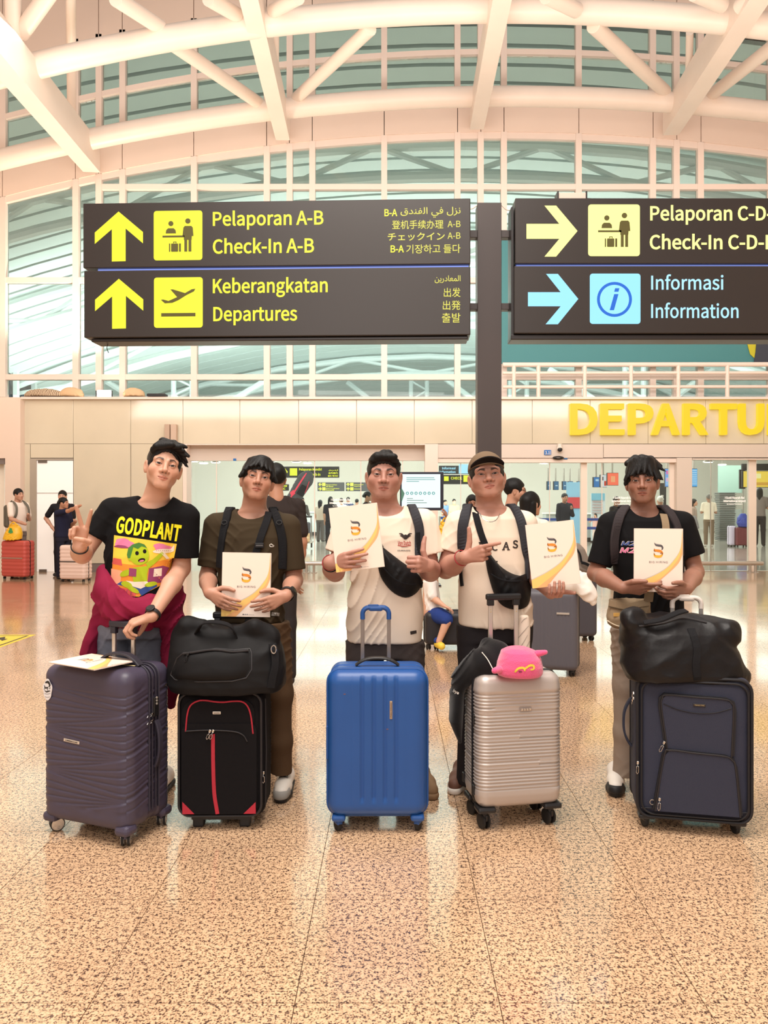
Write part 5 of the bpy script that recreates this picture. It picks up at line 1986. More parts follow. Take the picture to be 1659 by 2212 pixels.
def pull_handle(parent, x0, x1, y, z0, z1, mat_t, mat_g, tw=.022, td=.012, gh=.030, gd=.030, arch=False, gstub=.03):
 for x in (x0, x1):
  MB().box((x, y, (z0 + z1 - gstub) / 2), (tw, td, z1 - gstub - z0), .003).build('handle_tube', mat_t, parent)
 b = MB()
 if arch:
  r = .03
  pts = [(x0, y, z1 - gstub - .02), (x0, y, z1 - r)]
  pts += [(x0 + r * (1 - math.cos(a)), y, z1 - r + r * math.sin(a)) for a in np.linspace(.2, PI / 2, 5)]
  pts += [(x1 - r * (1 - math.cos(a)), y, z1 - r + r * math.sin(a)) for a in np.linspace(PI / 2, .2, 5)]
  pts += [(x1, y, z1 - r), (x1, y, z1 - gstub - .02)]
  b.tube(pts, .0115, 12, flat=(1.0, 1.25))
  b.box(((x0 + x1) / 2, y, z1 - .004), ((x1 - x0) * .55, .03, .026), .010)
  b.box(((x0 + x1) / 2 - .012, y, z1 + .010), (.05, .022, .008), .003)
 else:
  b.box(((x0 + x1) / 2, y, z1 - gh / 2), (x1 - x0 + .045, gd, gh), .008)
  for x in (x0, x1):
   b.box((x, y, z1 - gh - gstub / 2 + .002), (tw + .010, td + .012, gstub), .004)
 return b.build('handle_grip', mat_g, parent, smooth=False)
def grip_strap(parent, c, ln, mat, axis='x', rise=.022, w=.026, name='carry_handle'):
 pts, nor = [], []
 for t in np.linspace(-1, 1, 15):
  z = rise * (1 - abs(t) ** 2.6)
  if axis == 'x':
   pts.append((c[0] + t * ln / 2, c[1], c[2] + z))
   nor.append((0, 0, 1))
  elif axis == 'z-':
   pts.append((c[0] - z, c[1], c[2] + t * ln / 2))
   nor.append((-1, 0, 0))
  else:
   pts.append((c[0] + z, c[1], c[2] + t * ln / 2))
   nor.append((1, 0, 0))
 return ribbon(name, pts, nor, w, .010, mat, parent, world=False)
def plate(parent, c, w, h, mat, textm, txt, name='logo_plate', th=.003, rotz=0.0, vertical=False):
 o = MB().box((0, 0, 0), (w, th, h), min(.002, th * .45)).build(name, mat, parent, loc=c)
 if txt:
  v, f = text_mesh(txt, 1, .0004)
  v[:, 0] -= (v[:, 0].max() + v[:, 0].min()) / 2
  v[:, 2] -= (v[:, 2].max() + v[:, 2].min()) / 2
  sx = (h if vertical else w) * .78 / (v[:, 0].max() - v[:, 0].min())
  sz = (w if vertical else h) * .42 / (v[:, 2].max() - v[:, 2].min())
  v = v * V(sx, 1, sz)
  if vertical:
   v = np.stack([-v[:, 2], v[:, 1], v[:, 0]], 1)
  v[:, 1] -= th / 2 + .0006
  obj('lettering', v, f, textm, o)
 return o
def zip_pull(parent, c, mat, ang=0.0, ln=.032, nrm=(0, -1, 0), name='zip_pull'):
 """slider with a tab hanging from it, on the face with normal nrm"""
 b = MB()
 b.box((0, -.005, 0), (.010, .008, .014), .002)
 pts = [(.0045 * math.cos(a), -.010, -.014 - .0075 + .0075 * math.sin(a)) for a in np.linspace(0, 2 * PI, 14)[:-1]]
 b.tube([(0, -.009, -.006), (0, -.011, -.016)], .0022, 6)
 b.tube([(-.0042, -.010, -.016), (.0042, -.010, -.016), (.0050, -.010, -.016 - ln * .75), (0, -.010, -.016 - ln), (-.0050, -.010, -.016 - ln * .75)], .0018, 6, closed=True)
 R = Matrix.Rotation(ang, 4, 'Y')
 n = Vector(nrm)
 F = Matrix.Rotation(math.atan2(n.x, -n.y), 4, 'Z')
 b.v = [tuple(F @ R @ Vector(p) + Vector(c)) for p in b.v]
 return b.build(name, mat, parent)
PLUM = M('plum_polycarbonate', (70, 64, 82), .42, noise=.05, nscale=6, spec=.45)
PLUMD = M('plum_zip_tape', (44, 40, 54), .65)
ALU = M('aluminium_tube', (214, 208, 202), .3, metal=.85)
CHROME = M('chrome', (210, 208, 205), .18, metal=1)
BLKPL = M('black_plastic', (24, 24, 27), .42)
GOLDT = M('plate_gold', (206, 186, 140), .35, metal=.6)
SILV = M('plate_silver', (214, 206, 196), .3, metal=.5)
DKTXT = M('dark_lettering', (40, 36, 36), .6)
# ---- plum hard-shell case -----------------------------------------------------------------------
c1 = thing('suitcase', 'dark plum hard-shell suitcase with fan-shaped grooves and a monster sticker', 'suitcase', (-1.280, 3.530, 0), math.radians(-22))
W, D, H, Z0 = .480, .305, .690, .060
pairs = []
for g_ in range(-1, 4):
 R_ = .25 + .27 * g_
 for dl in (-.062, -.012, .036, .084, .124):
  pairs.append((R_ + dl, R_ + .0 + dl * .10))
 L_ = .385 + .27 * g_
 for dr in (-.058, -.006, .046, .100):
  pairs.append((L_ + dr * .12, L_ + dr))
pairs = [q for q in pairs if .05 < (q[0] + q[1]) / 2 < .97]
def d1(face, p, n):
 o = np.zeros(len(p))
 v = 1 - p[:, 2] / H
 if face in ('front', 'left', 'right', 'back'):
  u = np.clip(p[:, 0] / W + .5, 0, 1)
  if face == 'back':
   u = 1 - u
  for (a, b) in pairs:
   c = a + (b - a) * u ** 1.15 + .010 * np.sin(PI * u)
   if face in ('left', 'right'):
    c = a + (b - a) * (u > .5) * 1.0 + (-.10 * np.clip((p[:, 1] + D / 2) / D, 0, 1) if face == 'right' else 0)
   o -= .0042 * gs((v - c) * H, .0036) * (1 if face in ('front', 'back') else .8)
   o += .0012 * gs((v - c) * H - .007, .005)
  lim = np.clip((p[:, 2] - .035) / .03, 0, 1) * np.clip((H - .03 - p[:, 2]) / .03, 0, 1)
  o *= lim
 if face in ('left', 'right', 'top', 'bottom'):
  o -= .006 * (np.abs(p[:, 1] - .02) < .035)
 return o
v, f = rbox(W, D, H, .055, .0045, d1, Z0)
obj('shell', v, f, PLUM, c1, smooth=True)
for yy in (-.012, .052):
 pts = []
 for (x, z) in [(W / 2 - .002, .12), (W / 2 - .002, H - .06)]:
  pass
 loop = [(-W / 2 + .0015, yy, Z0 + .06), (-W / 2 + .0015, yy, Z0 + H - .06)] + [(-W / 2 + .055 - .0535 * math.cos(a), yy, Z0 + H - .055 + .0535 * math.sin(a)) for a in np.linspace(.1, PI / 2, 6)] + [(W / 2 - .055 + .0535 * math.sin(a), yy, Z0 + H - .055 + .0535 * math.cos(a)) for a in np.linspace(0, PI / 2 - .1, 6)] + [(W / 2 - .0015, yy, Z0 + H - .06), (W / 2 - .0015, yy, Z0 + .06)]
 MB().tube(loop, .0085, 8, flat=(1, .55)).build('rim_piping', PLUMD, c1, smooth=True)
 lp = [(x + (.003 if x > 0 else -.003), y + .02 * (1 if yy < 0 else -1), z) for x, y, z in loop]
 MB().tube(lp, .0042, 6).build('zip_chain', PLUMD, c1, smooth=True)
for (x, y) in ((-W / 2 + .035, -D / 2 + .045), (W / 2 - .035, -D / 2 + .035), (W / 2 - .035, D / 2 - .035), (-W / 2 + .035, D / 2 - .04)):
 caster(c1, x, y, .031, RUBBER, PLUM, True, CHROME, .5 if x > 0 else -.6, .085)
 MB().box((x, y, .072), (.075, .075, .045), .018).build('corner_guard', PLUM, c1)
pull_handle(c1, -.030, .080, D / 2 - .075, Z0 + H - .01, .927, ALU, M('dark_grip', (44, 42, 52), .5), .019, .013, .030, .030, False, .032)
grip_strap(c1, (.085, -.015, Z0 + H + .000), .22, M('dark_grip', (44, 42, 52)), 'x', .045, .036)
grip_strap(c1, (W / 2 + .002, .03, Z0 + H * .50), .20, PLUMD, 'z+', .022, .026)
plate(c1, (-.060, -D / 2 - .001, Z0 + H * .535), .088, .013, SILV, DKTXT, 'A EMINENCE CLASS').rotation_euler = (0, .06, 0)
lk = MB().box((W / 2 + .004, .028, Z0 + H * .735), (.012, .034, .085), .004).build('lock', BLKPL, c1)
for k in range(3):
 MB().cyl((W / 2 + .009, .028, Z0 + H * .755 + k * .013), (W / 2 + .0125, .028, Z0 + H * .755 + k * .013), .005).build('dial', SILV, lk)
for k in range(2):
 zip_pull(c1, (W / 2 + .005, .000, Z0 + H * .70 - k * .03), CHROME, 1.4, .026, (1, 0, 0))
MB().box((.145, -.030, Z0 + H + .0035), (.075, .012, .0012)).build('paper_tag', M('yellow_paper', (232, 214, 160), .7), c1)
# sticker: white cut-out with dark swirls
st = MB()
sx, sz = -W / 2 + .045, Z0 + H * .845
st.prism([(sx + .026 * (1 + .10 * math.sin(5 * a)) * math.cos(a), sz + .045 * (1 + .07 * math.cos(4 * a)) * math.sin(a)) for a in np.linspace(0, 2 * PI, 30)[:-1]], -D / 2 - .0040, -D / 2 - .0022)
sto = st.build('sticker', M('sticker_white', (226, 224, 226), .5), c1)
sw = MB()
for (pts, ws) in (([(-.012, .030), (.004, .034), (.014, .022), (.008, .012)], [.006, .012, .010, .004]), ([(-.018, .018), (-.010, .006), (.002, .010), (.0, -.004)], [.003, .007, .006, .002]), ([(-.016, -.004), (-.006, -.010), (.008, -.006), (.018, -.004)], [.002, .006, .006, .002]),
                  ([(-.015, .010), (-.018, -.002)], [.003, .003]), ([(.012, .004), (.018, .012)], [.004, .002]), ([(-.016, -.018), (0, -.020), (.017, -.015)], [.0015, .0015, .0015]), ([(-.015, -.032), (0, -.034), (.015, -.030)], [.0015, .0015, .0015])):
 a_, b_ = band2(pts, ws, 10)
 sw.add([(x + sx, -D / 2 - .0046, z + sz) for x, z in a_], b_)
sw.build('sticker_print', DKTXT, sto)
# ---- black soft case with red trim --------------------------------------------------------------
BLKF = M('black_ballistic', (17, 15, 18), .8, bump=.3, bscale=700)
BLKF2 = M('black_piping', (34, 31, 34), .55)
REDF = M('red_webbing', (176, 34, 54), .7, bump=.3, bscale=500)
def soft_disp(W, D, H, bul=.012):
 def fn(face, p, n):
  u = p[:, 0] / W * 2
  v = p[:, 2] / H * 2 - 1
  w = p[:, 1] / D * 2
  o = np.zeros(len(p))
  if face in ('front', 'back'):
   o = bul * np.clip(1 - u ** 4, 0, 1) * np.clip(1 - v ** 4, 0, 1)
  elif face in ('left', 'right'):
   o = bul * .5 * np.clip(1 - w ** 4, 0, 1) * np.clip(1 - v ** 4, 0, 1)
  return o + .0012 * wav(p, 30, 4)
 return fn
def rr(x0, x1, z0, z1, r, n=5, y=0.0):
 """rounded rectangle in the xz plane, as points"""
 pts = []
 for (cx, cz, a0) in ((x1 - r, z1 - r, 0), (x0 + r, z1 - r, PI / 2), (x0 + r, z0 + r, PI), (x1 - r, z0 + r, 1.5 * PI)):
  for a in np.linspace(a0, a0 + PI / 2, n):
   pts.append((cx + r * math.cos(a), cz + r * math.sin(a)))
 return pts
c2 = thing('suitcase', 'black soft-sided suitcase with red piping and a red centre stripe', 'suitcase', (-.770, 3.635, 0), math.radians(1))
W, D, H, Z0 = .392, .250, .575, .052
v, f = rbox(W, D, H, .045, .012, soft_disp(W, D, H, .008), Z0)
obj('body', v, f, BLKF, c2, smooth=True)
yf = -D / 2 - .006
MB().tube([(x, yf + .006, z + Z0) for x, z in rr(-W / 2 + .012, W / 2 - .012, .012, H - .012, .05, 7)], .006, 8, closed=True).build('edge_piping', BLKF2, c2, smooth=True)
ft = MB()
ft.prism(rr(-W / 2 + .028, W / 2 - .030, Z0 + .026, Z0 + .430, .035, 6), yf - .010, yf + .02)
ft.build('front_pocket', BLKF, c2)
fl = MB()
fl.prism(rr(-W / 2 + .030, W / 2 - .040, Z0 + .395, Z0 + .535, .055, 6), yf - .006, yf + .02)
fl.build('top_pocket', BLKF, c2)
pts = [(-.150, .395), (-.143, .470), (-.128, .512), (-.095, .532), (-.06, .534), (-.02, .528), (.02, .526), (.06, .530), (.100, .528), (.125, .508), (.140, .465), (.150, .385)]
MB().tube(smooth_path([(x, yf - .009, z + Z0) for x, z in pts], 60), .0036, 8).build('red_piping', REDF, c2, smooth=True)
MB().tube(smooth_path([(-.150, yf - .012, Z0 + .398), (-.05, yf - .012, Z0 + .402), (.06, yf - .012, Z0 + .396), (.105, yf - .012, Z0 + .380), (.125, yf - .012, Z0 + .350)], 30), .003, 8).build('zip_chain', BLKF2, c2, smooth=True)
sp = smooth_path([(-.028, yf - .0105, Z0 + .385), (-.027, yf - .0105, Z0 + .25), (-.022, yf - .0105, Z0 + .12), (-.008, yf - .0105, Z0 + .028)], 20)
ribbon('centre_stripe', sp, [(0, -1, 0)] * len(sp), .017, .003, REDF, c2, world=False)
for s, pl in ((-1, [(-W / 2 + .032, .028), (-W / 2 + .085, .028), (-W / 2 + .032, .082)]), (1, [(W / 2 - .034, .028), (W / 2 - .034, .080), (W / 2 - .088, .028)])):
 b = MB()
 b.prism([(x, z + Z0) for x, z in pl], yf - .0125, yf - .002)
 b.build('corner_patch', REDF, c2)
plate(c2, (-.012, yf - .008, Z0 + .478), .036, .012, SILV, DKTXT, 'TRAVELWORLD')
for dx in (-.040, -.026):
 zip_pull(c2, (dx, yf - .012, Z0 + .400), CHROME, .35, .022)
zip_pull(c2, (W / 2 - .004, -D / 2 + .02, Z0 + .20), CHROME, 0, .03)
MB().tube([(W / 2 + .002, -D / 2 + .035, Z0 + .05), (W / 2 + .006, -D / 2 + .035, Z0 + .30), (W / 2 + .002, -D / 2 + .035, Z0 + .53)], .004, 6).build('side_zip', BLKF2, c2)
lv, lf = text_mesh('POLO VEGAS', 1, .0004)
lv[:, 0] *= .30 / lv[:, 0].max()
lv[:, 2] *= .016 / (lv[:, 2].max())
obj('lettering', np.stack([np.full(len(lv), W / 2 + .0062), lv[:, 2] + .06, Z0 + .48 - lv[:, 0]], 1), lf, M('grey_print', (92, 90, 94), .7), c2)
for x in (-.105, .105):
 MB().box((x, -.07, .028), (.05, .05, .056), .008).build('foot', BLKPL, c2)
 b = MB()
 b.lathe([(.012, -.014), (.033, -.014), (.036, -.006), (.036, .006), (.033, .014), (.012, .014)], (x * 1.3, D / 2 - .03, .036), 'x', 20)
 b.build('wheel', RUBBER, c2, smooth=True)
MB().box((0, -.07, .045), (.27, .06, .02), .006).build('foot_bar', BLKPL, c2)
pull_handle(c2, -.055, .090, D / 2 - .03, Z0 + H - .01, .950, BLKPL, BLKPL, .020, .012, .032, .03, False, .03)
# ---- blue hard-shell case ----------------------------------------------------------------------
c3 = thing('suitcase', 'bright blue hard-shell suitcase with vertical grooves and raised blue handle', 'suitcase', (-.062, 3.600, 0), math.radians(.5))
BLUE = M('blue_polypropylene', (30, 80, 148), .38, noise=.05, nscale=5, spec=.5)
W, D, H, Z0 = .446, .280, .655, .068
def d3(face, p, n):
 o = np.zeros(len(p))
 if face in ('front', 'back'):
  x = p[:, 0]
  z = p[:, 2]
  span = np.clip((z - .085) / .006, 0, 1) * np.clip((H - .022 - z) / .02, 0, 1)
  for cx in (-.0665, -.0165, .0335, .0835):
   o -= .0075 * np.clip((.0085 - np.abs(x - cx)) / .0025, 0, 1) * span
  for cx in (-.110, .128):
   o -= .0018 * gs(x - cx, .002) * np.clip((z - .07) / .01, 0, 1) * np.clip((H - .02 - z) / .02, 0, 1)
  o -= .0020 * gs(z - .052, .0022) * (np.abs(x - .009) < .10)
  o -= .0020 * gs(z - .052 - (np.abs(x - .009) - .10), .003) * (np.abs(x - .009) >= .10) * (np.abs(x - .009) < .121)
 if face in ('left', 'right', 'top', 'bottom'):
  o -= .005 * (np.abs(p[:, 1] - .0) < .012)
 return o
v, f = rbox(W, D, H, .058, .0048, d3, Z0)
obj('shell', v, f, BLUE, c3, smooth=True)
b = MB()
lp = [(x, -D / 2 + .055, z + Z0) for x, z in rr(-W / 2 - .001, W / 2 + .001, -.001, H + .001, .06, 8)]
b.tube(lp, .006, 8, closed=True)
b.build('rim', BLUE, c3, smooth=True)
for (x, y) in ((-W / 2 + .050, -D / 2 + .040), (W / 2 - .045, -D / 2 + .040), (W / 2 - .05, D / 2 - .04), (-W / 2 + .05, D / 2 - .04)):
 MB().box((x, y, .066), (.062, .062, .030), .012).build('wheel_housing', BLUE, c3)
 caster(c3, x, y, .028, RUBBER, BLUE, False, None, .5 if x < 0 else -.4, .075)
pull_handle(c3, -.072, .052, D / 2 - .045, Z0 + H - .01, .975, M('grey_tube', (150, 142, 138), .35, .7), BLUE, .018, .012, arch=True, gstub=.035)
grip_strap(c3, (-.002, -.02, Z0 + H), .190, BLKPL, 'x', .032, .034)
plate(c3, (.060, -D / 2 - .002, Z0 + H * .74), .012, .080, M('bronze_plate', (176, 156, 136), .35, .5), DKTXT, 'Polo milano', vertical=True)
for (x, z) in ((-.145, .555), (.044, .400)):
 MB().box((x, -D / 2 - .0008, Z0 + z), (.009, .001, .003)).build('scratch', M('scratch_brown', (130, 84, 76), .7), c3)
MB().box((-W / 2 - .002, -D / 2 + .05, Z0 + H * .50), (.010, .022, .15), .004).build('side_latch', BLUE, c3)
# ---- silver ribbed case ------------------------------------------------------------------------
c4 = thing('suitcase', 'silver hard-shell suitcase with fine horizontal ribs on black twin wheels', 'suitcase', (.560, 3.634, 0), math.radians(10.5))
SLV = M('silver_shell', (188, 178, 172), .36, metal=.35, spec=.5)
W, D, H, Z0 = .400, .255, .600, .098
bands = [(.735, -.12), (.540, -.005), (.335, .085), (.140, .15)]
def d4(face, p, n):
 z = p[:, 2]
 x = p[:, 0]
 o = np.zeros(len(p))
 if face in ('front', 'back', 'left', 'right'):
  rib = .0028 * np.sin(z * 2 * PI / .0152)
  m = np.ones(len(p))
  for (bz, xe) in bands:
   zl = bz * H
   side = (x < xe) if face in ('front', 'back') else (np.full(len(p), face == 'left'))
   c = np.where(side, zl - .008, zl + .012)
   m *= 1 - np.clip((.0085 - np.abs(z - c)) / .003, 0, 1)
   gl = np.where(side, zl + .013, zl - .010)
   o -= .0035 * gs(z - gl, .0035)
  o += rib * m
  o *= np.clip((z - .02) / .02, 0, 1) * np.clip((H - .034 - z) / .012, 0, 1)
 return o
v, f = rbox(W, D, H, .050, .0032, d4, Z0)
obj('shell', v, f, SLV, c4, smooth=True)
lp = [(x, -D / 2 + .085, z + Z0) for x, z in rr(-W / 2 - .001, W / 2 + .001, -.001, H + .001, .052, 8)]
b = MB()
b.tube(lp, .0135, 8, closed=True, flat=(.35, 1.0))
b.build('zip_band', BLKPL, c4, smooth=True)
for (x, y) in ((-W / 2 + .045, -D / 2 + .045), (W / 2 - .045, -D / 2 + .045), (W / 2 - .045, D / 2 - .045), (-W / 2 + .045, D / 2 - .045)):
 MB().box((x, y, .094), (.085, .085, .026), .010).build('wheel_housing', BLKPL, c4)
 caster(c4, x, y, .034, RUBBER, BLKPL, True, None, .25, .09)
pull_handle(c4, -.075, .052, D / 2 - .04, Z0 + H - .01, 1.038, ALU, BLKPL, .022, .012, .030, .03, False, .028)
for x in (-.075, .052):
 for k in range(2):
  MB().cyl((x, D / 2 - .048, .965 - k * .012), (x, D / 2 - .0455, .965 - k * .012), .0028).build('rivet', GOLDT, c4)
grip_strap(c4, (-.01, -.01, Z0 + H), .19, BLKPL, 'x', .026, .032)
plate(c4, (.020, -D / 2 - .0035, Z0 + .735 * H + .004), .056, .018, M('plate_frame', (168, 156, 150), .35, .4), None, None)
for k in range(4):
 MB().box((.002 + k * .0125, -D / 2 - .0065, Z0 + .735 * H + .004), (.009, .003, .011), .002).build('logo_letter', CHROME, c4)
for z in (.66, .13):
 MB().box((-W / 2 - .004, -D / 2 + .060, Z0 + z * H), (.012, .022, .045), .004).build('side_foot', BLKPL, c4)
 MB().box((-W / 2 - .004, D / 2 - .030, Z0 + z * H), (.012, .022, .045), .004).build('side_foot', BLKPL, c4)
# ---- navy soft case ----------------------------------------------------------------------------
c5 = thing('suitcase', 'large navy fabric suitcase with two arched front pockets', 'suitcase', (1.372, 3.610, 0), math.radians(-12))
NAVY = M('navy_polyester', (40, 44, 64), .7, bump=.35, bscale=600)
NAVYD = M('navy_black_trim', (22, 21, 27), .6)
W, D, H, Z0 = .490, .300, .640, .058
v, f = rbox(W, D, H, .05, .012, soft_disp(W, D, H, .008), Z0)
obj('body', v, f, NAVY, c5, smooth=True)
yf = -D / 2 - .007
for (o_, r_) in ((.006, .0075), (.022, .005)):
 MB().tube([(x, -D / 2 + (.004 if o_ < .01 else -.006), z + Z0) for x, z in rr(-W / 2 + o_, W / 2 - o_, o_, H - o_, .055, 7)], r_, 8, closed=True).build('edge_piping', NAVYD, c5, smooth=True)
MB().tube([(x, D / 2 - .06, z + Z0) for x, z in rr(-W / 2 - .003, W / 2 + .003, 0, H + .003, .055, 7)], .006, 8, closed=True).build('edge_piping', NAVYD, c5, smooth=True)
def pocket(name, poly, y0, y1, mat):
 b = MB()
 b.prism(poly, y0, y1)
 return b.build(name, mat, c5)
up = [(-.115, .315), (-.140, .500), (-.138, .540), (-.118, .560), (.0, .556), (.120, .552), (.150, .538), (.158, .500), (.150, .300)]
lo_ = [(-.168, .045), (-.130, .290), (-.105, .318), (.0, .312), (.120, .306), (.152, .290), (.165, .255), (.185, .045)]
pocket('pocket_gusset', [(x * 1.09, z + Z0 + .006) for x, z in up], yf - .012, yf + .02, NAVYD)
pocket('top_pocket', [(x, z + Z0) for x, z in up], yf - .016, yf + .01, NAVY)
pocket('pocket_gusset', [(x * 1.06, z + Z0 + .006) for x, z in lo_], yf - .018, yf + .02, NAVYD)
pocket('front_pocket', [(x, z + Z0) for x, z in lo_], yf - .024, yf + .01, NAVY)
MB().tube(smooth_path([(x, yf - .017, z + Z0) for x, z in up], 60), .0035, 6).build('pocket_zip', BLKF2, c5, smooth=True)
MB().tube(smooth_path([(x, yf - .025, z + Z0) for x, z in lo_], 60), .0035, 6).build('pocket_zip', BLKF2, c5, smooth=True)
MB().tube(smooth_path([(-.132, yf - .017, Z0 + .520), (-.07, yf - .018, Z0 + .498), (.0, yf - .018, Z0 + .487), (.08, yf - .018, Z0 + .492), (.152, yf - .017, Z0 + .515)], 30), .0018, 6).build('seam', NAVYD, c5)
MB().tube(smooth_path([(-W / 2 + .02, yf, Z0 + .045), (-.10, yf - .004, Z0 + .052), (.10, yf - .004, Z0 + .048), (W / 2 - .02, yf, Z0 + .06)], 30), .0020, 6).build('seam', NAVYD, c5)
plate(c5, (.018, yf - .018, Z0 + .522), .052, .012, M('plate_dark', (60, 56, 56), .3, .5), GOLDT, 'TRAVELTIME')
zip_pull(c5, (-.130, yf - .016, Z0 + .350), CHROME, .45, .030)
zip_pull(c5, (-.150, yf - .022, Z0 + .100), CHROME, .08, .034)
zip_pull(c5, (-W / 2 + .006, -D / 2 + .004, Z0 + .245), CHROME, .05, .034)
MB().tube([(-.178 + .011 * math.cos(a), yf - .010, Z0 + .078 + .011 * math.sin(a)) for a in np.linspace(0, 2 * PI, 16)[:-1]], .002, 6, closed=True).build('ring', CHROME, c5)
for k in range(2):
 zip_pull(c5, (-W / 2 - .004, -D / 2 + .035, Z0 + .525 + k * .022), CHROME, .5 - k, .022, (-1, 0, 0))
grip_strap(c5, (-W / 2 - .002, .02, Z0 + .38), .22, NAVY, 'z-', .035, .034, 'side_handle')
for (x, y) in ((-W / 2 + .045, -D / 2 + .04), (W / 2 - .06, -D / 2 + .04), (W / 2 - .05, D / 2 - .04), (-W / 2 + .05, D / 2 - .04)):
 MB().box((x, y, .058), (.07, .07, .022), .008).build('wheel_housing', BLKPL, c5)
 caster(c5, x, y, .027, RUBBER, BLKPL, False, None, .4, .06)
for z in (.18, .34, .52):
 MB().box((W / 2 + .006, D / 2 - .045, Z0 + z), (.016, .03, .03), .006).build('back_foot', BLKPL, c5)
pull_handle(c5, -.055, .075, D / 2 - .03, Z0 + H - .01, 1.018, ALU, M('white_wrap', (214, 204, 196), .6), .02, .012, arch=True, gstub=.03)
# ---- duffel bags --------------------------------------------------------------------------------
DUF = M('black_duffel', (15, 14, 16), .66, spec=.25, bump=.06, bscale=400)
def crumple(seed, amp):
 """dents and sharp creases of a soft bag"""
 def fn(p):
  o = 0
  for i, (f, w) in enumerate(((9, .9), (17, .6), (31, .35))):
   o = o + w * (np.abs(wav(p + .02 * i, f, seed + 2 * i)) - .3)
  return np.clip(amp * 1.6 * o, -amp, amp)
 return fn
b2 = thing('duffel_bag', 'black duffel bag with curved front pocket on top of the red-trimmed suitcase', 'bag', (-.78, 3.62, .632), 0)
dd = 3.62
fb, lo, hi = prof_fn([(.615, -.752, 3.61, .252, .150), (.650, -.752, 3.61, .262, .158), (.72, -.752, 3.61, .262, .155), (.80, -.757, 3.61, .250, .135), (.86, -.765, 3.62, .232, .105), (.90, -.78, 3.62, .205, .07)], 3.4)
S = Solid()
S.add(fb, lo, hi, .02)
S.path([V(-.97, 3.60, .86), V(-.93, 3.58, .905), V(-.86, 3.58, .905)], [.035, .04, .03], .03)
S.path([V(-.70, 3.56, .885), V(-.62, 3.56, .90), V(-.54, 3.58, .865)], [.03, .035, .03], .03)
S.disp(crumple(8, .006), .008)
body, _ = solid_obj('body', S, .0055, DUF, b2)
bvd = tree_of(body)
out = [(-.985, .70), (-.955, .775), (-.925, .800), (-.86, .806), (-.78, .818), (-.70, .812), (-.632, .816), (-.622, .80), (-.618, .73), (-.640, .695), (-.70, .682), (-.85, .678), (-.96, .682)]
PKT = Solid()
def pk(p):
 xs = np.array([q[0] for q in out])
 zs = np.array([q[1] for q in out])
 dmax = np.full(len(p), -9.)
 n = len(out)
 for i in range(n):
  x0, z0, x1, z1 = xs[i], zs[i], xs[(i + 1) % n], zs[(i + 1) % n]
  nx, nz = (z1 - z0), -(x1 - x0)
  L = math.hypot(nx, nz)
  e = -((p[:, 0] - x0) * nx + (p[:, 2] - z0) * nz) / L
  dmax = np.maximum(dmax, e)
 dy = np.maximum(np.abs(p[:, 1] - (3.4655 + .45 * np.clip(p[:, 2] - .70, 0, 1))) - .016, 0)
 return np.sqrt(np.maximum(dmax, 0) ** 2 + dy ** 2) + np.minimum(dmax, 0) * 0 - .010 + .002 * wav(p, 40, 2)
ply = MB()
fr_ = []
for (x, z) in out:
 h = bvd.ray_cast(Vector((x, 3.2, z)), Vector((0, 1, 0)))
 fr_.append((x, (h[0].y if h[0] else 3.47)))
pv, pf = [], []
cxm, czm = -.80, .745
N_ = 8
for r_ in range(N_ + 1):
 t = r_ / N_
 for (x, z) in out:
  px_, pz_ = cxm + (x - cxm) * t, czm + (z - czm) * t
  h = bvd.ray_cast(Vector((px_, 3.2, pz_)), Vector((0, 1, 0)))
  y = h[0].y if h[0] else 3.47
  pv.append((px_, y - .020 * (1 - t ** 6) + .004, pz_))
m_ = len(out)
for r_ in range(N_):
 for i in range(m_):
  a, b_ = r_ * m_ + i, r_ * m_ + (i + 1) % m_
  pf.append((a, b_, b_ + m_, a + m_))
obj('front_pocket', pv, pf, DUF, b2, world=True, smooth=True)
rim = [Vector(pv[N_ * m_ + i]) + Vector((0, -.004, 0)) for i in range(m_)]
MB().tube(rim + [rim[0]], .0035, 6).build('pocket_piping', BLKF2, b2, world=True, smooth=True)
zp = [Vector((x, 0, z)) for x, z in ((-.925, .798), (-.80, .815), (-.70, .808), (-.635, .812))]
zq = []
for q in smooth_path([(v_.x, 0, v_.z) for v_ in zp], 24):
 h = bvd.ray_cast(Vector((q[0], 3.2, q[2])), Vector((0, 1, 0)))
 zq.append((q[0], (h[0].y if h[0] else 3.5) - .010, q[2]))
MB().tube(zq, .005, 6).build('zip_chain', BLKF2, b2, world=True, smooth=True)
zo = zip_pull(b2, (0, 0, 0), BLKPL, .3, .02)
zo.location = wm(b2).inverted() @ Vector((-.90, zq[2][1] - .004, .800))
def on(bv, x, z, y0=3.0):
 h = bv.ray_cast(Vector((x, y0, z)), Vector((0, 1, 0)))
 return h[0] if h[0] else Vector((x, 3.5, z))
hp = [(-.70, 3.53, .86), (-.72, 3.50, .915), (-.78, 3.49, .935), (-.84, 3.50, .928), (-.88, 3.54, .88)]
sp = smooth_path(hp, 24)
ribbon('carry_handle', sp, [(0, -.4, 1)] * len(sp), .028, .006, STRAP, b2)
sp = smooth_path([(-.535, 3.52, .835), (-.520, 3.50, .79), (-.518, 3.49, .74), (-.528, 3.485, .69), (-.535, 3.485, .645)], 20)
ribbon('shoulder_strap', sp, [(.4, -1, 0)] * len(sp), .034, .006, STRAP, b2)
MB().tube([(-.524 + .011 * math.cos(a), 3.488, .815 + .018 * math.sin(a)) for a in np.linspace(0, 2 * PI, 16)[:-1]], .003, 6, closed=True).build('snap_hook', CHROME, b2, world=True)
b5 = thing('duffel_bag', 'crumpled glossy black duffel bag on top of the navy suitcase', 'bag', (1.34, 3.62, .705), 0)
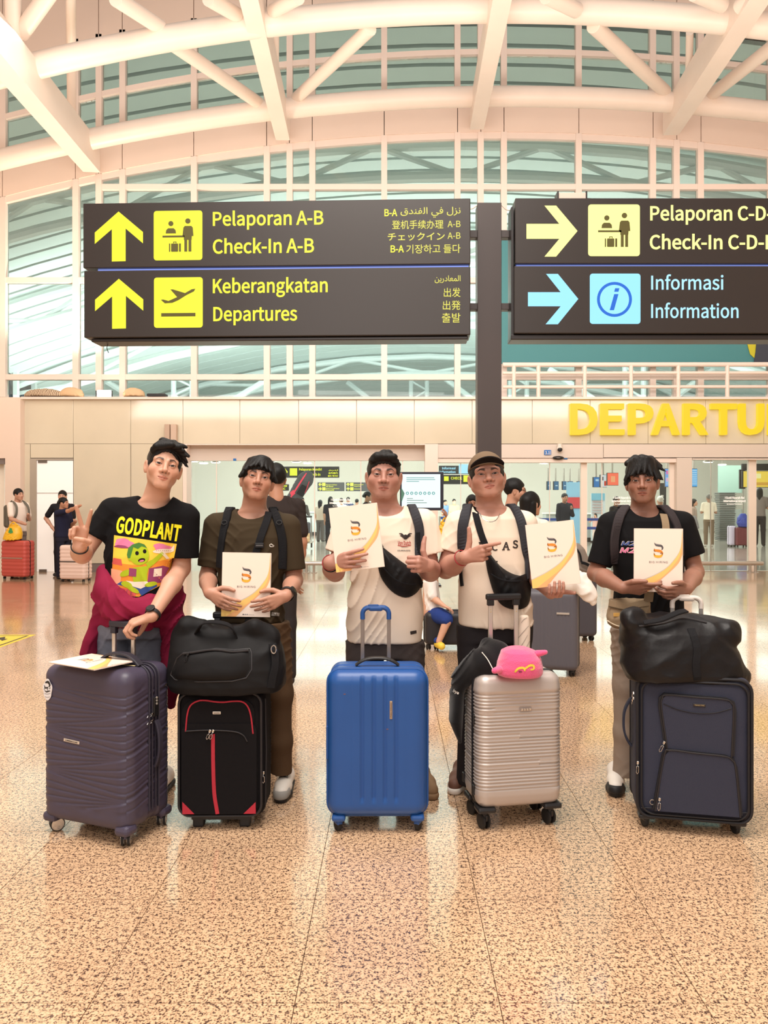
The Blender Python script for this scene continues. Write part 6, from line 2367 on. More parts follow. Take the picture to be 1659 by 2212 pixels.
GLO = M('glossy_black_nylon', (19, 17, 19), .44, spec=.3, bump=.08, bscale=60)
fb, lo, hi = prof_fn([(.668, 1.335, 3.60, .252, .155), (.70, 1.335, 3.60, .262, .165), (.76, 1.325, 3.60, .256, .160), (.82, 1.315, 3.60, .245, .148), (.88, 1.310, 3.60, .240, .125), (.93, 1.300, 3.61, .215, .085), (.955, 1.29, 3.62, .18, .05)], 3.2)
S = Solid()
S.add(fb, lo, hi, .02)
S.path([V(1.11, 3.56, .90), V(1.092, 3.56, .945), V(1.13, 3.57, .958)], [.034, .024, .018], .06)
S.path([V(1.46, 3.55, .885), V(1.535, 3.54, .890), V(1.550, 3.54, .905)], [.05, .030, .020], .06)
S.path([V(1.54, 3.53, .69), V(1.59, 3.52, .685)], [.05, .022], .06)
S.cap(V(1.42, 3.42, .80), V(1.56, 3.43, .845), .012, .012, .02, 's')
S.disp(crumple(3, .011), .012)
body5, _ = solid_obj('body', S, .0055, GLO, b5)
bv_b5 = tree_of(body5)
sp = smooth_path([(1.13, 3.50, .93), (1.20, 3.49, .945), (1.28, 3.50, .975), (1.33, 3.53, .98)], 24)
ribbon('carry_handle', sp, [(0, -.5, 1)] * len(sp), .03, .007, STRAP, b5)
zq = []
for q in smooth_path([(1.11, 0, .915), (1.22, 0, .925), (1.32, 0, .945), (1.42, 0, .93)], 26):
 h = on(bv_b5, q[0], q[2])
 zq.append((q[0], h.y - .003, q[2]))
MB().tube(zq, .0045, 6).build('zip_chain', BLKF2, b5, world=True, smooth=True)
for (xa, xb) in ((1.345, 1.345),):
 sp = []
 for z in np.linspace(.905, .69, 16):
  h = on(bv_b5, xa + .004 * math.sin(z * 40), z)
  sp.append((h.x, h.y - .002, h.z))
 ribbon('side_strap', sp, [(0, -1, .1)] * len(sp), .034, .004, STRAP, b5)
# ---------------------------------------------------------------- folders, bags and other things carried
PAPER = M('folder_card', (250, 232, 218), .35, spec=.4)
PAPER_IN = M('inner_sheet', (240, 226, 214), .6)
YSW = M('folder_yellow', (250, 208, 120), .4)
OSW = M('folder_orange', (246, 184, 124), .4)
GSW = M('folder_grey', (206, 198, 192), .4)
LOGO_D = M('logo_grey', (86, 84, 88), .4)
LOGO_L = M('logo_light', (150, 146, 146), .4)
LOGO_O = M('logo_orange', (226, 140, 48), .4)
LOGO_Y = M('logo_gold', (240, 182, 58), .4)
LOGO_B = M('logo_brown', (150, 92, 46), .4)
FW, FH = .226, .302
def flat(name, v2, f, mat, parent, y):
 """flat print: (x, z) points at depth y"""
 return obj(name, [(a, y, b) for a, b in v2], f, mat, parent)
def make_folder(label, inner=True):
 t = thing('folder', label, 'folder', (0, 0, 0), 0, 'presentation folders')
 MB().box((0, 0, 0), (FW, .0016, FH)).build('front_cover', PAPER, t)
 MB().box((.0025, .0032, -.0012), (FW, .0016, FH)).build('back_cover', PAPER_IN, t)
 MB().box((.001, .0016, -.001), (FW - .004, .0012, FH - .004)).build('inner_sheet', PAPER_IN, t)
 h, w = FH / 2, FW / 2
 y = -.0011
 c_hi = smooth_path([(w - .002, 0, h - .004), (w - .010, 0, .055), (w - .040, 0, .0), (.030, 0, -.045), (-.035, 0, -.082), (-w, 0, -.112)], 36)
 c_lo = smooth_path([(w, 0, .03), (w - .018, 0, -.012), (.055, 0, -.055), (.0, 0, -.105), (-.045, 0, -h), (-.046, 0, -h)], 36)
 c_lo[-1] = np.array((-.060, 0, -h))
 c_md = smooth_path([(w - .001, 0, h - .03), (w - .012, 0, .025), (w - .045, 0, -.028), (.022, 0, -.078), (-.040, 0, -.118), (-.092, 0, -h), (-.092, 0, -h)], 36)
 n = min(len(c_hi), len(c_md), len(c_lo))
 def rs(c):
  i = np.linspace(0, len(c) - 1, 30)
  c = np.array(c)
  return np.stack([np.interp(i, np.arange(len(c)), c[:, k]) for k in (0, 2)], 1)
 hi, md, lo = rs(c_hi), rs(c_md), rs(c_lo)
 def strip(a, b):
  v = [tuple(q) for q in a] + [tuple(q) for q in b]
  m = len(a)
  v = [(min(max(x, -w), w), min(max(z, -h), h)) for x, z in v]
  return v, [(i, i + 1, m + i + 1, m + i) for i in range(m - 1)]
 flat('grey_swoosh', *strip(hi + np.array((0, .004)), hi), GSW, t, y)
 hi2, md2 = hi.copy(), md.copy()
 flat('yellow_swoosh', *strip(np.vstack([hi, [(-w, -h)]]), np.vstack([md, [(-.092, -h)]])), YSW, t, y - .0001)
 flat('orange_swoosh', *strip(md, lo), OSW, t, y - .0002)
 # ribbon emblem: dark hook above, two golden turns below
 ox, oz = .0, .042
 for (pts, ws, m_, k) in (
   ([(-.022, .044), (-.012, .034), (.004, .031), (.018, .028), (.025, .018), (.020, .008)], [.002, .012, .013, .011, .009, .005], LOGO_D, 2),
   ([(-.022, .046), (-.014, .038), (.000, .036), (.012, .033)], [.001, .004, .004, .002], LOGO_L, 3),
   ([(-.023, .012), (-.014, .005), (.002, .003), (.016, -.001), (.026, -.012)], [.002, .012, .014, .013, .008], LOGO_O, 4),
   ([(-.024, -.010), (-.018, -.023), (-.002, -.027), (.014, -.025), (.025, -.014)], [.003, .012, .014, .012, .007], LOGO_Y, 5),
   ([(-.021, .016), (-.023, .004), (-.016, -.002)], [.001, .005, .002], LOGO_B, 6),
   ([(-.023, -.006), (-.022, -.016), (-.016, -.022)], [.001, .005, .002], LOGO_B, 6),
   ([(.010, -.012), (.019, -.008), (.024, -.012), (.019, -.020)], [.001, .006, .006, .001], LOGO_B, 7)):
  v, f = band2([(a * .82 + ox, b * .92 + oz) for a, b in pts], [q * .9 for q in ws], 18)
  flat('emblem', v, f, m_, t, y - .0001 * k)
 text('lettering', 'BIG HIRING', .02, LOGO_D, t, (-.043, y - .0003, -.014), extrude=.0001, width=.086, height=.0095, space=1.05)
 for i, x in enumerate((-.010, -.001, .008)):
  bl = blob2(x, -.140, .0033, .0033, 12)
  flat('icon', *poly2(bl), LOGO_D if i == 0 else LOGO_L, t, y - .0004)
 text('lettering', '@bighiring', .005, LOGO_D, t, (.014, y - .0003, -.142), extrude=.0001, width=.026, height=.0032)
 return t
def place_folder(t, c, roll, yaw, pitch=0.0):
 """roll clockwise in the photo, degrees"""
 t.location = c
 t.rotation_euler = (Matrix.Rotation(math.radians(yaw), 3, 'Z') @ Matrix.Rotation(math.radians(roll), 3, 'Y') @ Matrix.Rotation(math.radians(pitch), 3, 'X')).to_euler()
fo = make_folder('white folder held upright before the olive T-shirt')
place_folder(fo, P(531.5, 1263, 3.685), 1.2, 3)
def folder_copy(label):
 c = fo.copy()
 link(c)
 c['label'] = label
 for ch in list(fo.children):
  k = ch.copy()
  link(k)
  k.parent = c
 return c
f3 = folder_copy('white folder tilted beside the chest of the man giving a thumbs up')
place_folder(f3, P(770, 1161, 3.66), -6.8, 3)
f4 = folder_copy('white folder held out beside the man in the cap')
place_folder(f4, P(1194, 1197, 3.70), -6.6, -4)
f5 = folder_copy('white folder held in both hands before the black T-shirt')
place_folder(f5, P(1421.5, 1210, 3.735), 0.3, -6)
f1 = folder_copy('white folder lying flat on the plum suitcase')
f1.location = P(200, 1441, 3.44)
f1.location.z = .772
f1.rotation_euler = (Matrix.Rotation(math.radians(-31 + 90), 3, 'Z') @ Matrix.Rotation(math.radians(-90), 3, 'X') @ Matrix.Rotation(0, 3, 'Z')).to_euler()
def surf(bvh, px, py):
 h = cast(bvh, px, py)
 return h
def backpack(label, c, mat, w=.28, h=.42, d=.16):
 t = thing('backpack', label, 'backpack', tuple(c), 0)
 v, f = rbox(w, d, h, .06, .03, soft_disp(w, d, h, .02))
 obj('pack_body', v - V(0, 0, h / 2), f, mat, t, smooth=True)
 v, f = rbox(w * .8, .05, h * .5, .022, .03)
 obj('pack_pocket', v + V(0, d / 2 + .02, -h * .42), f, mat, t, smooth=True)
 return t
def d_ring(parent, c, n, mat, r=.012):
 n = Vector(n)
 u = Vector((1, 0, 0))
 w = n.cross(u).normalized()
 pts = [Vector(c) + u * r * math.cos(a) * 1.1 + w * r * math.sin(a) * .9 + n * .006 for a in np.linspace(0, 2 * PI, 15)[:-1]]
 return MB().tube(pts, .0024, 6, closed=True).build('buckle', mat, parent, world=True)
def over(bvh, px, py, up=.03, back=.10):
 """points that carry a strap from the shoulder front over the top to the back"""
 h = cast(bvh, px, py)
 if h is None:
  return []
 p = np.array(h[0])
 return [(p + V(0, back, -.04), V(0, 1, .3)), (p + V(0, back * .6, .012), V(0, .3, 1)), (p + V(0, .02, .012), V(0, -.4, 1))]
# backpack of the olive T-shirt man, and his shoulder bag strap
k2 = backpack('dark olive backpack worn by the young man in the olive T-shirt', P(548, 1215, 4.16), OLIVEP)
for pix, w_ in ([(494, 1102), (492, 1118), (486, 1140), (482, 1165), (478, 1195), (476, 1225)], .042), ([(588, 1102), (598, 1118), (606, 1140), (611, 1165), (612, 1195), (610, 1228)], .042):
 st_ = strap_on('shoulder_strap', bv2, pix, w_, .012, STRAP, k2, pre=over(bv2, pix[0][0], pix[0][1] + 3))
 if st_:
  h = cast(bv2, pix[2][0], pix[2][1] - 9)
  if h:
   d_ring(k2, h[0] + h[1] * .014, h[1], RUBBER)
g2 = thing('crossbody_bag', 'black crossbody bag strap across the olive T-shirt', 'bag', tuple(P(560, 1180, 3.80)), 0)
strap_on('strap', bv2, [(583, 1098), (578, 1120), (570, 1142), (562, 1165), (556, 1185), (550, 1205), (540, 1240)], .036, .005, STRAP, g2, off=.004)
h = cast(bv2, 560, 1178)
if h:
 MB().box(tuple(h[0] + h[1] * .014), (.044, .008, .026), .003).build('slider_buckle', BLKPL, g2, world=True)
 MB().box(tuple(h[0] + h[1] * .019), (.034, .004, .006), .001).build('slider_bar', M('grey_plastic', (96, 92, 92), .4), g2, world=True)
# backpack and crossbody bag of the thumbs-up man
k3 = backpack('black backpack worn by the man in the cream T-shirt', P(832, 1200, 4.18), NYLON)
strap_on('shoulder_strap', bv3, [(889, 1097), (896, 1108), (903, 1122), (907, 1138), (908, 1154), (905, 1172), (903, 1190)], [.046] * 3 + [.046] * 9 + [.044] * 20, .012, STRAPB, k3, pre=None) if False else strap_on('shoulder_strap', bv3, [(889, 1096), (897, 1110), (904, 1128), (908, 1146), (906, 1170), (902, 1200)], .046, .012, STRAPB, k3, pre=over(bv3, 889, 1099))
strap_on('adjuster_strap', bv3, [(905, 1150), (904, 1180), (903, 1210)], .020, .006, STRAP, k3, off=.012)
def sling_bag(label, bvh, outline, thick, mat, depth_in=.06):
 """soft bag lying on the chest: photo outline given depth by the body behind it"""
 pts = [(a, b) for a, b in outline]
 cx = sum(p[0] for p in pts) / len(pts)
 cy = sum(p[1] for p in pts) / len(pts)
 N_, m_ = 10, len(pts)
 front, backv = [], []
 base = cast(bvh, cx, cy)
 d0_ = base[0].y if base else 3.85
 for r_ in range(N_ + 1):
  t = r_ / N_
  for (x, y) in pts:
   px_, py_ = cx + (x - cx) * t, cy + (y - cy) * t
   h = cast(bvh, px_, py_)
   yb = min(h[0].y, d0_ + depth_in) if h else d0_ + depth_in * .7
   q = P(px_, py_, 1.0) - CAMP
   dpt = yb - thick * (1 - t ** 3) - .006 + .003 * math.sin(px_ * .31 + py_ * .23)
   front.append(CAMP + q * dpt)
   if r_ == N_:
    backv.append(CAMP + q * (yb + .004))
 v = front + backv
 f = []
 for r_ in range(N_):
  for i in range(m_):
   a, b_ = r_ * m_ + i, r_ * m_ + (i + 1) % m_
   f.append((a, b_, b_ + m_, a + m_))
 o = N_ * m_
 for i in range(m_):
  f.append((o + i, o + (i + 1) % m_, o + m_ + (i + 1) % m_, o + m_ + i))
 return v, f
def ring_outline(pts, n=40):
 sp = smooth_path([(a, b, 0) for a, b in pts] + [(pts[0][0], pts[0][1], 0)], n)
 return [(q[0], q[1]) for q in sp[:-1]]
g3 = thing('crossbody_bag', 'black crescent crossbody bag on the cream T-shirt', 'bag', tuple(P(866, 1240, 3.78)), 0)
out3 = ring_outline([(820, 1176), (840, 1192), (866, 1212), (894, 1232), (910, 1250), (909, 1268), (896, 1284), (876, 1291), (852, 1282), (832, 1262), (819, 1236), (816, 1205)])
v, f = sling_bag('', bv3, out3, .055, NYLON)
o3 = obj('bag_body', v, f, NYLON, g3, world=True, smooth=True)
tb3 = tree_of(o3)
strap_on('bag_zip', tb3, [(826, 1222), (848, 1248), (872, 1262), (898, 1262)], .006, .003, STRAP, g3)
strap_on('strap', bv3, [(788, 1112), (800, 1140), (812, 1165), (822, 1185)], .034, .005, STRAP, g3)
strap_on('strap', bv3, [(904, 1255), (912, 1268)], .034, .005, STRAP, g3)
# the man in the cap
k4 = backpack('black backpack worn by the man in the cap', P(1064, 1215, 4.18), NYLON)
strap_on('shoulder_strap', bv4, [(1012, 1096), (1004, 1115), (998, 1140), (998, 1165), (1000, 1185)], .050, .014, STRAPB, k4, pre=over(bv4, 1012, 1099))
strap_on('lower_strap', bv4, [(999, 1175), (999, 1210), (997, 1240), (1000, 1266)], .024, .006, STRAP, k4)
strap_on('shoulder_strap', bv4, [(1106, 1096), (1118, 1110), (1127, 1130), (1132, 1155), (1134, 1180), (1136, 1210), (1138, 1250)], .046, .014, STRAPB, k4, pre=over(bv4, 1106, 1099))
g4 = thing('crossbody_bag', 'black crossbody bag on the white T-shirt of the man in the cap', 'bag', tuple(P(1100, 1260, 3.78)), 0)
out4 = ring_outline([(1050, 1186), (1062, 1200), (1080, 1222), (1104, 1238), (1128, 1244), (1142, 1238), (1147, 1262), (1146, 1290), (1138, 1310), (1118, 1317), (1092, 1312), (1074, 1296), (1062, 1268), (1052, 1230), (1048, 1200)], 48)
v, f = sling_bag('', bv4, out4, .060, NYLON, .09)
o4 = obj('bag_body', v, f, NYLON, g4, world=True, smooth=True)
tb4 = tree_of(o4)
strap_on('bag_zip', tb4, [(1062, 1240), (1085, 1254), (1110, 1256), (1140, 1252)], .008, .004, STRAP, g4)
strap_on('strap', bv4, [(1024, 1098), (1030, 1120), (1038, 1150), (1047, 1175), (1055, 1192)], .032, .005, STRAP, g4, pre=over(bv4, 1024, 1102))
# the man in black: backpack straps and khaki pouch
k5 = backpack('grey backpack worn by the young man in the plain black T-shirt', P(1398, 1215, 4.26), M('grey_pack', (70, 62, 60), .8))
PADG = M('grey_padding', (58, 52, 54), .75, bump=.3, bscale=300)
strap_on('shoulder_strap', bv5, [(1352, 1098), (1340, 1112), (1332, 1132), (1326, 1158), (1325, 1185), (1326, 1215)], .046, .013, PADG, k5, pre=over(bv5, 1352, 1101))
strap_on('shoulder_strap', bv5, [(1434, 1098), (1447, 1110), (1457, 1128), (1462, 1142), (1466, 1170), (1466, 1200)], .048, .013, PADG, k5, pre=over(bv5, 1434, 1101))
g5 = thing('shoulder_pouch', 'khaki canvas pouch bag hanging at the hip of the man in the plain black T-shirt', 'bag', tuple(P(1352, 1320, 3.84)), 0)
strap_on('strap', bv5, [(1432, 1112), (1437, 1130), (1438, 1150), (1432, 1180), (1424, 1215)], .040, .004, KHAKI, g5, off=.002)
S = Solid()
fnp, lo, hi = prof_fn(px_rows([(1294, 1319, 1402, .045, 0), (1312, 1316, 1404, .052, 0), (1334, 1311, 1404, .056, 0), (1348, 1314, 1400, .052, 0), (1358, 1326, 1390, .04, 0)], 3.84), 2.6)
S.add(fnp, lo, hi, .01)
S.disp(folds(91, .004, 26, 1), .004)
po, _ = solid_obj('pouch_body', S, .005, KHAKI, g5)
tp = tree_of(po)
strap_on('pouch_flap', tp, [(1320, 1303), (1340, 1308), (1358, 1312), (1370, 1306), (1398, 1302)], .034, .006, KHAKI, g5, off=.001)
strap_on('flap_seam', tp, [(1318, 1311), (1340, 1316), (1358, 1320), (1366, 1315), (1376, 1311)], .003, .007, M('dark_seam', (84, 70, 54), .8), g5, off=.002)
strap_on('trim_piping', tp, [(1314, 1340), (1328, 1350), (1350, 1354), (1375, 1351), (1398, 1344)], .0045, .005, M('light_piping', (206, 190, 164), .7), g5)
pl = cast(tp, 1332, 1328)
if pl:
 MB().box(tuple(pl[0] + pl[1] * .003), (.030, .004, .018), .001).build('leather_patch', M('tan_patch', (206, 160, 84), .6), g5, world=True)
sp = smooth_path([np.array(P(1400, 1300, 3.80)), np.array(P(1404, 1270, 3.76)), np.array(P(1412, 1240, 3.82))], 12)
ribbon('strap', sp, [(0, -1, 0)] * len(sp), .045, .004, KHAKI, g5)
# ---- pink plush and black jacket on the silver case ---------------------------------------------
PINK = M('pink_plush', (232, 92, 140), .9, sheen=.6, bump=.4, bscale=220)
pp = thing('plush_pillow', 'pink plush animal pillow with ears on the silver suitcase', 'plush toy', tuple(P(1125, 1455, 3.50)), 0)
S = Solid()
fnp, lo, hi = prof_fn(px_rows([(1398, 1096, 1140, .06, 0), (1406, 1084, 1158, .085, 0), (1420, 1078, 1168, .10, 0), (1438, 1072, 1172, .105, 0), (1450, 1070, 1172, .10, 0), (1459, 1076, 1168, .09, 0)], 3.52), 2.3)
S.add(fnp, lo, hi, .02)
S.disp(folds(95, .003, 22, 1), .003)
plo, _ = solid_obj('plush_body', S, .0045, PINK, pp)
for (a, b_, r0, r1) in ((Q(1078, 1446, 3.46), Q(1068, 1449, 3.43), .017, .013), (Q(1160, 1412, 3.48), Q(1178, 1409, 3.46), .016, .011)):
 E_ = Solid()
 E_.cap(a, b_, r0, r1, .01)
 solid_obj('ear', E_, .004, PINK, pp)
tpp = tree_of(plo)
YPR = M('yellow_embroidery', (222, 196, 74), .8)
decal('embroidery', tpp, *band2([(1112, 1452), (1120, 1444), (1131, 1443), (1134, 1450)], [4, 5, 5, 3], 16), YPR, plo, .002, 3)
decal('embroidery', tpp, *band2([(1134, 1445), (1144, 1438), (1152, 1438), (1153, 1445), (1146, 1447)], [4, 5, 5, 4, 3], 16), YPR, plo, .002, 3)
decal('embroidery_core', tpp, *poly2(blob2(1124, 1451, 4, 2.2, 10)), M('mauve_thread', (150, 60, 96), .8), plo, .002, 3)
jk = thing('jacket', 'black jacket draped over the left side of the silver suitcase', 'jacket', tuple(P(1010, 1500, 3.62)), 0)
JBK = M('black_fleece', (15, 14, 17), .85, sheen=.2, bump=.2, bscale=300)
S = Solid()
S.path([Q(1072, 1446, 3.56), Q(1046, 1432, 3.58), Q(1020, 1450, 3.62), Q(1000, 1466, 3.64)], [.038, .068, .056, .048], .04)
S.path([Q(1052, 1392, 3.66), Q(1074, 1410, 3.62), Q(1050, 1440, 3.60)], [.034, .05, .05], .05)
fnj, lo, hi = prof_fn(px_rows([(1448, 990, 1016, .05, 0), (1470, 979, 1008, .075, 0), (1500, 972, 1004, .085, 0), (1530, 970, 1002, .088, 0), (1555, 968, 1000, .080, 0), (1585, 980, 1000, .06, .02), (1610, 991, 999, .035, .03)], 3.68), 2.3)
S.add(fnj, lo, hi, .03)
S.disp(folds(97, .012, 22, .7), .012)
jo, _ = solid_obj('jacket_body', S, .0055, JBK, jk)
tj = tree_of(jo)
decal('lettering', tj, *text2('bya', 977, 1496, 12, 8, .5, .03), WHITEL, jo)
MB().tube(smooth_path([Q(1041, 1409, 3.53), Q(1053, 1424, 3.51), Q(1064, 1444, 3.48)], 16), .0022, 6).build('drawstring', WHITEL, jk, world=True)
# printed cloth hanging behind the right handle tube
cl = thing('scarf', 'white printed scarf hanging between the man in the cap and the grey suitcase', 'scarf', tuple(P(1130, 1370, 3.86)), 0)
S = Solid()
fnj, lo, hi = prof_fn(px_rows([(1328, 1122, 1142, .02, 0), (1360, 1117, 1146, .025, 0), (1410, 1114, 1147, .025, 0), (1450, 1113, 1148, .02, 0)], 3.78), 2.4)
S.add(fnj, lo, hi, .01)
S.disp(folds(99, .008, 40, .4), .008)
so_, _ = solid_obj('cloth', S, .005, WHITET, cl)
ts = tree_of(so_)
for (a, b_, c_) in (((1118, 1380), (1128, 1368), (1142, 1352)), ((1116, 1404), (1128, 1392), (1140, 1372)), ((1124, 1420), (1136, 1400), (1145, 1384)), ((1126, 1345), (1132, 1338), (1139, 1334))):
 decal('print_line', ts, *band2([a, b_, c_], [1.2, 1.6, 1.0], 12), M('grey_print2', (170, 158, 146), .8), so_, .0015, 3)
# ---------------------------------------------------------------- hanging signs and the post
SIGNB = M('sign_housing', (50, 43, 40), .36)
SIGND = M('sign_trim', (40, 34, 34), .35)
YG = glow('sign_yellow', (248, 246, 50), 1.05)
YW = glow('sign_pale_yellow', (255, 255, 150), 1.25)
BG = glow('sign_blue_white', (150, 222, 255), 1.15)
BW = glow('sign_blue_text', (176, 230, 255), 1.1)
DS = 8.0
SK = DS / FPX
ICON_D = M('pictogram_dark', (84, 78, 24), .6)
ICON_B = M('pictogram_blue', (12, 90, 190), .6, emit=(12, 90, 200), estr=.35)
class Sign:
 def __init__(self, label, ox, oy, rz=0.0):
  self.ox, self.oy = ox, oy
  p = P(ox, oy, DS)
  self.t = thing('hanging_sign', label, 'sign', tuple(p), rz)
 def L(self, x, y):
  return ((x - self.ox) * SK, -(y - self.oy) * SK)
 def box(self, name, x0, x1, y0, y1, yf, th, mat, bev=.008, parent=None):
  a, b = self.L(x0, y1), self.L(x1, y0)
  return MB().box(((a[0] + b[0]) / 2, yf + th / 2, (a[1] + b[1]) / 2), (b[0] - a[0], th, b[1] - a[1]), bev).build(name, mat, parent or self.t)
 def poly(self, name, pts, mat, y=-.152, th=.006, parent=None, holes=None):
  m = MB()
  m.prism([self.L(*p) for p in pts], y, y + th, holes=[[self.L(*p) for p in h] for h in holes] if holes else None)
  return m.build(name, mat, parent or self.t)
 def text(self, body, x0, x1, base, cap, mat, bold=.02, y=-.150, parent=None, fit_h=None):
  v, f = text_mesh(body, 1.0, .003, bold)
  x = v[:, 0]
  if fit_h is None:
   k = cap * SK / .729
   v[:, 2] = v[:, 2] * k
  else:
   lo_, hi_ = v[:, 2].min(), v[:, 2].max()
   v[:, 2] = (v[:, 2] - lo_) / (hi_ - lo_) * fit_h * SK
  v[:, 0] = (x - x.min()) / (x.max() - x.min()) * (x1 - x0) * SK
  a = self.L(x0, base)
  return obj('lettering', v, f, mat, parent or self.t, loc=(a[0], y, a[1]))
def rrect(x0, x1, y0, y1, r, n=5):
 return [(x, y) for x, y in rr(x0, x1, y0, y1, r, n)]
def disc(cx, cy, r, n=20):
 return [(cx + r * math.cos(2 * PI * i / n), cy + r * math.sin(2 * PI * i / n)) for i in range(n)]
def pict_checkin(S, x, y, sc, par, mat):
 """counter pictogram; x,y = top left of the square in px, sc = square size"""
 k = sc / 104.5
 Z = lambda pts: [(x + a * k, y + b * k) for a, b in pts]
 yy = -.1545
 S.poly('pictogram', Z(disc(37, 27, 5.4)), mat, yy, .003, par)
 S.poly('pictogram', Z([(26, 48), (27, 41), (31, 37), (43, 37), (47, 41), (48, 48)]), mat, yy, .003, par)
 S.poly('pictogram', Z([(19, 52.5), (67, 52.5), (67, 56.5), (19, 56.5)]), mat, yy, .003, par)
 S.poly('pictogram', Z(disc(73.5, 22, 5.6)), mat, yy, .003, par)
 S.poly('pictogram', Z([(62, 54), (64, 36), (67, 32.5), (81, 32.5), (84, 36), (85.5, 54), (82, 54), (81.5, 62), (65, 62), (65, 56.5)]), mat, yy, .003, par)
 S.poly('pictogram', Z([(66, 62), (72, 62), (72, 87), (66, 87)]), mat, yy, .003, par)
 S.poly('pictogram', Z([(75, 62), (81, 62), (81, 87), (75, 87)]), mat, yy, .003, par)
 S.poly('pictogram', Z(rrect(37.5, 52.5, 69.5, 87, 1.5)), mat, yy, .003, par)
 for a, b in ((33, 35.5), (54.5, 58.5)):
  S.poly('pictogram', Z([(a, 69.5), (b, 69.5), (b, 87), (a, 87)]), mat, yy, .003, par)
 S.poly('pictogram', Z([(42, 69), (42, 65.5), (49, 65.5), (49, 69), (47.6, 69), (47.6, 67), (43.4, 67), (43.4, 69)]), mat, yy, .003, par)
UPA = [(264.1, 464.4), (316.7, 508.7), (316.7, 533), (279.3, 501), (279.3, 570.5), (249.5, 571), (249.5, 501.9), (212.6, 533), (212.6, 508.7)]
A1 = Sign('wide dark overhead sign with two yellow upward arrows, left of the post', 600, 590, math.radians(-2.0))
A1.box('upper_housing', 187, 1013, 446, 584, -.15, .30, SIGNB)
A1.box('lower_housing', 189, 1013, 590, 733, -.15, .30, SIGNB)
A1.box('base_rail', 202, 1008, 734, 741, -.12, .24, SIGND)
A1.box('light_gap', 215, 1010, 584.5, 589.5, -.10, .2, M('gap_light', (40, 40, 70), .5, emit=(150, 170, 255), estr=.8), 0)
A1.poly('arrow', UPA, YG)
A1.poly('arrow', [(x + .6, y + 143.6) for x, y in UPA], YG)
q = A1.poly('icon_panel', rrect(340, 444.5, 464.4, 569.7, 6), YG)
pict_checkin(A1, 340, 464.8, 104.5, q, ICON_D)
q = A1.poly('icon_panel', rrect(340.5, 445.3, 606.3, 713.4, 6), YG)
A1.poly('pictogram', [(429.5, 631), (426.5, 636.5), (411, 644), (393, 655), (380, 660.5), (364, 661.5), (355.5, 654), (360, 653.2), (372, 656.5), (390.5, 648.5), (376, 632), (381.5, 632), (407.5, 640), (422, 632)], ICON_D, -.1545, .003, q)
A1.poly('pictogram', [(356.3, 682.3), (429.8, 682.3), (429.8, 689.6), (356.3, 689.6)], ICON_D, -.1545, .003, q)
A1.text('Pelaporan A-B', 467, 703, 497, 28, YG)
A1.text('Check-In A-B', 467, 683, 556, 28.5, YG)
A1.text('Keberangkatan', 467, 712, 640, 28.5, YG)
A1.text('Departures', 468, 647, 699.5, 28.5, YG)
YT = glow('sign_yellow_thin', (240, 232, 90), .9)
ar1 = '\ufed5\ufeaa\ufee8\ufed4\ufedf\ufe8d \ufef2\ufed3 \ufedd\ufeb0\ufee7'
ar2 = '\ufee6\ufef3\ufead\ufea9\ufe8e\ufecc\ufee4\ufedf\ufe8d'
A1.text('B-A', 832, 859, 481.5, 14, YG, .02)
A1.text(ar1, 866, 992, 486, 0, YT, .004, fit_h=22)
A1.text('登机手续办理', 848, 956, 509.5, 0, YT, .004, fit_h=18.5)
A1.text('A-B', 965, 992, 506.5, 13, YT, .004)
A1.text('チェックイン', 839, 959, 534, 0, YT, .012, fit_h=17)
A1.text('A-B', 965, 992, 531, 13, YT, .004)
A1.text('B-A', 845, 873, 558, 14, YG, .02)
A1.text('기장하고 들다', 878, 992, 561, 0, YT, .004, fit_h=18.5)
A1.text(ar2, 938, 992, 624, 0, YT, .004, fit_h=16)
A1.text('出发', 957, 992, 653.5, 0, YT, .002, fit_h=19.5)
A1.text('出発', 955, 992, 680.5, 0, YT, .002, fit_h=19.5)
A1.text('출발', 953, 992, 707, 0, YT, .002, fit_h=20)
k = MB()
a = A1.L(228, 741)
k.tube(smooth_path([(a[0], .0, a[1]), (a[0] - .01, .0, a[1] - .04), (a[0] + .008, 0, a[1] - .09)], 10), .004, 6)
k.build('loose_cable', SIGND, A1.t)
A2 = Sign('wide dark overhead sign with right-pointing arrows, right of the post', 1380, 585, 0)
cv = lambda pts: [(1090 + x / 2.9156, 410 + y / 2.9156) for x, y in pts]
A2.box('upper_housing', 1108, 1960, 440, 579, -.15, .30, SIGNB)
A2.box('lower_housing', 1106, 1960, 584, 727, -.15, .30, SIGNB)
A2.box('base_rail', 1100, 1955, 728, 739, -.12, .24, SIGND)
A2.box('side_frame', 1101, 1106, 455, 735, -.10, .22, SIGND, 0)
A2.box('light_gap', 1112, 1955, 579.5, 583.5, -.10, .2, MATS['gap_light'], 0)
A2.box('top_box', 1204, 1263, 420, 440, -.05, .12, PINKP, .003)
for x in (1203, 1264):
 A2.box('top_bracket', x - 1.5, x + 1.5, 418, 440, -.06, .14, SIGND, 0)
A2.poly('arrow', cv([(122, 248), (325, 248), (233, 135), (305, 135), (437, 292), (305, 450), (233, 450), (325, 340), (122, 340)]), YW)
A2.poly('arrow', cv([(131, 670), (333, 670), (243, 557), (316, 557), (442, 712), (316, 868), (240, 868), (333, 757), (131, 757)]), BG)
q = A2.poly('icon_panel', rrect(1262.5, 1372, 453.9, 563.3, 6), YW)
pict_checkin(A2, 1264, 455, 107, q, ICON_D)
q = A2.poly('icon_panel', rrect(1266, 1373.3, 600.4, 707, 6), BG)
c_ = (1318.1, 655.2)
A2.poly('pictogram', disc(c_[0], c_[1], 37, 40), ICON_B, -.1545, .003, q, [disc(c_[0], c_[1], 31, 40)[::-1]])
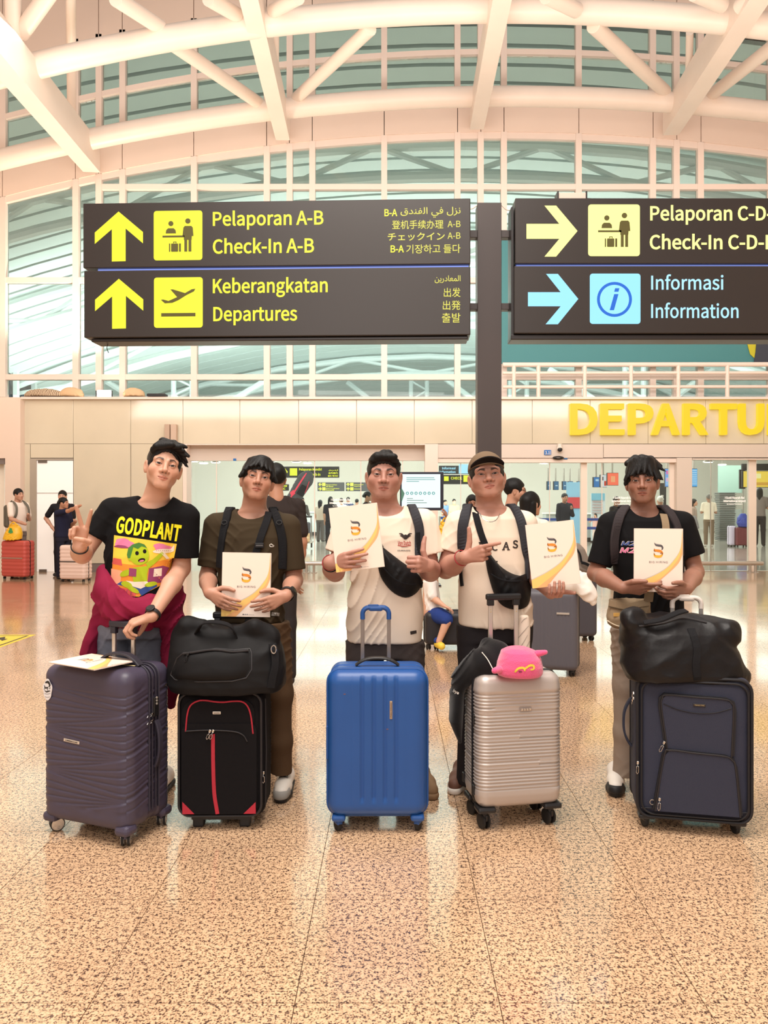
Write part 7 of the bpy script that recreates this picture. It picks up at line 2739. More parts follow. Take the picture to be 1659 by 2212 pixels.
A2.poly('pictogram', [(1317.5, 644), (1326.5, 644), (1317, 678), (1308, 678)], ICON_B, -.1545, .003, q)
A2.poly('pictogram', [(1319.5, 631.5), (1328.5, 631.5), (1326.5, 639), (1317.5, 639)], ICON_B, -.1545, .003, q)
kx = 236 / 13.0
A2.text('Pelaporan C-D-E', 1394, 1674, 487, 28.5, YW)
A2.text('Check-In C-D-E', 1393, 1657, 548, 28.5, YW)
A2.text('Informasi', 1396, 1549, 634, 28.5, BW, .012)
A2.text('Information', 1396, 1581, 694, 28.5, BW, .012)
post = thing('sign_post', 'tall dark square post between the two overhead signs', 'post', (wx(1057, 8.05), 8.13, 0))
zt = wz(439, 8.05)
MB().box((0, 0, zt / 2), (.246, .20, zt), .004).build('shaft', M('post_paint', (70, 60, 58), .4), post)
MB().box((0, 0, .01), (.45, .42, .02), .004).build('base_plate', SIGND, post)
for (y0, y1) in ((496, 512), (654, 668)):
 zc = wz((y0 + y1) / 2, 8.05)
 for (xa, xb) in ((1012, 1032), (1082, 1109)):
  MB().box((wx((xa + xb) / 2, 8.05) - post.location.x, -.02, zc), ((xb - xa) * SK, .10, (y1 - y0) * SK), .004).build('bracket', M('post_paint', (84, 72, 68)), post)
for (pts) in ([(1014, 452), (1022, 450), (1030, 444)], [(1084, 444), (1094, 453), (1107, 455)]):
 MB().tube(smooth_path([np.array(P(x, y, 8.08)) - np.array(post.location) for x, y in pts], 12), .006, 6).build('cable', PINKP, post)
# ---- lettering on the front wall
dep = thing('departures_sign', 'large yellow halo-lit letters on the beige band, cut by the picture edge', 'sign', tuple(P(1440, 907, D1 - .05)))
DEPY = glow('letter_yellow', (255, 212, 26), .92)
for ch, x0, x1 in (('D', 1230, 1288), ('E', 1295, 1346), ('P', 1355, 1408), ('A', 1404, 1465), ('R', 1472, 1526), ('T', 1531, 1587), ('U', 1592, 1646), ('R', 1655, 1709), ('E', 1716, 1767), ('S', 1772, 1826)):
 v, f = text_mesh(ch, 1, .05, .03)
 v[:, 0] = (v[:, 0] - v[:, 0].min()) / (v[:, 0].max() - v[:, 0].min()) * (wx(x1) - wx(x0)) + wx(x0)
 v[:, 2] = (v[:, 2] - v[:, 2].min()) / (v[:, 2].max() - v[:, 2].min()) * (wz(873) - wz(940)) + wz(940)
 v[:, 1] += D1 - .07
 obj('letter', v, f, DEPY, dep, world=True)
ban = thing('banner', 'large teal banner hanging behind the right-hand overhead sign', 'banner', tuple(P(1400, 785, 17.0)))
BANT = M('teal_banner', (66, 128, 132), .6)
b = MB()
b.box((wx(1430, 17.0), 17.0, (wz(505, 17) + wz(786, 17)) / 2), (wx(1780, 17) - wx(1087, 17), .03, wz(505, 17) - wz(786, 17)))
b.build('cloth', BANT, ban, world=True)
b = MB()
b.prism([(wx(x, 16.97), wz(y, 16.97)) for x, y in ((1612, 735), (1700, 735), (1700, 784), (1640, 784), (1620, 765))], 16.96, 16.975)
b.build('yellow_print', M('banner_yellow', (190, 182, 40), .6), ban, world=True)
b = MB()
b.prism([(wx(x, 16.95), wz(y, 16.95)) for x, y in ((1634, 735), (1700, 735), (1700, 784), (1628, 784), (1632, 760))], 16.945, 16.955)
b.build('dark_print', M('banner_dark', (52, 58, 70), .6), ban, world=True)
# railing on the ledge, right
rl = thing('railing', 'cream railing on the ledge above the yellow letters', 'railing', tuple(P(1380, 857, 16.75)))
for y, r_ in ((788, .05), (806, .035), (836, .035)):
 MB().tube([P(1086, y, 16.75), P(1800, y - 1, 16.75)], r_, 10).build('rail', CREAM, rl, world=True, smooth=True)
for x in (1110, 1163, 1263, 1363, 1465, 1571, 1671, 1770):
 MB().tube([P(x, 858, 16.75), P(x, 788, 16.75)], .045, 10).build('baluster', CREAM, rl, world=True, smooth=True)
# floodlight and bundles on the ledge, left
fl_ = thing('floodlight', 'glaring white floodlight on the ledge, left', 'lamp', tuple(P(225, 857, 16.8)))
MB().box(tuple(P(225, 852, 16.80)), (.34, .10, .16), .01).build('housing', BLKPL, fl_, world=True)
MB().box(tuple(P(225, 850, 16.73)), (.30, .02, .13), .004).build('lens', glow('flood_lens', (255, 246, 226), 60), fl_, world=True)
ld = bpy.data.lights.new('flood_beam', 'SPOT')
ld.energy = 700
ld.color = (1.0, .90, .70)
ld.spot_size = 2.4
ld.shadow_soft_size = .15
lo = bpy.data.objects.new('flood_beam', ld)
COL.objects.link(lo)
lo.parent = fl_
lo.location = (0, -.25, .15)
lo.rotation_euler = Vector((-.35, -1.0, 1.3)).to_track_quat('-Z', 'Y').to_euler()
for i, (x, rx, hz, nm) in enumerate(((95, .42, .09, 'striped cloth bundle on the ledge at the far left'), (152, .25, .12, 'tan cloth bundle between the striped bundle and the floodlight'), (288, .22, .11, 'tan cloth bundle right of the floodlight'))):
 S = Solid()
 c = np.array(P(x, 857, 16.86))
 S.ell(c + V(0, 0, .03), (rx, .15, hz + .06), .02)
 S.ell(c + V(rx * .5, .02, .02), (rx * .6, .14, hz + .02), .05)
 S.add(lambda p, c=c: c[2] + .004 - p[:, 2], V(-99, -99, -99), V(99, 99, 99), .002, 'i')
 S.disp(folds(100 + i, .02, 9, 1), .02)
 tb_ = thing('cloth_bundle', nm, 'bundle', tuple(c))
 if i == 0:
  zb = M('striped_cloth', (196, 176, 150), .8)
  nt = zb.node_tree
  w_ = nt.nodes.new('ShaderNodeTexWave')
  w_.inputs['Scale'].default_value = 9
  w_.inputs['Distortion'].default_value = 6
  r_ = nt.nodes.new('ShaderNodeValToRGB')
  r_.color_ramp.elements[0].color = (*lin((120, 92, 74)), 1)
  r_.color_ramp.elements[1].color = (*lin((226, 206, 176)), 1)
  tcx = nt.nodes.new('ShaderNodeTexCoord')
  nt.links.new(tcx.outputs['Object'], w_.inputs['Vector'])
  nt.links.new(w_.outputs['Fac'], r_.inputs[0])
  nt.links.new(r_.outputs[0], nt.nodes['Principled BSDF'].inputs['Base Color'])
  mt = zb
 else:
  mt = M('tan_cloth', (216, 184, 146), .85)
 solid_obj('cloth', S, .02, mt, tb_)
bx = thing('ballast_box', 'small dark box on the ledge, right of the floodlight', 'box', tuple(P(340, 857, 16.75)))
MB().box(tuple(P(340, 854.5, 16.75)), (.40, .2, .055), .01).build('case', BLKPL, bx, world=True)
MB().box(tuple(P(340, 851.6, 16.75)), (.36, .16, .01), .003).build('lid', SIGND, bx, world=True)
br = thing('wall_bracket', 'pair of tan boards standing above the left end of the entrance header', 'bracket', tuple(P(372, 958, 16.7)))
for x0, x1, c in ((360, 371, (186, 160, 140)), (373, 385, (200, 174, 154))):
 MB().box(((wx(x0) + wx(x1)) / 2, 16.70, (wz(918) + wz(962)) / 2), (wx(x1) - wx(x0), .14, wz(918) - wz(962)), .005).build('board', M('board_%d' % x0, c, .6), br, world=True)
# plates and cameras over the entrance
pl_ = thing('number_plate', 'small blue number plate over the sliding doors', 'sign', tuple(P(1183, 977, D1 - .02)))
MB().box(tuple(P(1183, 977.5, D1 - .015)), (.145, .02, .105), .003).build('plate', M('plate_blue', (20, 110, 190), .5), pl_, world=True)
v, f = text_mesh('3.1|', 1, .002, .02)
v[:, 0] = (v[:, 0] / v[:, 0].max() - .5) * .11
v[:, 2] = (v[:, 2] / v[:, 2].max() - .5) * .075
o = obj('lettering', v, f, WHITEL, pl_)
o.location = wm(pl_).inverted() @ (P(1183, 977.5, D1 - .015) + Vector((0, -.013, 0)))
p2_ = thing('door_plate', 'tiny blue plate right of the door sensor', 'sign', tuple(P(1222, 990, D1)))
MB().box(tuple(P(1222, 990, D1 + .02)), (.075, .02, .05), .002).build('plate', M('plate_blue2', (70, 120, 170), .5), p2_, world=True)
p3_ = thing('door_plate', 'tiny blue plate on the header left of centre', 'sign', tuple(P(507, 993, D1 + .3)))
MB().box(tuple(P(507, 993, D1 + .29)), (.065, .02, .05), .002).build('plate', MATS['plate_blue'], p3_, world=True)
cc = thing('security_camera', 'white dome security camera over the sliding doors', 'camera', tuple(P(1209, 965, D1)))
MB().lathe([(.05, .06), (.05, .0), (.06, -.01), (.06, -.06), (.03, -.07)], tuple(P(1209, 965, D1 - .06)), 'z', 20).build('bracket_body', WHITEL, cc, world=True, smooth=True)
MB().ellipsoid(tuple(P(1209.5, 971, D1 - .08)), (.055, .055, .05)).build('dome', BLKPL, cc, world=True, smooth=True)
sn = thing('door_sensor', 'black oval motion sensor on the door header', 'sensor', tuple(P(1206, 989, D1)))
MB().ellipsoid(tuple(P(1206, 989, D1 - .02)), (.125, .05, .04)).build('cover', BLKPL, sn, world=True, smooth=True)
MB().ellipsoid(tuple(P(1206, 989, D1 - .055)), (.05, .03, .02)).build('sensor_eye', M('grey_plastic', (96, 92, 92)), sn, world=True, smooth=True)
# floor rails in front of the glass
for k_, (xa, xb, posts, lab) in enumerate(((648, 742, (662, 678), 'low steel bumper rail before the left glass'), (1508, 1648, (1620, 1632), 'low steel bumper rail before the right glass'))):
 gr = thing('bumper_rail', lab, 'rail', (wx((xa + xb) / 2, 16.6), 16.6, 0), 0, None)
 MB().tube([(wx(xa, 16.6), 16.6, .20), (wx(xb, 16.6), 16.6, .20)], .045, 12).build('tube', METAL, gr, world=True, smooth=True)
 for x in posts:
  MB().tube([(wx(x, 16.6), 16.6, 0), (wx(x, 16.6), 16.6, .18)], .028, 10).build('post', METAL, gr, world=True, smooth=True)
  MB().cyl((wx(x, 16.6), 16.6, 0), (wx(x, 16.6), 16.6, .012), .07).build('foot_plate', METAL, gr, world=True)
# warning sticker on the floor
ws = thing('floor_sticker', 'yellow triangular warning sticker on the floor at the left edge', 'sticker', tuple(V(*P(0, 1380, 8.5)) * V(1, 1, 0)))
def fl_pt(px, py):
 d = (CAMZ * FPX) / (py - CY)
 return Vector(((px - CX) * d / FPX, d))
tri = [fl_pt(78, 1371), fl_pt(-40, 1413), fl_pt(-95, 1371.5)]
for (k_, z, m_, nm) in ((1.0, .0012, M('warn_yellow', (236, 206, 60), .4), 'base_sheet'), (.84, .0018, M('warn_black', (40, 34, 30), .5), 'border'), (.76, .0024, M('warn_yellow', (236, 206, 60)), 'inner_sheet')):
 c = sum(tri, Vector((0, 0))) / 3
 vs = [c + (p - c) * k_ for p in tri]
 obj(nm, [(p.x, p.y, z) for p in vs] + [(p.x, p.y, z - .0011) for p in vs], [(0, 1, 2), (0, 3, 4, 1), (1, 4, 5, 2), (2, 5, 3, 0), (5, 4, 3)], m_, ws, world=True)
arr = [fl_pt(x, y) for x, y in ((-20, 1381), (12, 1376), (10, 1380), (17, 1381), (4, 1385), (2, 1382.5), (-18, 1386))]
obj('warning_mark', [(p.x, p.y, .003) for p in arr], [tuple(range(7))], MATS['warn_black'], ws, world=True)
# airport name on the glass
NAMEW = M('glass_lettering', (250, 246, 240), .5, emit=(255, 250, 244), estr=.35)  # emission brightens the plain white letters, which are no lamp
nm_ = []
for (x0, yy, lab, dd) in ((1563, 1073, 'white airport name on the glass beside the right column', D1 + .17), (1322, 1073, 'white airport name on the glass left of the man in black', D1 + .17), (600, 1077, 'white airport name on the glass behind the olive T-shirt', D1 + .33), (712, 1077, 'white airport name on the glass above the raised folder', D1 + .33)):
 t_ = thing('glass_lettering', lab, 'lettering', tuple(P(x0, yy, dd)))
 for (body, w_, h_, oy) in (('I Gusti Ngurah Rai', 42, 6.5, 6), ('International Airport', 48, 6.5, 13), ('by Angkasa Pura Airports', 34, 3, 17.5)):
  v, f = text_mesh(body, 1, .0015, .025)
  s_ = dd / FPX
  v[:, 0] = (v[:, 0] - v[:, 0].min()) / (v[:, 0].max() - v[:, 0].min()) * w_ * s_
  v[:, 2] = (v[:, 2] - v[:, 2].min()) / (v[:, 2].max() - v[:, 2].min()) * h_ * s_ - oy * s_
  v[:, 0] += (48 - w_) / 2 * s_
  obj('lettering', v, f, NAMEW, t_)
# ---------------------------------------------------------------- people and things behind the five
def col(c):
 n = 'cloth_%d_%d_%d' % tuple(c)
 return M(n, c, .85)
ARM = {'down': ((.03, .02, -.29), (.02, -.04, -.54)), 'forward': ((.03, -.10, -.25), (-.02, -.34, -.20)), 'bent': ((.05, -.02, -.28), (-.12, -.22, -.20)), 'phone': ((.04, -.04, -.27), (-.10, -.24, -.08)),
       'point': ((.02, -.27, -.06), (.0, -.52, .02)), 'hip': ((.16, .08, -.24), (.02, .0, -.42)), 'push': ((.04, -.08, -.27), (-.02, -.30, -.34)), 'up': ((.14, -.08, -.18), (-.04, -.16, .06))}
def bgp(label, px, top, d, yaw, shirt, pants, hair='short', skin=(186, 134, 108), armL='down', armR='down', vox=None, shoes=(60, 56, 56), H=None, long_sleeve=False, hairc=None, wide=1.0, shorts=False, detail=False, group=None):
 """a bystander: px, top = head centre column and head top row in the photo, d = distance; yaw 0 faces the lens, 90 faces right"""
 if H is None:
  H = CAMZ - (top - CY) * d / FPX
 k = H / 1.72
 X = (px - CX) * d / FPX
 vox = vox or max(.009, d * .00085)
 p = Person(label, (X, d, 0), vox=vox, group=group)
 R = np.array(Matrix.Rotation(math.radians(yaw), 3, 'Z'))
 O = V(X, d, 0)
 def T(x, y, z):
  return O + (R @ V(x, y, z)) * k
 fr = Frame(T(0, -.01, 1.605), 0, 0, 0, k)
 fr.M3 = Matrix.Rotation(math.radians(yaw), 3, 'Z')
 fr.R = np.array(fr.M3)
 p.head(fr, dict(eye=.004), skin, eyes=False)
 p.neck(T(0, .04, 1.44), .052 * k, .060 * k)
 p.B.ell(T(0, .03, 1.27), (.10 * k, .065 * k, .17 * k), .03)
 sh = {}
 for s, nm in ((-1, armR), (1, armL)):
  a = T(s * .175 * wide, .01, 1.40)
  e_, w_ = ARM[nm] if isinstance(nm, str) else nm
  E = T(s * (.175 * wide + e_[0]), e_[1], 1.40 + e_[2])
  Wp = T(s * (.175 * wide + w_[0]), w_[1], 1.40 + w_[2])
  p.arm(a, E, Wp, (.046 * k, .040 * k, .038 * k, .028 * k))
  u = (Wp - E) / np.linalg.norm(Wp - E)
  if vox < .012:
   hand(p.B, Wp, u, np.cross(u, V(0, 0, 1)) + V(.01, .01, .01), -1 if s < 0 else 1, CURL0, k)
  else:
   p.B.cap(Wp, Wp + u * .09 * k, .034 * k, .026 * k, .02)
  sh[s] = (a, E, Wp)
 if shorts:
  for s in (-1, 1):
   p.B.cap(T(s * .09, .0, .55), T(s * .09, .01, .08), .055 * k, .04 * k, .02)
 p.build_body(fine=detail)
 # hair
 line = dict(short=[(-.13, .05), (-.06, .045), (-.03, .0), (.0, .015), (.03, .015), (.05, -.05), (.12, -.06)],
    long=[(-.13, .05), (-.06, .045), (-.035, -.02), (-.0, -.10), (.03, -.14), (.12, -.14)],
    bald=[(-.13, .09), (-.02, .06), (.0, .03), (.05, -.03), (.12, -.06)])[hair if hair in ('short', 'long', 'bald') else 'short']
 tf = []
 if hair == 'long':
  tf = [((0, .07, .03), (0, .085, -.24), .075, .05), ((-.05, .05, .0), (-.06, .06, -.20), .045, .03), ((.05, .05, .0), (.06, .06, -.20), .045, .03)]
 if hair == 'bun':
  tf = [((0, .10, .03), (0, .125, .01), .045, .035)]
 hm = HAIR if hairc is None else M('hair_%d_%d_%d' % hairc, hairc, .6)
 p.hair(dict(line=line, big=(.083, .106, .092), tufts=tf), 3, hm, vox * .9)
 if hair == 'long':
  pass
 # shirt
 S = Solid()
 rows = [(1.45, .085, .075), (1.36, .165 * wide, .105), (1.22, .165 * wide, .118), (1.02, .155 * wide, .115), (.90, .165 * wide, .118)]
 def tfn(q):
  l = ((q - O) @ R) / k
  z = l[:, 2]
  rr_ = np.array(rows[::-1])
  w = np.interp(z, rr_[:, 0], rr_[:, 1])
  dp = np.interp(z, rr_[:, 0], rr_[:, 2])
  e = ((np.abs(l[:, 0]) / w) ** 2.5 + (np.abs(l[:, 1] - .02) / dp) ** 2.5) ** .4
  dd = (e - 1) * np.minimum(w, dp)
  return smax(dd, np.maximum(z - 1.46, .88 - z), .015) * k
 r_ = .32 * k
 S.add(tfn, O + V(-r_, -r_, .86 * k), O + V(r_, r_, 1.48 * k), .03)
 for s in (-1, 1):
  a, E, Wp = sh[s]
  S.cap(T(s * .07, .03, 1.435), a - V(0, 0, .008 * k), .045 * k, .052 * k, .03)
  if long_sleeve:
   S.cap(a, E, .060 * k, .052 * k, .02)
   S.cap(E, E + (Wp - E) * .92, .052 * k, .042 * k, .02)
  else:
   S.cap(a, a + (E - a) * .72, .060 * k, .060 * k, .02)
 S.ell(T(0, .0, 1.50), (.075 * k, .08 * k, .065 * k), .006, 's')
 if d < 10:
  S.disp(folds(int(px) % 50, .006, 16, .6), .006)
 p.cloth('shirt', S, vox, col(shirt))
 # trousers
 L_ = Solid()
 end = .52 if shorts else .06
 def hfn(q):
  l = ((q - O) @ R) / k
  e = ((np.abs(l[:, 0]) / (.155 * wide)) ** 2.4 + (np.abs(l[:, 1] - .02) / .108) ** 2.4) ** (1 / 2.4)
  return smax((e - 1) * .108, np.maximum(l[:, 2] - .93, .80 - l[:, 2]), .02) * k
 L_.add(hfn, O + V(-r_, -r_, .78 * k), O + V(r_, r_, .96 * k), .03)
 for s in (-1, 1):
  pts = [T(s * .085, .02, .84), T(s * .095, .01, .48), T(s * .10, .03, .09)]
  if shorts:
   pts = [T(s * .085, .02, .84), T(s * .095, .01, .50)]
  L_.path(pts, [.088 * k, .070 * k, .060 * k][:len(pts)], .03)
 p.cloth('trousers', L_, vox, col(pants))
 for s in (-1, 1):
  S2 = Solid()
  S2.cap(T(s * .10, .05, .045), T(s * .115, -.14, .035), .042 * k, .036 * k, .01)
  S2.add(lambda q: .002 - q[:, 2], V(-99, -99, -99), V(99, 99, 99), .002, 'i')
  p.cloth('shoe', S2, max(.010, vox * .9), col(shoes))
 p.T = T
 p.sh = sh
 p.k = k
 return p
def simple_case(label, px0, px1, py0, py1, d, mat, dep=.26, rz=0.0, ribs=0.0, vert=False, band=None, handle=True, group=None, n=.02):
 """hard-shell case seen between photo columns px0..px1 and rows py0..py1 (py1 = floor)"""
 s = d / FPX
 w, h = (px1 - px0) * s, CAMZ - (py0 - CY) * s
 c = ((px0 + px1) / 2 - CX) * s
 t = thing('suitcase', label, 'suitcase', (c, d + dep / 2, 0), rz, group)
 hz = h - .05
 def dsp(face, p, nn):
  o = np.zeros(len(p))
  if ribs and face in ('front', 'back', 'left', 'right'):
   if vert:
    o = .004 * np.sin(p[:, 0] * 2 * PI / ribs) * (np.abs(p[:, 0]) < w * .42)
   else:
    o = .005 * np.sin(p[:, 2] * 2 * PI / ribs)
   o = o * np.clip((p[:, 2] - .03) / .03, 0, 1) * np.clip((hz - .05 - p[:, 2]) / .03, 0, 1)
  return o
 v, f = rbox(w, dep, hz, .05, n, dsp, .05)
 obj('shell', v, f, mat, t, smooth=True)
 MB().tube([(x, 0, z + .05) for x, z in rr(-w / 2 - .002, w / 2 + .002, 0, hz + .002, .05, 6)], .010, 6, closed=True, flat=(.5, 1)).build('zip_band', BLKPL, t)
 if band:
  MB().box((band[0] * w, -dep / 2 - .004, .05 + hz * band[1]), (band[2] * w, .008, .016)).build('trim_strip', band[3], t)
 for x in (-w / 2 + .05, w / 2 - .05):
  for y in (-dep / 2 + .05, dep / 2 - .05):
   caster(t, x, y, .028, RUBBER, BLKPL, True, None, .3, .06)
 grip_strap(t, (0, 0, .05 + hz), .16, BLKPL, 'x', .02, .026)
 return t
# left: white T-shirt man with a red case and a yellow bag
q = bgp('man in a white T-shirt with a grey backpack, standing behind a red suitcase', 40, 1056, 15.75, 62, (240, 226, 214), (120, 110, 104), 'short', (196, 148, 124), 'bent', 'push')
bk = thing('backpack', 'grey backpack on the man in the white T-shirt at the left', 'backpack', tuple(q.T(0, .2, 1.2)), math.radians(62))
v, f = rbox(.30, .18, .46, .06, .05)
obj('pack_body', v - V(0, 0, .25), f, M('grey_green_pack', (112, 108, 98), .8), bk, smooth=True)
for s in (-1, 1):
 sp = smooth_path([q.T(s * .11, .13, 1.40), q.T(s * .115, .04, 1.475), q.T(s * .125, -.10, 1.38), q.T(s * .14, -.115, 1.22), q.T(s * .15, -.02, 1.08)], 20)
 nn = [q.T(0, -1, 1.3) - q.T(0, 0, 1.3)] * len(sp)
 ribbon('shoulder_strap', sp, nn, .05, .014, M('grey_green_pack', (112, 108, 98)), bk)
RED = M('red_shell', (196, 84, 74), .45)
simple_case('red ribbed suitcase carrying a yellow bag', 0, 62, 1168, 1248, 15.1, RED, .3, -.25, .075, False, (-.05, .52, .9, METAL))
yb = thing('shopping_bag', 'yellow plastic bag on top of the red suitcase', 'bag', tuple(P(27, 1168, 15.15)))
YBAG = M('yellow_plastic', (240, 186, 40), .4)
S = Solid()
fnp, lo, hi = prof_fn(px_rows([(1131, 26, 36, .06, 0), (1140, 17, 46, .10, 0), (1152, 10, 50, .13, 0), (1166, 6, 49, .14, 0)], 15.2), 2.3)
S.add(fnp, lo, hi, .02)
S.disp(folds(5, .03, 9, .7), .03)
o_, _ = solid_obj('bag_body', S, .014, YBAG, yb)
tv = tree_of(o_)
decal('green_print', tv, *poly2(blob2(23, 1147, 4.5, 6, 12, .2)), M('green_print', (60, 140, 70), .5), o_, .01, 4)
MB().tube(smooth_path([P(20, 1136, 15.1), P(29, 1128, 15.1), P(38, 1135, 15.1)], 14), .012, 6).build('handle', YBAG, yb, world=True)
# the two women at the service door
q = bgp('woman in a navy polo shirt with her hair in a clip, pointing to the right', 137, 1075, 15.25, 78, (34, 36, 58), (36, 36, 50), 'bun', (190, 138, 110), 'bent', ((.02, -.26, .04), (.10, -.54, .13)), wide=1.12)
cl_ = MB()
cl_.tube([np.array(q.fr.w((0, .125 + .022 * math.cos(a), .015 + .022 * math.sin(a)))) for a in np.linspace(0, 2 * PI, 12)[:-1]], .009, 6, closed=True)
cl_.build('hair_clip', WHITEL, q.t, world=True)
bgp('woman in black standing behind the pointing woman', 135, 1060, 15.9, 10, (36, 34, 38), (40, 38, 44), 'short', (206, 156, 132), 'down', 'hip')
PINKW = M('blush_shell', (236, 208, 196), .45)
simple_case('pale pink ribbed suitcase beside the service door', 127, 187, 1178, 1257, 14.6, PINKW, .30, -.15, .07, False, (-.03, .52, .9, BLKPL))
# dark-shirted man behind the olive T-shirt
bgp('man in a dark brown shirt seen from behind, left of the raised folder', 594, 1003, 6.3, 205, (52, 44, 42), (48, 44, 44), 'short', (180, 130, 104), vox=.009, detail=False, wide=1.05)
# pair behind the man in the cap, with the grey cases
q = bgp('man with glasses in profile behind the man in the cap', 1112, 1035, 7.6, 82, (60, 62, 74), (60, 58, 62), 'short', (196, 148, 124), vox=.008, detail=True)
gl = MB()
gl.tube([np.array(q.fr.w((sx * .033 + .020 * math.cos(a), -.094, .000 + .017 * math.sin(a)))) for sx in (1,) for a in np.linspace(0, 2 * PI, 16)[:-1]], .0016, 6, closed=True)
gl.tube([np.array(q.fr.w((-.033 + .020 * math.cos(a), -.094, .000 + .017 * math.sin(a)))) for a in np.linspace(0, 2 * PI, 16)[:-1]], .0016, 6, closed=True)
for s in (-1, 1):
 gl.tube([np.array(q.fr.w((s * .053, -.092, .004))), np.array(q.fr.w((s * .076, -.02, .006)))], .0016, 6)
gl.tube([np.array(q.fr.w((-.013, -.097, .003))), np.array(q.fr.w((.013, -.097, .003)))], .0016, 6)
gl.build('glasses', SIGND, q.t, world=True)
bgp('woman with long black hair in white top, beside the man with glasses', 1147, 1064, 7.08, 128, (236, 224, 212), (70, 72, 92), 'long', (206, 158, 132), 'push', 'push', vox=.008)
GCASE = M('slate_shell', (88, 86, 94), .5)
simple_case('slate grey suitcase with vertical ribs behind the silver suitcase', 1146, 1258, 1276, 1462, 6.62, GCASE, .30, -.28, .020, True, (.22, .72, .24, SILV), n=.012)
simple_case('darker grey suitcase standing behind the ribbed slate suitcase', 1236, 1290, 1250, 1386, 8.3, M('dark_slate_shell', (70, 68, 76), .5), .30, .1, 0, True, None)
wj = thing('jacket', 'white jacket draped over the slate grey suitcase', 'jacket', tuple(P(1250, 1275, 6.6)))
S = Solid()
S.path([Q(1196, 1270, 6.72), Q(1228, 1262, 6.66), Q(1254, 1262, 6.6), Q(1272, 1280, 6.54), Q(1282, 1300, 6.52)], [.06, .075, .09, .075, .05], .04)
S.path([Q(1236, 1256, 6.7), Q(1246, 1244, 6.7)], [.06, .05], .04)
S.disp(crumple(15, .022), .024)
solid_obj('cloth', S, .009, M('white_fleece', (236, 228, 220), .9), wj)
gb = thing('backpack', 'grey and black drawstring backpack on top of the dark grey suitcase', 'backpack', tuple(P(1262, 1236, 8.2)))
S = Solid()
fnp, lo, hi = prof_fn(px_rows([(1172, 1238, 1250, .05, 0), (1185, 1236, 1262, .09, 0), (1205, 1238, 1270, .10, 0), (1222, 1240, 1276, .11, 0), (1236, 1242, 1276, .10, 0)], 8.25), 2.4)
S.add(fnp, lo, hi, .02)
S.disp(folds(17, .02, 14, .7), .02)
o_, _ = solid_obj('pack_body', S, .011, M('taupe_nylon', (128, 116, 106), .7), gb)
sp = smooth_path([P(1256, 1215, 8.12), P(1266, 1218, 8.11), P(1275, 1224, 8.13), P(1274, 1234, 8.12)], 12)
ribbon('strap', sp, [(0, -1, 0)] * len(sp), .03, .008, STRAP, gb)
sp = smooth_path([P(1240, 1180, 8.14), P(1252, 1196, 8.13), P(1256, 1215, 8.12)], 12)
ribbon('strap', sp, [(0, -1, 0)] * len(sp), .02, .008, STRAP, gb)
# seated child on a lying black case
lc = thing('suitcase', 'black suitcase lying on its side under the seated child', 'suitcase', tuple(V(*P(970, 1390, 7.95)) * V(1, 1, 0)))
v, f = rbox(.50, .30, .33, .05, .03)
obj('shell', v + V(0, 0, .05), f, M('black_shell', (34, 32, 36), .5), lc, smooth=True)
MB().tube([(x, -.02, z + .05) for x, z in rr(-.252, .252, 0, .332, .05, 6)], .01, 6, closed=True).build('zip_band', BLKPL, lc)
for x in (-.21, -.13):
 caster(lc, x, -.1, .028, RUBBER, BLKPL, True, None, .3, .06)
ch = Person('child in a white shirt and blue shorts sitting on a black suitcase', tuple(V(*P(945, 1395, 7.9)) * V(1, 1, 0)), vox=.0085)
fr = Frame(P(931, 1213, 7.96), 60, 0, 0, .86)
ch.head(fr, {}, (212, 164, 138), eyes=False)
ch.neck(Q(930, 1250, 7.98), .042, .046)
ch.arm(Q(932, 1262, 7.88), Q(936, 1292, 7.84), Q(958, 1308, 7.74), (.034, .030, .029, .021))
hand(ch.B, Q(958, 1308, 7.74), V(.9, -.3, -.4), V(-.3, 0, -1), 1, CURL0, .72)
ch.B.path([Q(940, 1330, 7.86), Q(966, 1340, 7.74), Q(948, 1386, 7.72)], [.055, .046, .028], .02)
ch.B.cap(Q(930, 1255, 7.96), Q(932, 1320, 7.94), .08, .09, .04)
ch.build_body(fine=False)
ch.hair(dict(line=[(-.13, .05), (-.06, .045), (-.03, .0), (.0, .015), (.03, .015), (.05, -.05), (.12, -.06)], tufts=[]), 4, None, .008)
S = Solid()
fnp, lo, hi = prof_fn(px_rows([(1244, 920, 938, .06, 0), (1256, 912, 946, .09, 0), (1285, 914, 950, .10, 0), (1318, 914, 956, .11, 0)], 7.95), 2.4)
S.add(fnp, lo, hi, .02)
S.cap(Q(932, 1260, 7.88), Q(934, 1286, 7.85), .050, .056, .02)
S.disp(folds(19, .008, 16, .6), .008)
ch.cloth('shirt', S, .0085, M('white_child_shirt', (240, 232, 226), .85))
S = Solid()
S.path([Q(934, 1326, 7.92), Q(950, 1330, 7.82), Q(964, 1338, 7.75)], [.085, .080, .068], .02)
S.disp(folds(20, .006, 20, .6), .006)
ch.cloth('shorts', S, .0085, M('blue_shorts', (40, 62, 128), .8))
S = Solid()
S.cap(Q(946, 1391, 7.78), Q(954, 1396, 7.66), .040, .036, .01)
ch.cloth('clog', S, .007, M('yellow_clog', (238, 206, 70), .5))
S = Solid()
S.cap(Q(944, 1384, 7.76), Q(950, 1385, 7.74), .034, .034, .01)
ch.cloth('ankle_strap', S, .007, M('blue_shorts', (40, 62, 128)))
yb2 = thing('shopping_bag', 'yellow bag carried behind the shoulder of the man in the cap', 'bag', tuple(P(956, 1180, 9.0)))
S = Solid()
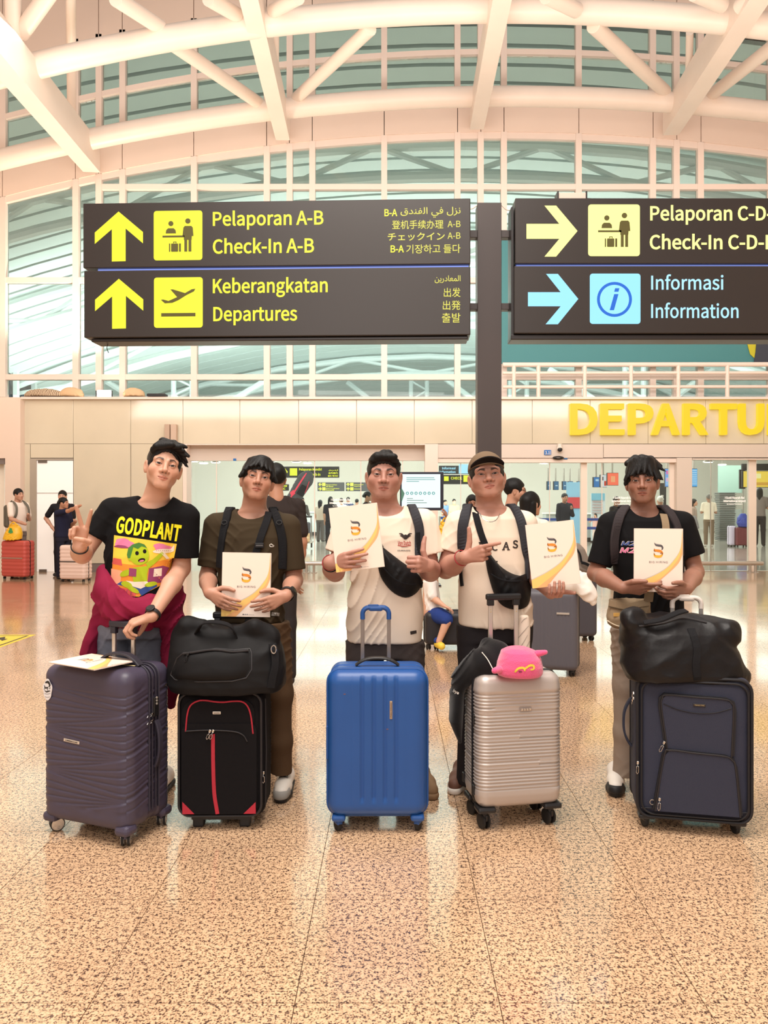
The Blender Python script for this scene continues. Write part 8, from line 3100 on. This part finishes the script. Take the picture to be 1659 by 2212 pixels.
fnp, lo, hi = prof_fn(px_rows([(1126, 952, 970, .06, 0), (1140, 948, 976, .09, 0), (1160, 942, 976, .10, 0), (1172, 942, 974, .09, 0)], 9.0), 2.3)
S.add(fnp, lo, hi, .02)
S.disp(folds(25, .02, 14, .7), .02)
solid_obj('bag_body', S, .011, YBAG, yb2)
MB().tube(smooth_path([P(955, 1128, 8.95), P(961, 1118, 8.95), P(968, 1127, 8.95)], 12), .008, 6).build('handle', YBAG, yb2, world=True)
bgp('man in dark clothes carrying a yellow bag, mostly hidden by the man in the cap', 1020, 1070, 9.4, 0, (40, 40, 50), (44, 44, 52), 'short', (180, 128, 102), 'down', ((.12, -.15, -.20), (.19, -.42, .02)), vox=.011)
# people further in, behind the glass
bgp('woman with a black bun looking at her phone behind the raised folder', 795, 1062, 19.0, 70, (70, 66, 70), (50, 48, 54), 'bun', (206, 158, 132), 'phone', 'phone')
bgp('bearded man in a black shirt looking at his phone', 1220, 1066, 21.5, 15, (38, 36, 42), (214, 204, 196), 'short', (182, 132, 106), 'phone', 'down', long_sleeve=True)
bgp('little girl in a pink dress with her arms raised', 1286, 1109, 28.8, -40, (240, 190, 180), (240, 214, 206), 'long', (222, 170, 144), 'up', 'up', vox=.016)
bgp('elderly man in a white T-shirt seen from behind', 1531, 1068, 26.8, 170, (240, 224, 204), (122, 102, 84), 'bald', (170, 124, 100), 'bent', 'bent', hairc=(120, 112, 106), shoes=(200, 190, 180))
bgp('person in grey half hidden by the right column', 1499, 1078, 24.0, 60, (150, 130, 118), (90, 86, 88), 'long', (190, 140, 114), 'down', 'down')
bgp('woman in a black outfit at the right edge', 1641, 1054, 27.0, 150, (136, 122, 116), (40, 36, 40), 'long', (196, 148, 122), 'bent', 'bent')
bgp('person with a white cap behind the shoulder of the man in black', 1426, 1072, 20.0, 180, (220, 210, 204), (80, 78, 84), 'short', (190, 140, 114), hairc=(226, 220, 214))
bgp('person in a black jacket left of the man in black', 1332, 1073, 20.5, 30, (34, 32, 36), (44, 42, 46), 'short', (186, 136, 110))
bgp('person in black with a pale bag on the back, before the white sign', 714, 1073, 26.0, 185, (36, 34, 38), (34, 32, 36), 'long', (196, 148, 122))
bgp('person in grey in the queue, left of the person in black', 692, 1080, 30.0, 160, (190, 176, 160), (90, 84, 80), 'long', (206, 158, 132), vox=.024)
bgp('person in a white shirt in the queue under the arrows sign', 737, 1076, 31.0, 200, (220, 214, 208), (70, 68, 74), 'short', (196, 148, 122), vox=.024)
bgp('person in blue in the queue under the arrows sign', 752, 1074, 33.0, 190, (70, 84, 120), (60, 58, 64), 'short', (196, 148, 122), vox=.024)
bgp('person in brown in the queue, right end', 771, 1078, 32.0, 170, (120, 92, 76), (60, 58, 64), 'short', (196, 148, 122), vox=.024)
bgp('small figure in blue beyond the white display', 962, 1080, 36.0, 40, (120, 150, 190), (80, 80, 90), 'short', (206, 158, 132), vox=.028)
bgp('small figure in tan beyond the white display', 981, 1078, 34.0, 10, (190, 160, 130), (90, 80, 76), 'short', (206, 158, 132), vox=.028)
bgp('person in a grey hoodie pushing a luggage trolley', 652, 1074, 26.6, 30, (104, 98, 94), (60, 58, 60), 'short', (196, 148, 122), 'push', 'push', long_sleeve=True)
q = None
# trolley with bags
D_T = 25.6
tr = thing('luggage_trolley', 'steel luggage trolley pushed by the person in the grey hoodie', 'trolley', tuple(V(*P(655, 1180, D_T)) * V(1, 1, 0)))
for x in (640, 672):
 MB().tube([P(x, 1116, D_T), P(x + 1, 1160, D_T - .05), P(x, 1172, D_T - .1)], .022, 8).build('upright', METAL, tr, world=True)
MB().tube([P(638, 1116, D_T), P(674, 1116, D_T)], .03, 8).build('push_bar', BLKPL, tr, world=True)
MB().box(tuple(P(655, 1171, D_T - .35)), (.60, .8, .04), .01).build('deck', METAL, tr, world=True)
for x in (636, 673):
 MB().lathe([(.03, -.02), (.085, -.02), (.085, .02), (.03, .02)], tuple(P(x, 1177.5, D_T - .2)), 'x', 16).build('wheel', RUBBER, tr, world=True, smooth=True)
gbg = thing('golf_bag', 'long black and red bag leaning on the luggage trolley', 'bag', tuple(P(640, 1110, D_T - .15)))
S = Solid()
a_, b_ = Q(612, 1112, D_T - .1), Q(660, 1036, D_T - .25)
S.cap(a_, b_, .20, .26, .02)
S.cap(b_, b_ + (b_ - a_) * .08, .25, .20, .04)
S.disp(folds(33, .02, 7, 1), .02)
o_, _ = solid_obj('bag_body', S, .022, M('charcoal_bag', (58, 56, 60), .7), gbg)
tg = tree_of(o_)
RP = M('crimson_trim', (206, 44, 70), .6)
decal('red_stripe', tg, *band2([(618, 1090), (636, 1062), (654, 1034), (662, 1022)], [2, 3.4, 3.4, 2], 16), RP, o_, .02, 5)
decal('red_panel', tg, *poly2([(626, 1064), (634, 1058), (638, 1066), (630, 1073)]), RP, o_, .025, 5)
decal('red_stripe', tg, *band2([(668, 1040), (660, 1062), (650, 1082)], [1.5, 2, 1.5], 12), RP, o_, .02, 5)
decal('dark_panel', tg, *poly2([(640, 1066), (652, 1046), (664, 1052), (654, 1074)]), BLKF, o_, .02, 6)
bb = thing('bag', 'blue sports bag on the luggage trolley', 'bag', tuple(P(642, 1128, D_T - .2)))
S = Solid()
S.ell(Q(641, 1130, D_T - .25), (.17, .16, .16), .02)
S.disp(folds(34, .02, 9, 1), .02)
solid_obj('bag_body', S, .022, M('blue_bag', (40, 60, 170), .6), bb)
dcs = thing('suitcase', 'dark grey suitcase standing on the luggage trolley', 'suitcase', tuple(P(656, 1168, D_T - .35)))
v, f = rbox(.42, .26, .60, .05, .05)
obj('shell', v, f, M('dark_slate_shell', (70, 68, 76)), dcs, smooth=True)
bx = thing('cardboard_box', 'small cardboard box at the foot of the luggage trolley', 'box', tuple(P(657, 1170, D_T - .7)))
MB().box((0, 0, .13), (.34, .26, .26), .01).build('carton', M('cardboard', (206, 170, 130), .8), bx)
MB().box((0, -.131, .13), (.34, .003, .04)).build('tape', M('tape', (220, 196, 160), .5), bx)
simple_case('grey suitcase in the queue beside the person in black', 684, 706, 1108, 1150, 30.5, M('grey_shell', (120, 120, 122), .6), .3, 0, 0, False, None, n=.08)
simple_case('lilac suitcase beside the maroon one, far right', 1578, 1591, 1136, 1179, 26.6, M('lilac_shell', (214, 200, 222), .5), .3, 0, 0, False, None, n=.08)
simple_case('maroon ribbed suitcase under a blue drawstring bag', 1592, 1617, 1139, 1180, 26.4, M('maroon_shell', (112, 42, 50), .5), .3, 0, .06, True, None, n=.05)
ds = thing('drawstring_bag', 'blue drawstring bag on top of the maroon suitcase', 'bag', tuple(P(1605, 1139, 26.5)))
S = Solid()
fnp, lo, hi = prof_fn(px_rows([(1109, 1600, 1610, .06, 0), (1118, 1593, 1616, .15, 0), (1130, 1592, 1618, .2, 0), (1139, 1596, 1616, .18, 0)], 26.5), 2.3)
S.add(fnp, lo, hi, .02)
S.disp(folds(35, .03, 6, .7), .03)
solid_obj('bag_body', S, .024, M('royal_blue_nylon', (46, 62, 158), .5), ds)
gbk = thing('shoulder_bag', 'grey shoulder bag on the person half hidden by the right column', 'bag', tuple(P(1500, 1140, 23.8)))
S = Solid()
fnp, lo, hi = prof_fn(px_rows([(1114, 1496, 1503, .06, 0), (1128, 1490, 1508, .1, 0), (1142, 1488, 1510, .12, 0)], 23.7), 2.3)
S.add(fnp, lo, hi, .02)
solid_obj('bag_body', S, .024, M('grey_bag', (110, 104, 104), .7), gbk)
# ---------------------------------------------------------------- signs, screens and counters inside
SB = M('inner_sign_black', (30, 28, 26), .5)
def inner_sign(label, x0, x1, y0, y1, d, lines, colr=YG, arrow=None, icons=(), name='hanging_sign'):
 """backlit sign inside; lines: (text, x0, x1, baseline, height)"""
 s = d / FPX
 t = thing(name, label, 'sign', tuple(P((x0 + x1) / 2, y1, d)))
 MB().box(tuple(P((x0 + x1) / 2, (y0 + y1) / 2, d + .06)), ((x1 - x0) * s, .12, (y1 - y0) * s), .01).build('housing', SB, t, world=True)
 for (body, a, b, base, h) in lines:
  v, f = text_mesh(body, 1, .004, .03)
  v[:, 0] = (v[:, 0] - v[:, 0].min()) / (v[:, 0].max() - v[:, 0].min()) * (b - a) * s
  v[:, 2] = (v[:, 2] - v[:, 2].min()) / (v[:, 2].max() - v[:, 2].min()) * h * s
  o = obj('lettering', v, f, colr, t)
  o.location = wm(t).inverted() @ (P(a, base, d) + Vector((0, -.01, 0)))
 for (kind, cx, cy, r) in icons:
  pts = {'square': [(-1, -1), (1, -1), (1, 1), (-1, 1)], 'right': [(-1, -.3), (.1, -.3), (-.4, -1), (.2, -1), (1, 0), (.2, 1), (-.4, 1), (.1, .3), (-1, .3)],
               'left': [(1, -.3), (-.1, -.3), (.4, -1), (-.2, -1), (-1, 0), (-.2, 1), (.4, 1), (-.1, .3), (1, .3)], 'up': [(-.3, -1), (-.3, .1), (-1, -.4), (-1, .2), (0, 1), (1, .2), (1, -.4), (.3, .1), (.3, -1)]}[kind]
  b = MB()
  c = P(cx, cy, d)
  b.prism([(c.x + a * r * s, c.z + q_ * r * s) for a, q_ in pts], d - .012, d - .004)
  b.build('icon', colr, t, world=True)
 return t
inner_sign('dark sign with a right arrow inside the hall, behind the olive T-shirt', 603, 733, 1008, 1032, 26, [('Pelaporan Mandiri', 646, 695, 1018, 7), ('Self Check-in', 655, 692, 1028, 6.5), ('قدنفلا', 710, 730, 1018, 4), ('自助登机', 710, 730, 1024, 4), ('셀프 체크인', 708, 730, 1030, 4)], YG, None, [('right', 614, 1019.5, 8), ('square', 634, 1019.5, 8)])
inner_sign('small dark sign with side arrows inside, above the raised folder', 686, 744, 1042, 1061, 35, [('Pengambilan', 704, 728, 1049, 3), ('VIP Room', 704, 720, 1052.5, 3), ('Keberangkatan', 704, 733, 1057, 3), ('Domestik', 704, 722, 1060, 3)], YG, None, [('left', 691.5, 1046.5, 3.6), ('square', 699.5, 1046.5, 3.6), ('right', 691.5, 1056, 3.6), ('square', 699.5, 1056, 3.6)])
inner_sign('small dark sign with up arrows inside, behind the raised folder', 747, 800, 1042, 1061, 35, [('Keberangkatan', 765, 785, 1048.5, 3), ('Departure', 765, 780, 1052, 3), ('Imigrasi', 765, 778, 1058, 3)], YG, None, [('up', 752, 1046.5, 3.6), ('square', 760, 1046.5, 3.6), ('up', 752, 1056, 3.6), ('square', 760, 1056, 3.6)])
inner_sign('dark sign with blue lettering above the white display', 948, 1018, 1006, 1024, 24, [('Informasi', 955, 984, 1014, 5.5), ('Information', 950, 984, 1022, 5.5)], BW, None, [('square', 1001, 1013, 10)])
inner_sign('yellow sign band under the blue sign behind the cap', 955, 1020, 1026, 1046, 27, [('CHECK', 974, 998, 1036, 6)], YG, None, [('square', 964, 1034, 5), ('square', 1008, 1034, 7)])
inner_sign('small dark sign behind the neck of the dark-shirted man', 606, 624, 1046, 1060, 24, [('TOM', 607, 620, 1052, 4.5), ('FIC', 607, 617, 1058, 4.5)], YG)
# free-standing display
dsp = thing('display_stand', 'white illuminated display on a dark stand behind the cream T-shirt', 'display', tuple(V(*P(920, 1250, 14.0)) * V(1, 1, 0)))
MB().box(tuple(P(911, 1061, 14.03)), (.78, .06, .69), .012).build('bezel', M('bezel_navy', (36, 38, 52), .4), dsp, world=True)
sc = MB().box(tuple(P(909.5, 1060.5, 13.995)), (.69, .012, .60), .002).build('screen', glow('screen_white', (236, 250, 252), 1.0), dsp, world=True)
TEAL = glow('screen_teal', (30, 170, 160), .7)
GRN = glow('screen_green', (110, 160, 130), .6)
sk = 14.0 / FPX
for i in range(7):
 MB().tube([P(880 + i * 9.4 + 2.6 * math.cos(a), 1065.5 + 2.6 * math.sin(a), 13.985) for a in np.linspace(0, 2 * PI, 9)[:-1]], .007, 5, closed=True).build('screen_icon', TEAL, sc, world=True)
for (y, a, b_) in ((1032, 878, 938), (1036, 878, 940), (1040, 878, 905), (1077, 879, 892), (1081, 879, 915), (1086, 879, 922)):
 MB().box(tuple(P((a + b_) / 2, y, 13.987)), ((b_ - a) * sk, .003, .010)).build('text_line', TEAL if y < 1045 else GRN, sc, world=True)
b = MB()
b.prism([(P(x, 0, 13.985).x, P(0, y, 13.985).z) for x, y in ((868, 1055), (874, 1066), (868, 1084), (866.5, 1084), (866.5, 1055))], 13.982, 13.988)
b.build('screen_graphic', GRN, sc, world=True)
MB().box((P(922, 0, 14.05).x, 14.06, .66), (.07, .05, 1.32), .008).build('pole', M('bezel_navy', (36, 38, 52)), dsp, world=True)
MB().box((P(922, 0, 14.05).x, 14.06, .012), (.5, .4, .024), .008).build('foot', M('bezel_navy', (36, 38, 52)), dsp, world=True)
def screen(label, x0, x1, y0, y1, d, colr, st=1.0, yaw=0.0, marks=None, hang=True, name='monitor'):
 s = d / FPX
 c = P((x0 + x1) / 2, (y0 + y1) / 2, d)
 t = thing(name, label, 'screen', tuple(c), yaw)
 w, h = (x1 - x0) * s, (y1 - y0) * s
 MB().box((0, .05, 0), (w * 1.06, .09, h * 1.06), .01).build('casing', BLKPL, t)
 MB().box((0, -.002, 0), (w, .012, h), 0).build('screen', glow('scr_%d_%d_%d' % colr, colr, st), t)
 if hang:
  MB().cyl((0, .06, h / 2), (0, .06, h / 2 + .5), .03).build('hanger', METAL, t)
 for i, (cx, cz, mw, mh, mc) in enumerate(marks or []):
  MB().box((cx * w, -.010, cz * h), (mw * w, .004, mh * h)).build('screen_mark', glow('scr_%d_%d_%d' % mc, mc, .9), t)
 return t
rows_ = [(0, .42 - .11 * i, .8, .035, (220, 240, 255)) for i in range(8)]
for i, (x, w, lab) in enumerate(((1186, 7, 'slim blue monitor over the check-in desks, leftmost'), (1202, 11, 'blue monitor over the check-in desks, second from left'), (1220, 9, 'grey-blue monitor over the check-in desks, third from left'), (1233, 11, 'blue monitor over the bearded man'), (1252, 9, 'bright blue monitor left of the door stile'))):
 screen(lab, x - w / 2, x + w / 2, 1040, 1058, 29 + i * .3, (70 + i * 6, 118 + i * 8, 160 + i * 8), .7, .35, [(0, .0, .5, .12, (200, 220, 230))])
screen('blue monitor right of the door stile', 1282, 1297, 1031, 1052, 27, (60, 130, 200), .8, .3, [(0, .2, .5, .2, (190, 220, 240))])
screen('white and black patterned monitor beside the red one', 1297, 1312, 1026, 1052, 26.5, (236, 236, 240), .8, .2, [(-.2, .2, .2, .3, (40, 40, 60)), (.2, -.2, .35, .4, (206, 60, 40))])
screen('glowing red monitor left of the man in black', 1312, 1336, 1022, 1048, 26, (255, 110, 80), 1.0, .1, [(0, 0, .4, .5, (255, 170, 120))])
screen('blue and pink flight screen left of the right column', 1437, 1448, 1013, 1051, 22, (120, 170, 240), .9, 0, [(0, .3, .7, .2, (230, 120, 190)), (0, -.1, .7, .2, (240, 150, 200))] + rows_[4:])
screen('blue flight screen right of the column', 1494, 1506, 1013, 1051, 22, (90, 176, 240), .9, 0, rows_)
screen('golden advertising panel at the right edge', 1606, 1700, 1018, 1052, 30, (246, 206, 80), .95, 0, [(-.25, .2, .3, .3, (255, 240, 170)), (-.15, -.3, .5, .2, (220, 160, 60))], False, 'advert_panel')
ap = thing('black_fascia', 'black fascia above the golden advertising panel', 'panel', tuple(P(1650, 1016, 30.2)))
MB().box(tuple(P(1655, 1009, 30.2)), (1.9, .1, .26), .01).build('board', SB, ap, world=True)
MB().box(tuple(P(1603, 1035, 30.3)), (.22, .1, .75), .01).build('end_post', SB, ap, world=True)
# canopy of slats over the counters
cn = thing('slatted_canopy', 'white slatted canopy over the check-in desks', 'canopy', tuple(P(1300, 1010, 28)))
SLW = M('slat_white', (228, 226, 216), .5)
for i in range(9):
 y_ = 23.5 + i * 1.4
 za = 3.05 + i * .11
 MB().box((7.2 + i * .3, y_, za), (7.5, .16, .30), .01).build('slat', SLW, cn, world=True)
cb = MB()
cb.tube([(3.9, 24.2, 2.95), (8.5, 23.2, 3.25)], .12, 8)
cb.build('edge_beam', SLW, cn, world=True)
# counters, posters, queue belts
for i, (x0, x1, d, lab) in enumerate(((1180, 1258, 31, 'pale check-in desk behind the bearded man'), (1262, 1345, 30, 'pale check-in desk left of the man in black'), (640, 690, 36, 'low grey desk behind the luggage trolley'))):
 s = d / FPX
 t_ = thing('check_in_desk', lab, 'desk', (((x0 + x1) / 2 - CX) * s, d + .4, 0))
 w = (x1 - x0) * s
 MB().box((0, 0, .52), (w, .7, 1.04), .02).build('body', M('desk_grey', (176, 180, 178), .5), t_)
 MB().box((0, -.05, 1.07), (w + .06, .8, .05), .01).build('worktop', SLW, t_)
 MB().box((0, -.36, .08), (w, .03, .16)).build('kick_plate', SIGND, t_)
po = thing('poster_stand', 'pale blue poster stand beside the little girl', 'poster', tuple(V(*P(1295, 1165, 29.5)) * V(1, 1, 0)))
MB().box(tuple(P(1292, 1117, 29.6)), (.54, .05, 1.8), .01).build('board', M('poster_pale', (206, 216, 222), .5), po, world=True)
MB().box(tuple(P(1292, 1073, 29.55)), (.50, .02, .26)).build('blue_head', M('poster_blue', (120, 180, 206), .5), po, world=True)
for i in range(5):
 MB().box(tuple(P(1291, 1084 + i * 6, 29.55)), (.38, .02, .022)).build('text_line', M('poster_line', (190, 150, 150), .6), po, world=True)
MB().box((P(1292, 0, 29.6).x, 29.6, .02), (.5, .35, .04)).build('foot', SIGND, po, world=True)
rp = thing('poster_stand', 'blue and red poster stand behind the bearded man', 'poster', tuple(V(*P(1243, 1180, 24)) * V(1, 1, 0)))
MB().box(tuple(P(1241, 1108, 24.2)), (.50, .05, 1.9), .01).build('board', M('poster_blue2', (130, 176, 206), .5), rp, world=True)
MB().box(tuple(P(1240, 1086, 24.16)), (.44, .02, .34)).build('red_field', M('poster_red', (186, 60, 66), .5), rp, world=True)
MB().box((P(1241, 0, 24.2).x, 24.2, .02), (.5, .35, .04)).build('foot', SIGND, rp, world=True)
bs = thing('banner_stand', 'black upright banner with white lettering right of the man in black', 'banner', tuple(V(*P(1433, 1170, 25)) * V(1, 1, 0)))
MB().box(tuple(P(1432, 1094, 25.1)), (.20, .05, 1.5), .01).build('board', SB, bs, world=True)
v, f = text_mesh('BUSINESS', 1, .003, .02)
s_ = 25 / FPX
vv = np.stack([v[:, 2] / v[:, 2].max() * 5 * s_, v[:, 1], -v[:, 0] / v[:, 0].max() * 42 * s_], 1)
o = obj('lettering', vv, f, WHITEL, bs)
o.location = wm(bs).inverted() @ (P(1429.5, 1069, 25) + Vector((0, .06, 0)))
BELT = M('queue_belt', (30, 60, 140), .6)
for (xs_, d, lab) in (((1165, 1205, 1245, 1300), 27.0, 'blue belt queue barrier behind the bearded man'), ((950, 968, 986, 1004), 30.0, 'blue belt queue barrier below the white display')):
 t_ = thing('queue_barrier', lab, 'barrier', ((sum(xs_) / len(xs_) - CX) * d / FPX, d, 0))
 for x in xs_:
  X = (x - CX) * d / FPX
  b = MB()
  b.cyl((X, d, 0), (X, d, .98), .035, None, 10)
  b.lathe([(.17, 0), (.17, .02), (.05, .04)], (X, d, 0), 'z', 16)
  b.build('post', METAL, t_, world=True)
 for a, b_ in zip(xs_[:-1], xs_[1:]):
  for z in (.92, .62):
   MB().box((((a + b_) / 2 - CX) * d / FPX, d, z), ((b_ - a) * d / FPX, .01, .09)).build('belt', BELT, t_, world=True)
tst = thing('tray_stack', 'tall stack of grey trays behind the elderly man', 'trays', tuple(V(*P(1566, 1163, 31)) * V(1, 1, 0)))
b = MB()
TRAYM = M('tray_grey', (128, 130, 128), .6)
o0 = None
for i in range(26):
 z = .04 + i * .073
 if o0 is None:
  m_ = MB()
  m_.box((0, 0, 0), (.62, .48, .045), .015)
  m_.box((0, 0, .028), (.68, .54, .016), .006)
  o0 = m_.build('tray', TRAYM, tst, loc=(0, 0, z))
 else:
  o = o0.copy()
  link(o)
  o.location = (random.uniform(-.015, .015), 0, z)
gp = thing('glass_screen', 'pale green glass screen behind the tray stack', 'partition', tuple(V(*P(1577, 1150, 37)) * V(1, 1, 0)))
MB().box(tuple(P(1577, 1035, 37)), (1.15, .05, 1.3)).build('glass_sheet', M('green_sheet', (150, 178, 168), .6), gp, world=True)
MB().box(tuple(P(1605, 1080, 36.9)), (.06, .08, 2.9)).build('frame_post', METAL, gp, world=True)
MB().box((P(1577, 0, 37).x, 37, .6), (1.15, .06, 1.2)).build('lower_panel', M('grey_panel', (150, 156, 152), .5), gp, world=True)
# round ceiling lamps inside the entrance
LENS = glow('lamp_lens', (255, 250, 240), 9)
for i, (x, y, d) in enumerate(((418, 999, 18.2), (440, 1003, 20), (466, 1001, 19), (640, 1000, 18.6), (664, 1003, 20.5), (586, 1000, 18.4), (1175, 1003, 19), (1530, 1000, 18.4), (1560, 1006, 22))):
 t_ = thing('downlight', 'round white downlight inside the entrance', 'lamp', tuple(P(x, y, d)), 0, 'downlights inside the entrance')
 MB().lathe([(.10, .03), (.13, .0), (.10, -.004)], (0, 0, .02), 'z', 18).build('ring', METAL, t_)
 MB().lathe([(.0, -.004), (.095, -.004), (.095, .006), (0, .006)], (0, 0, .014), 'z', 18).build('lens', LENS, t_)
 MB().cyl((0, 0, .03), (0, 0, .9), .008, None, 6).build('rod', METAL, t_)
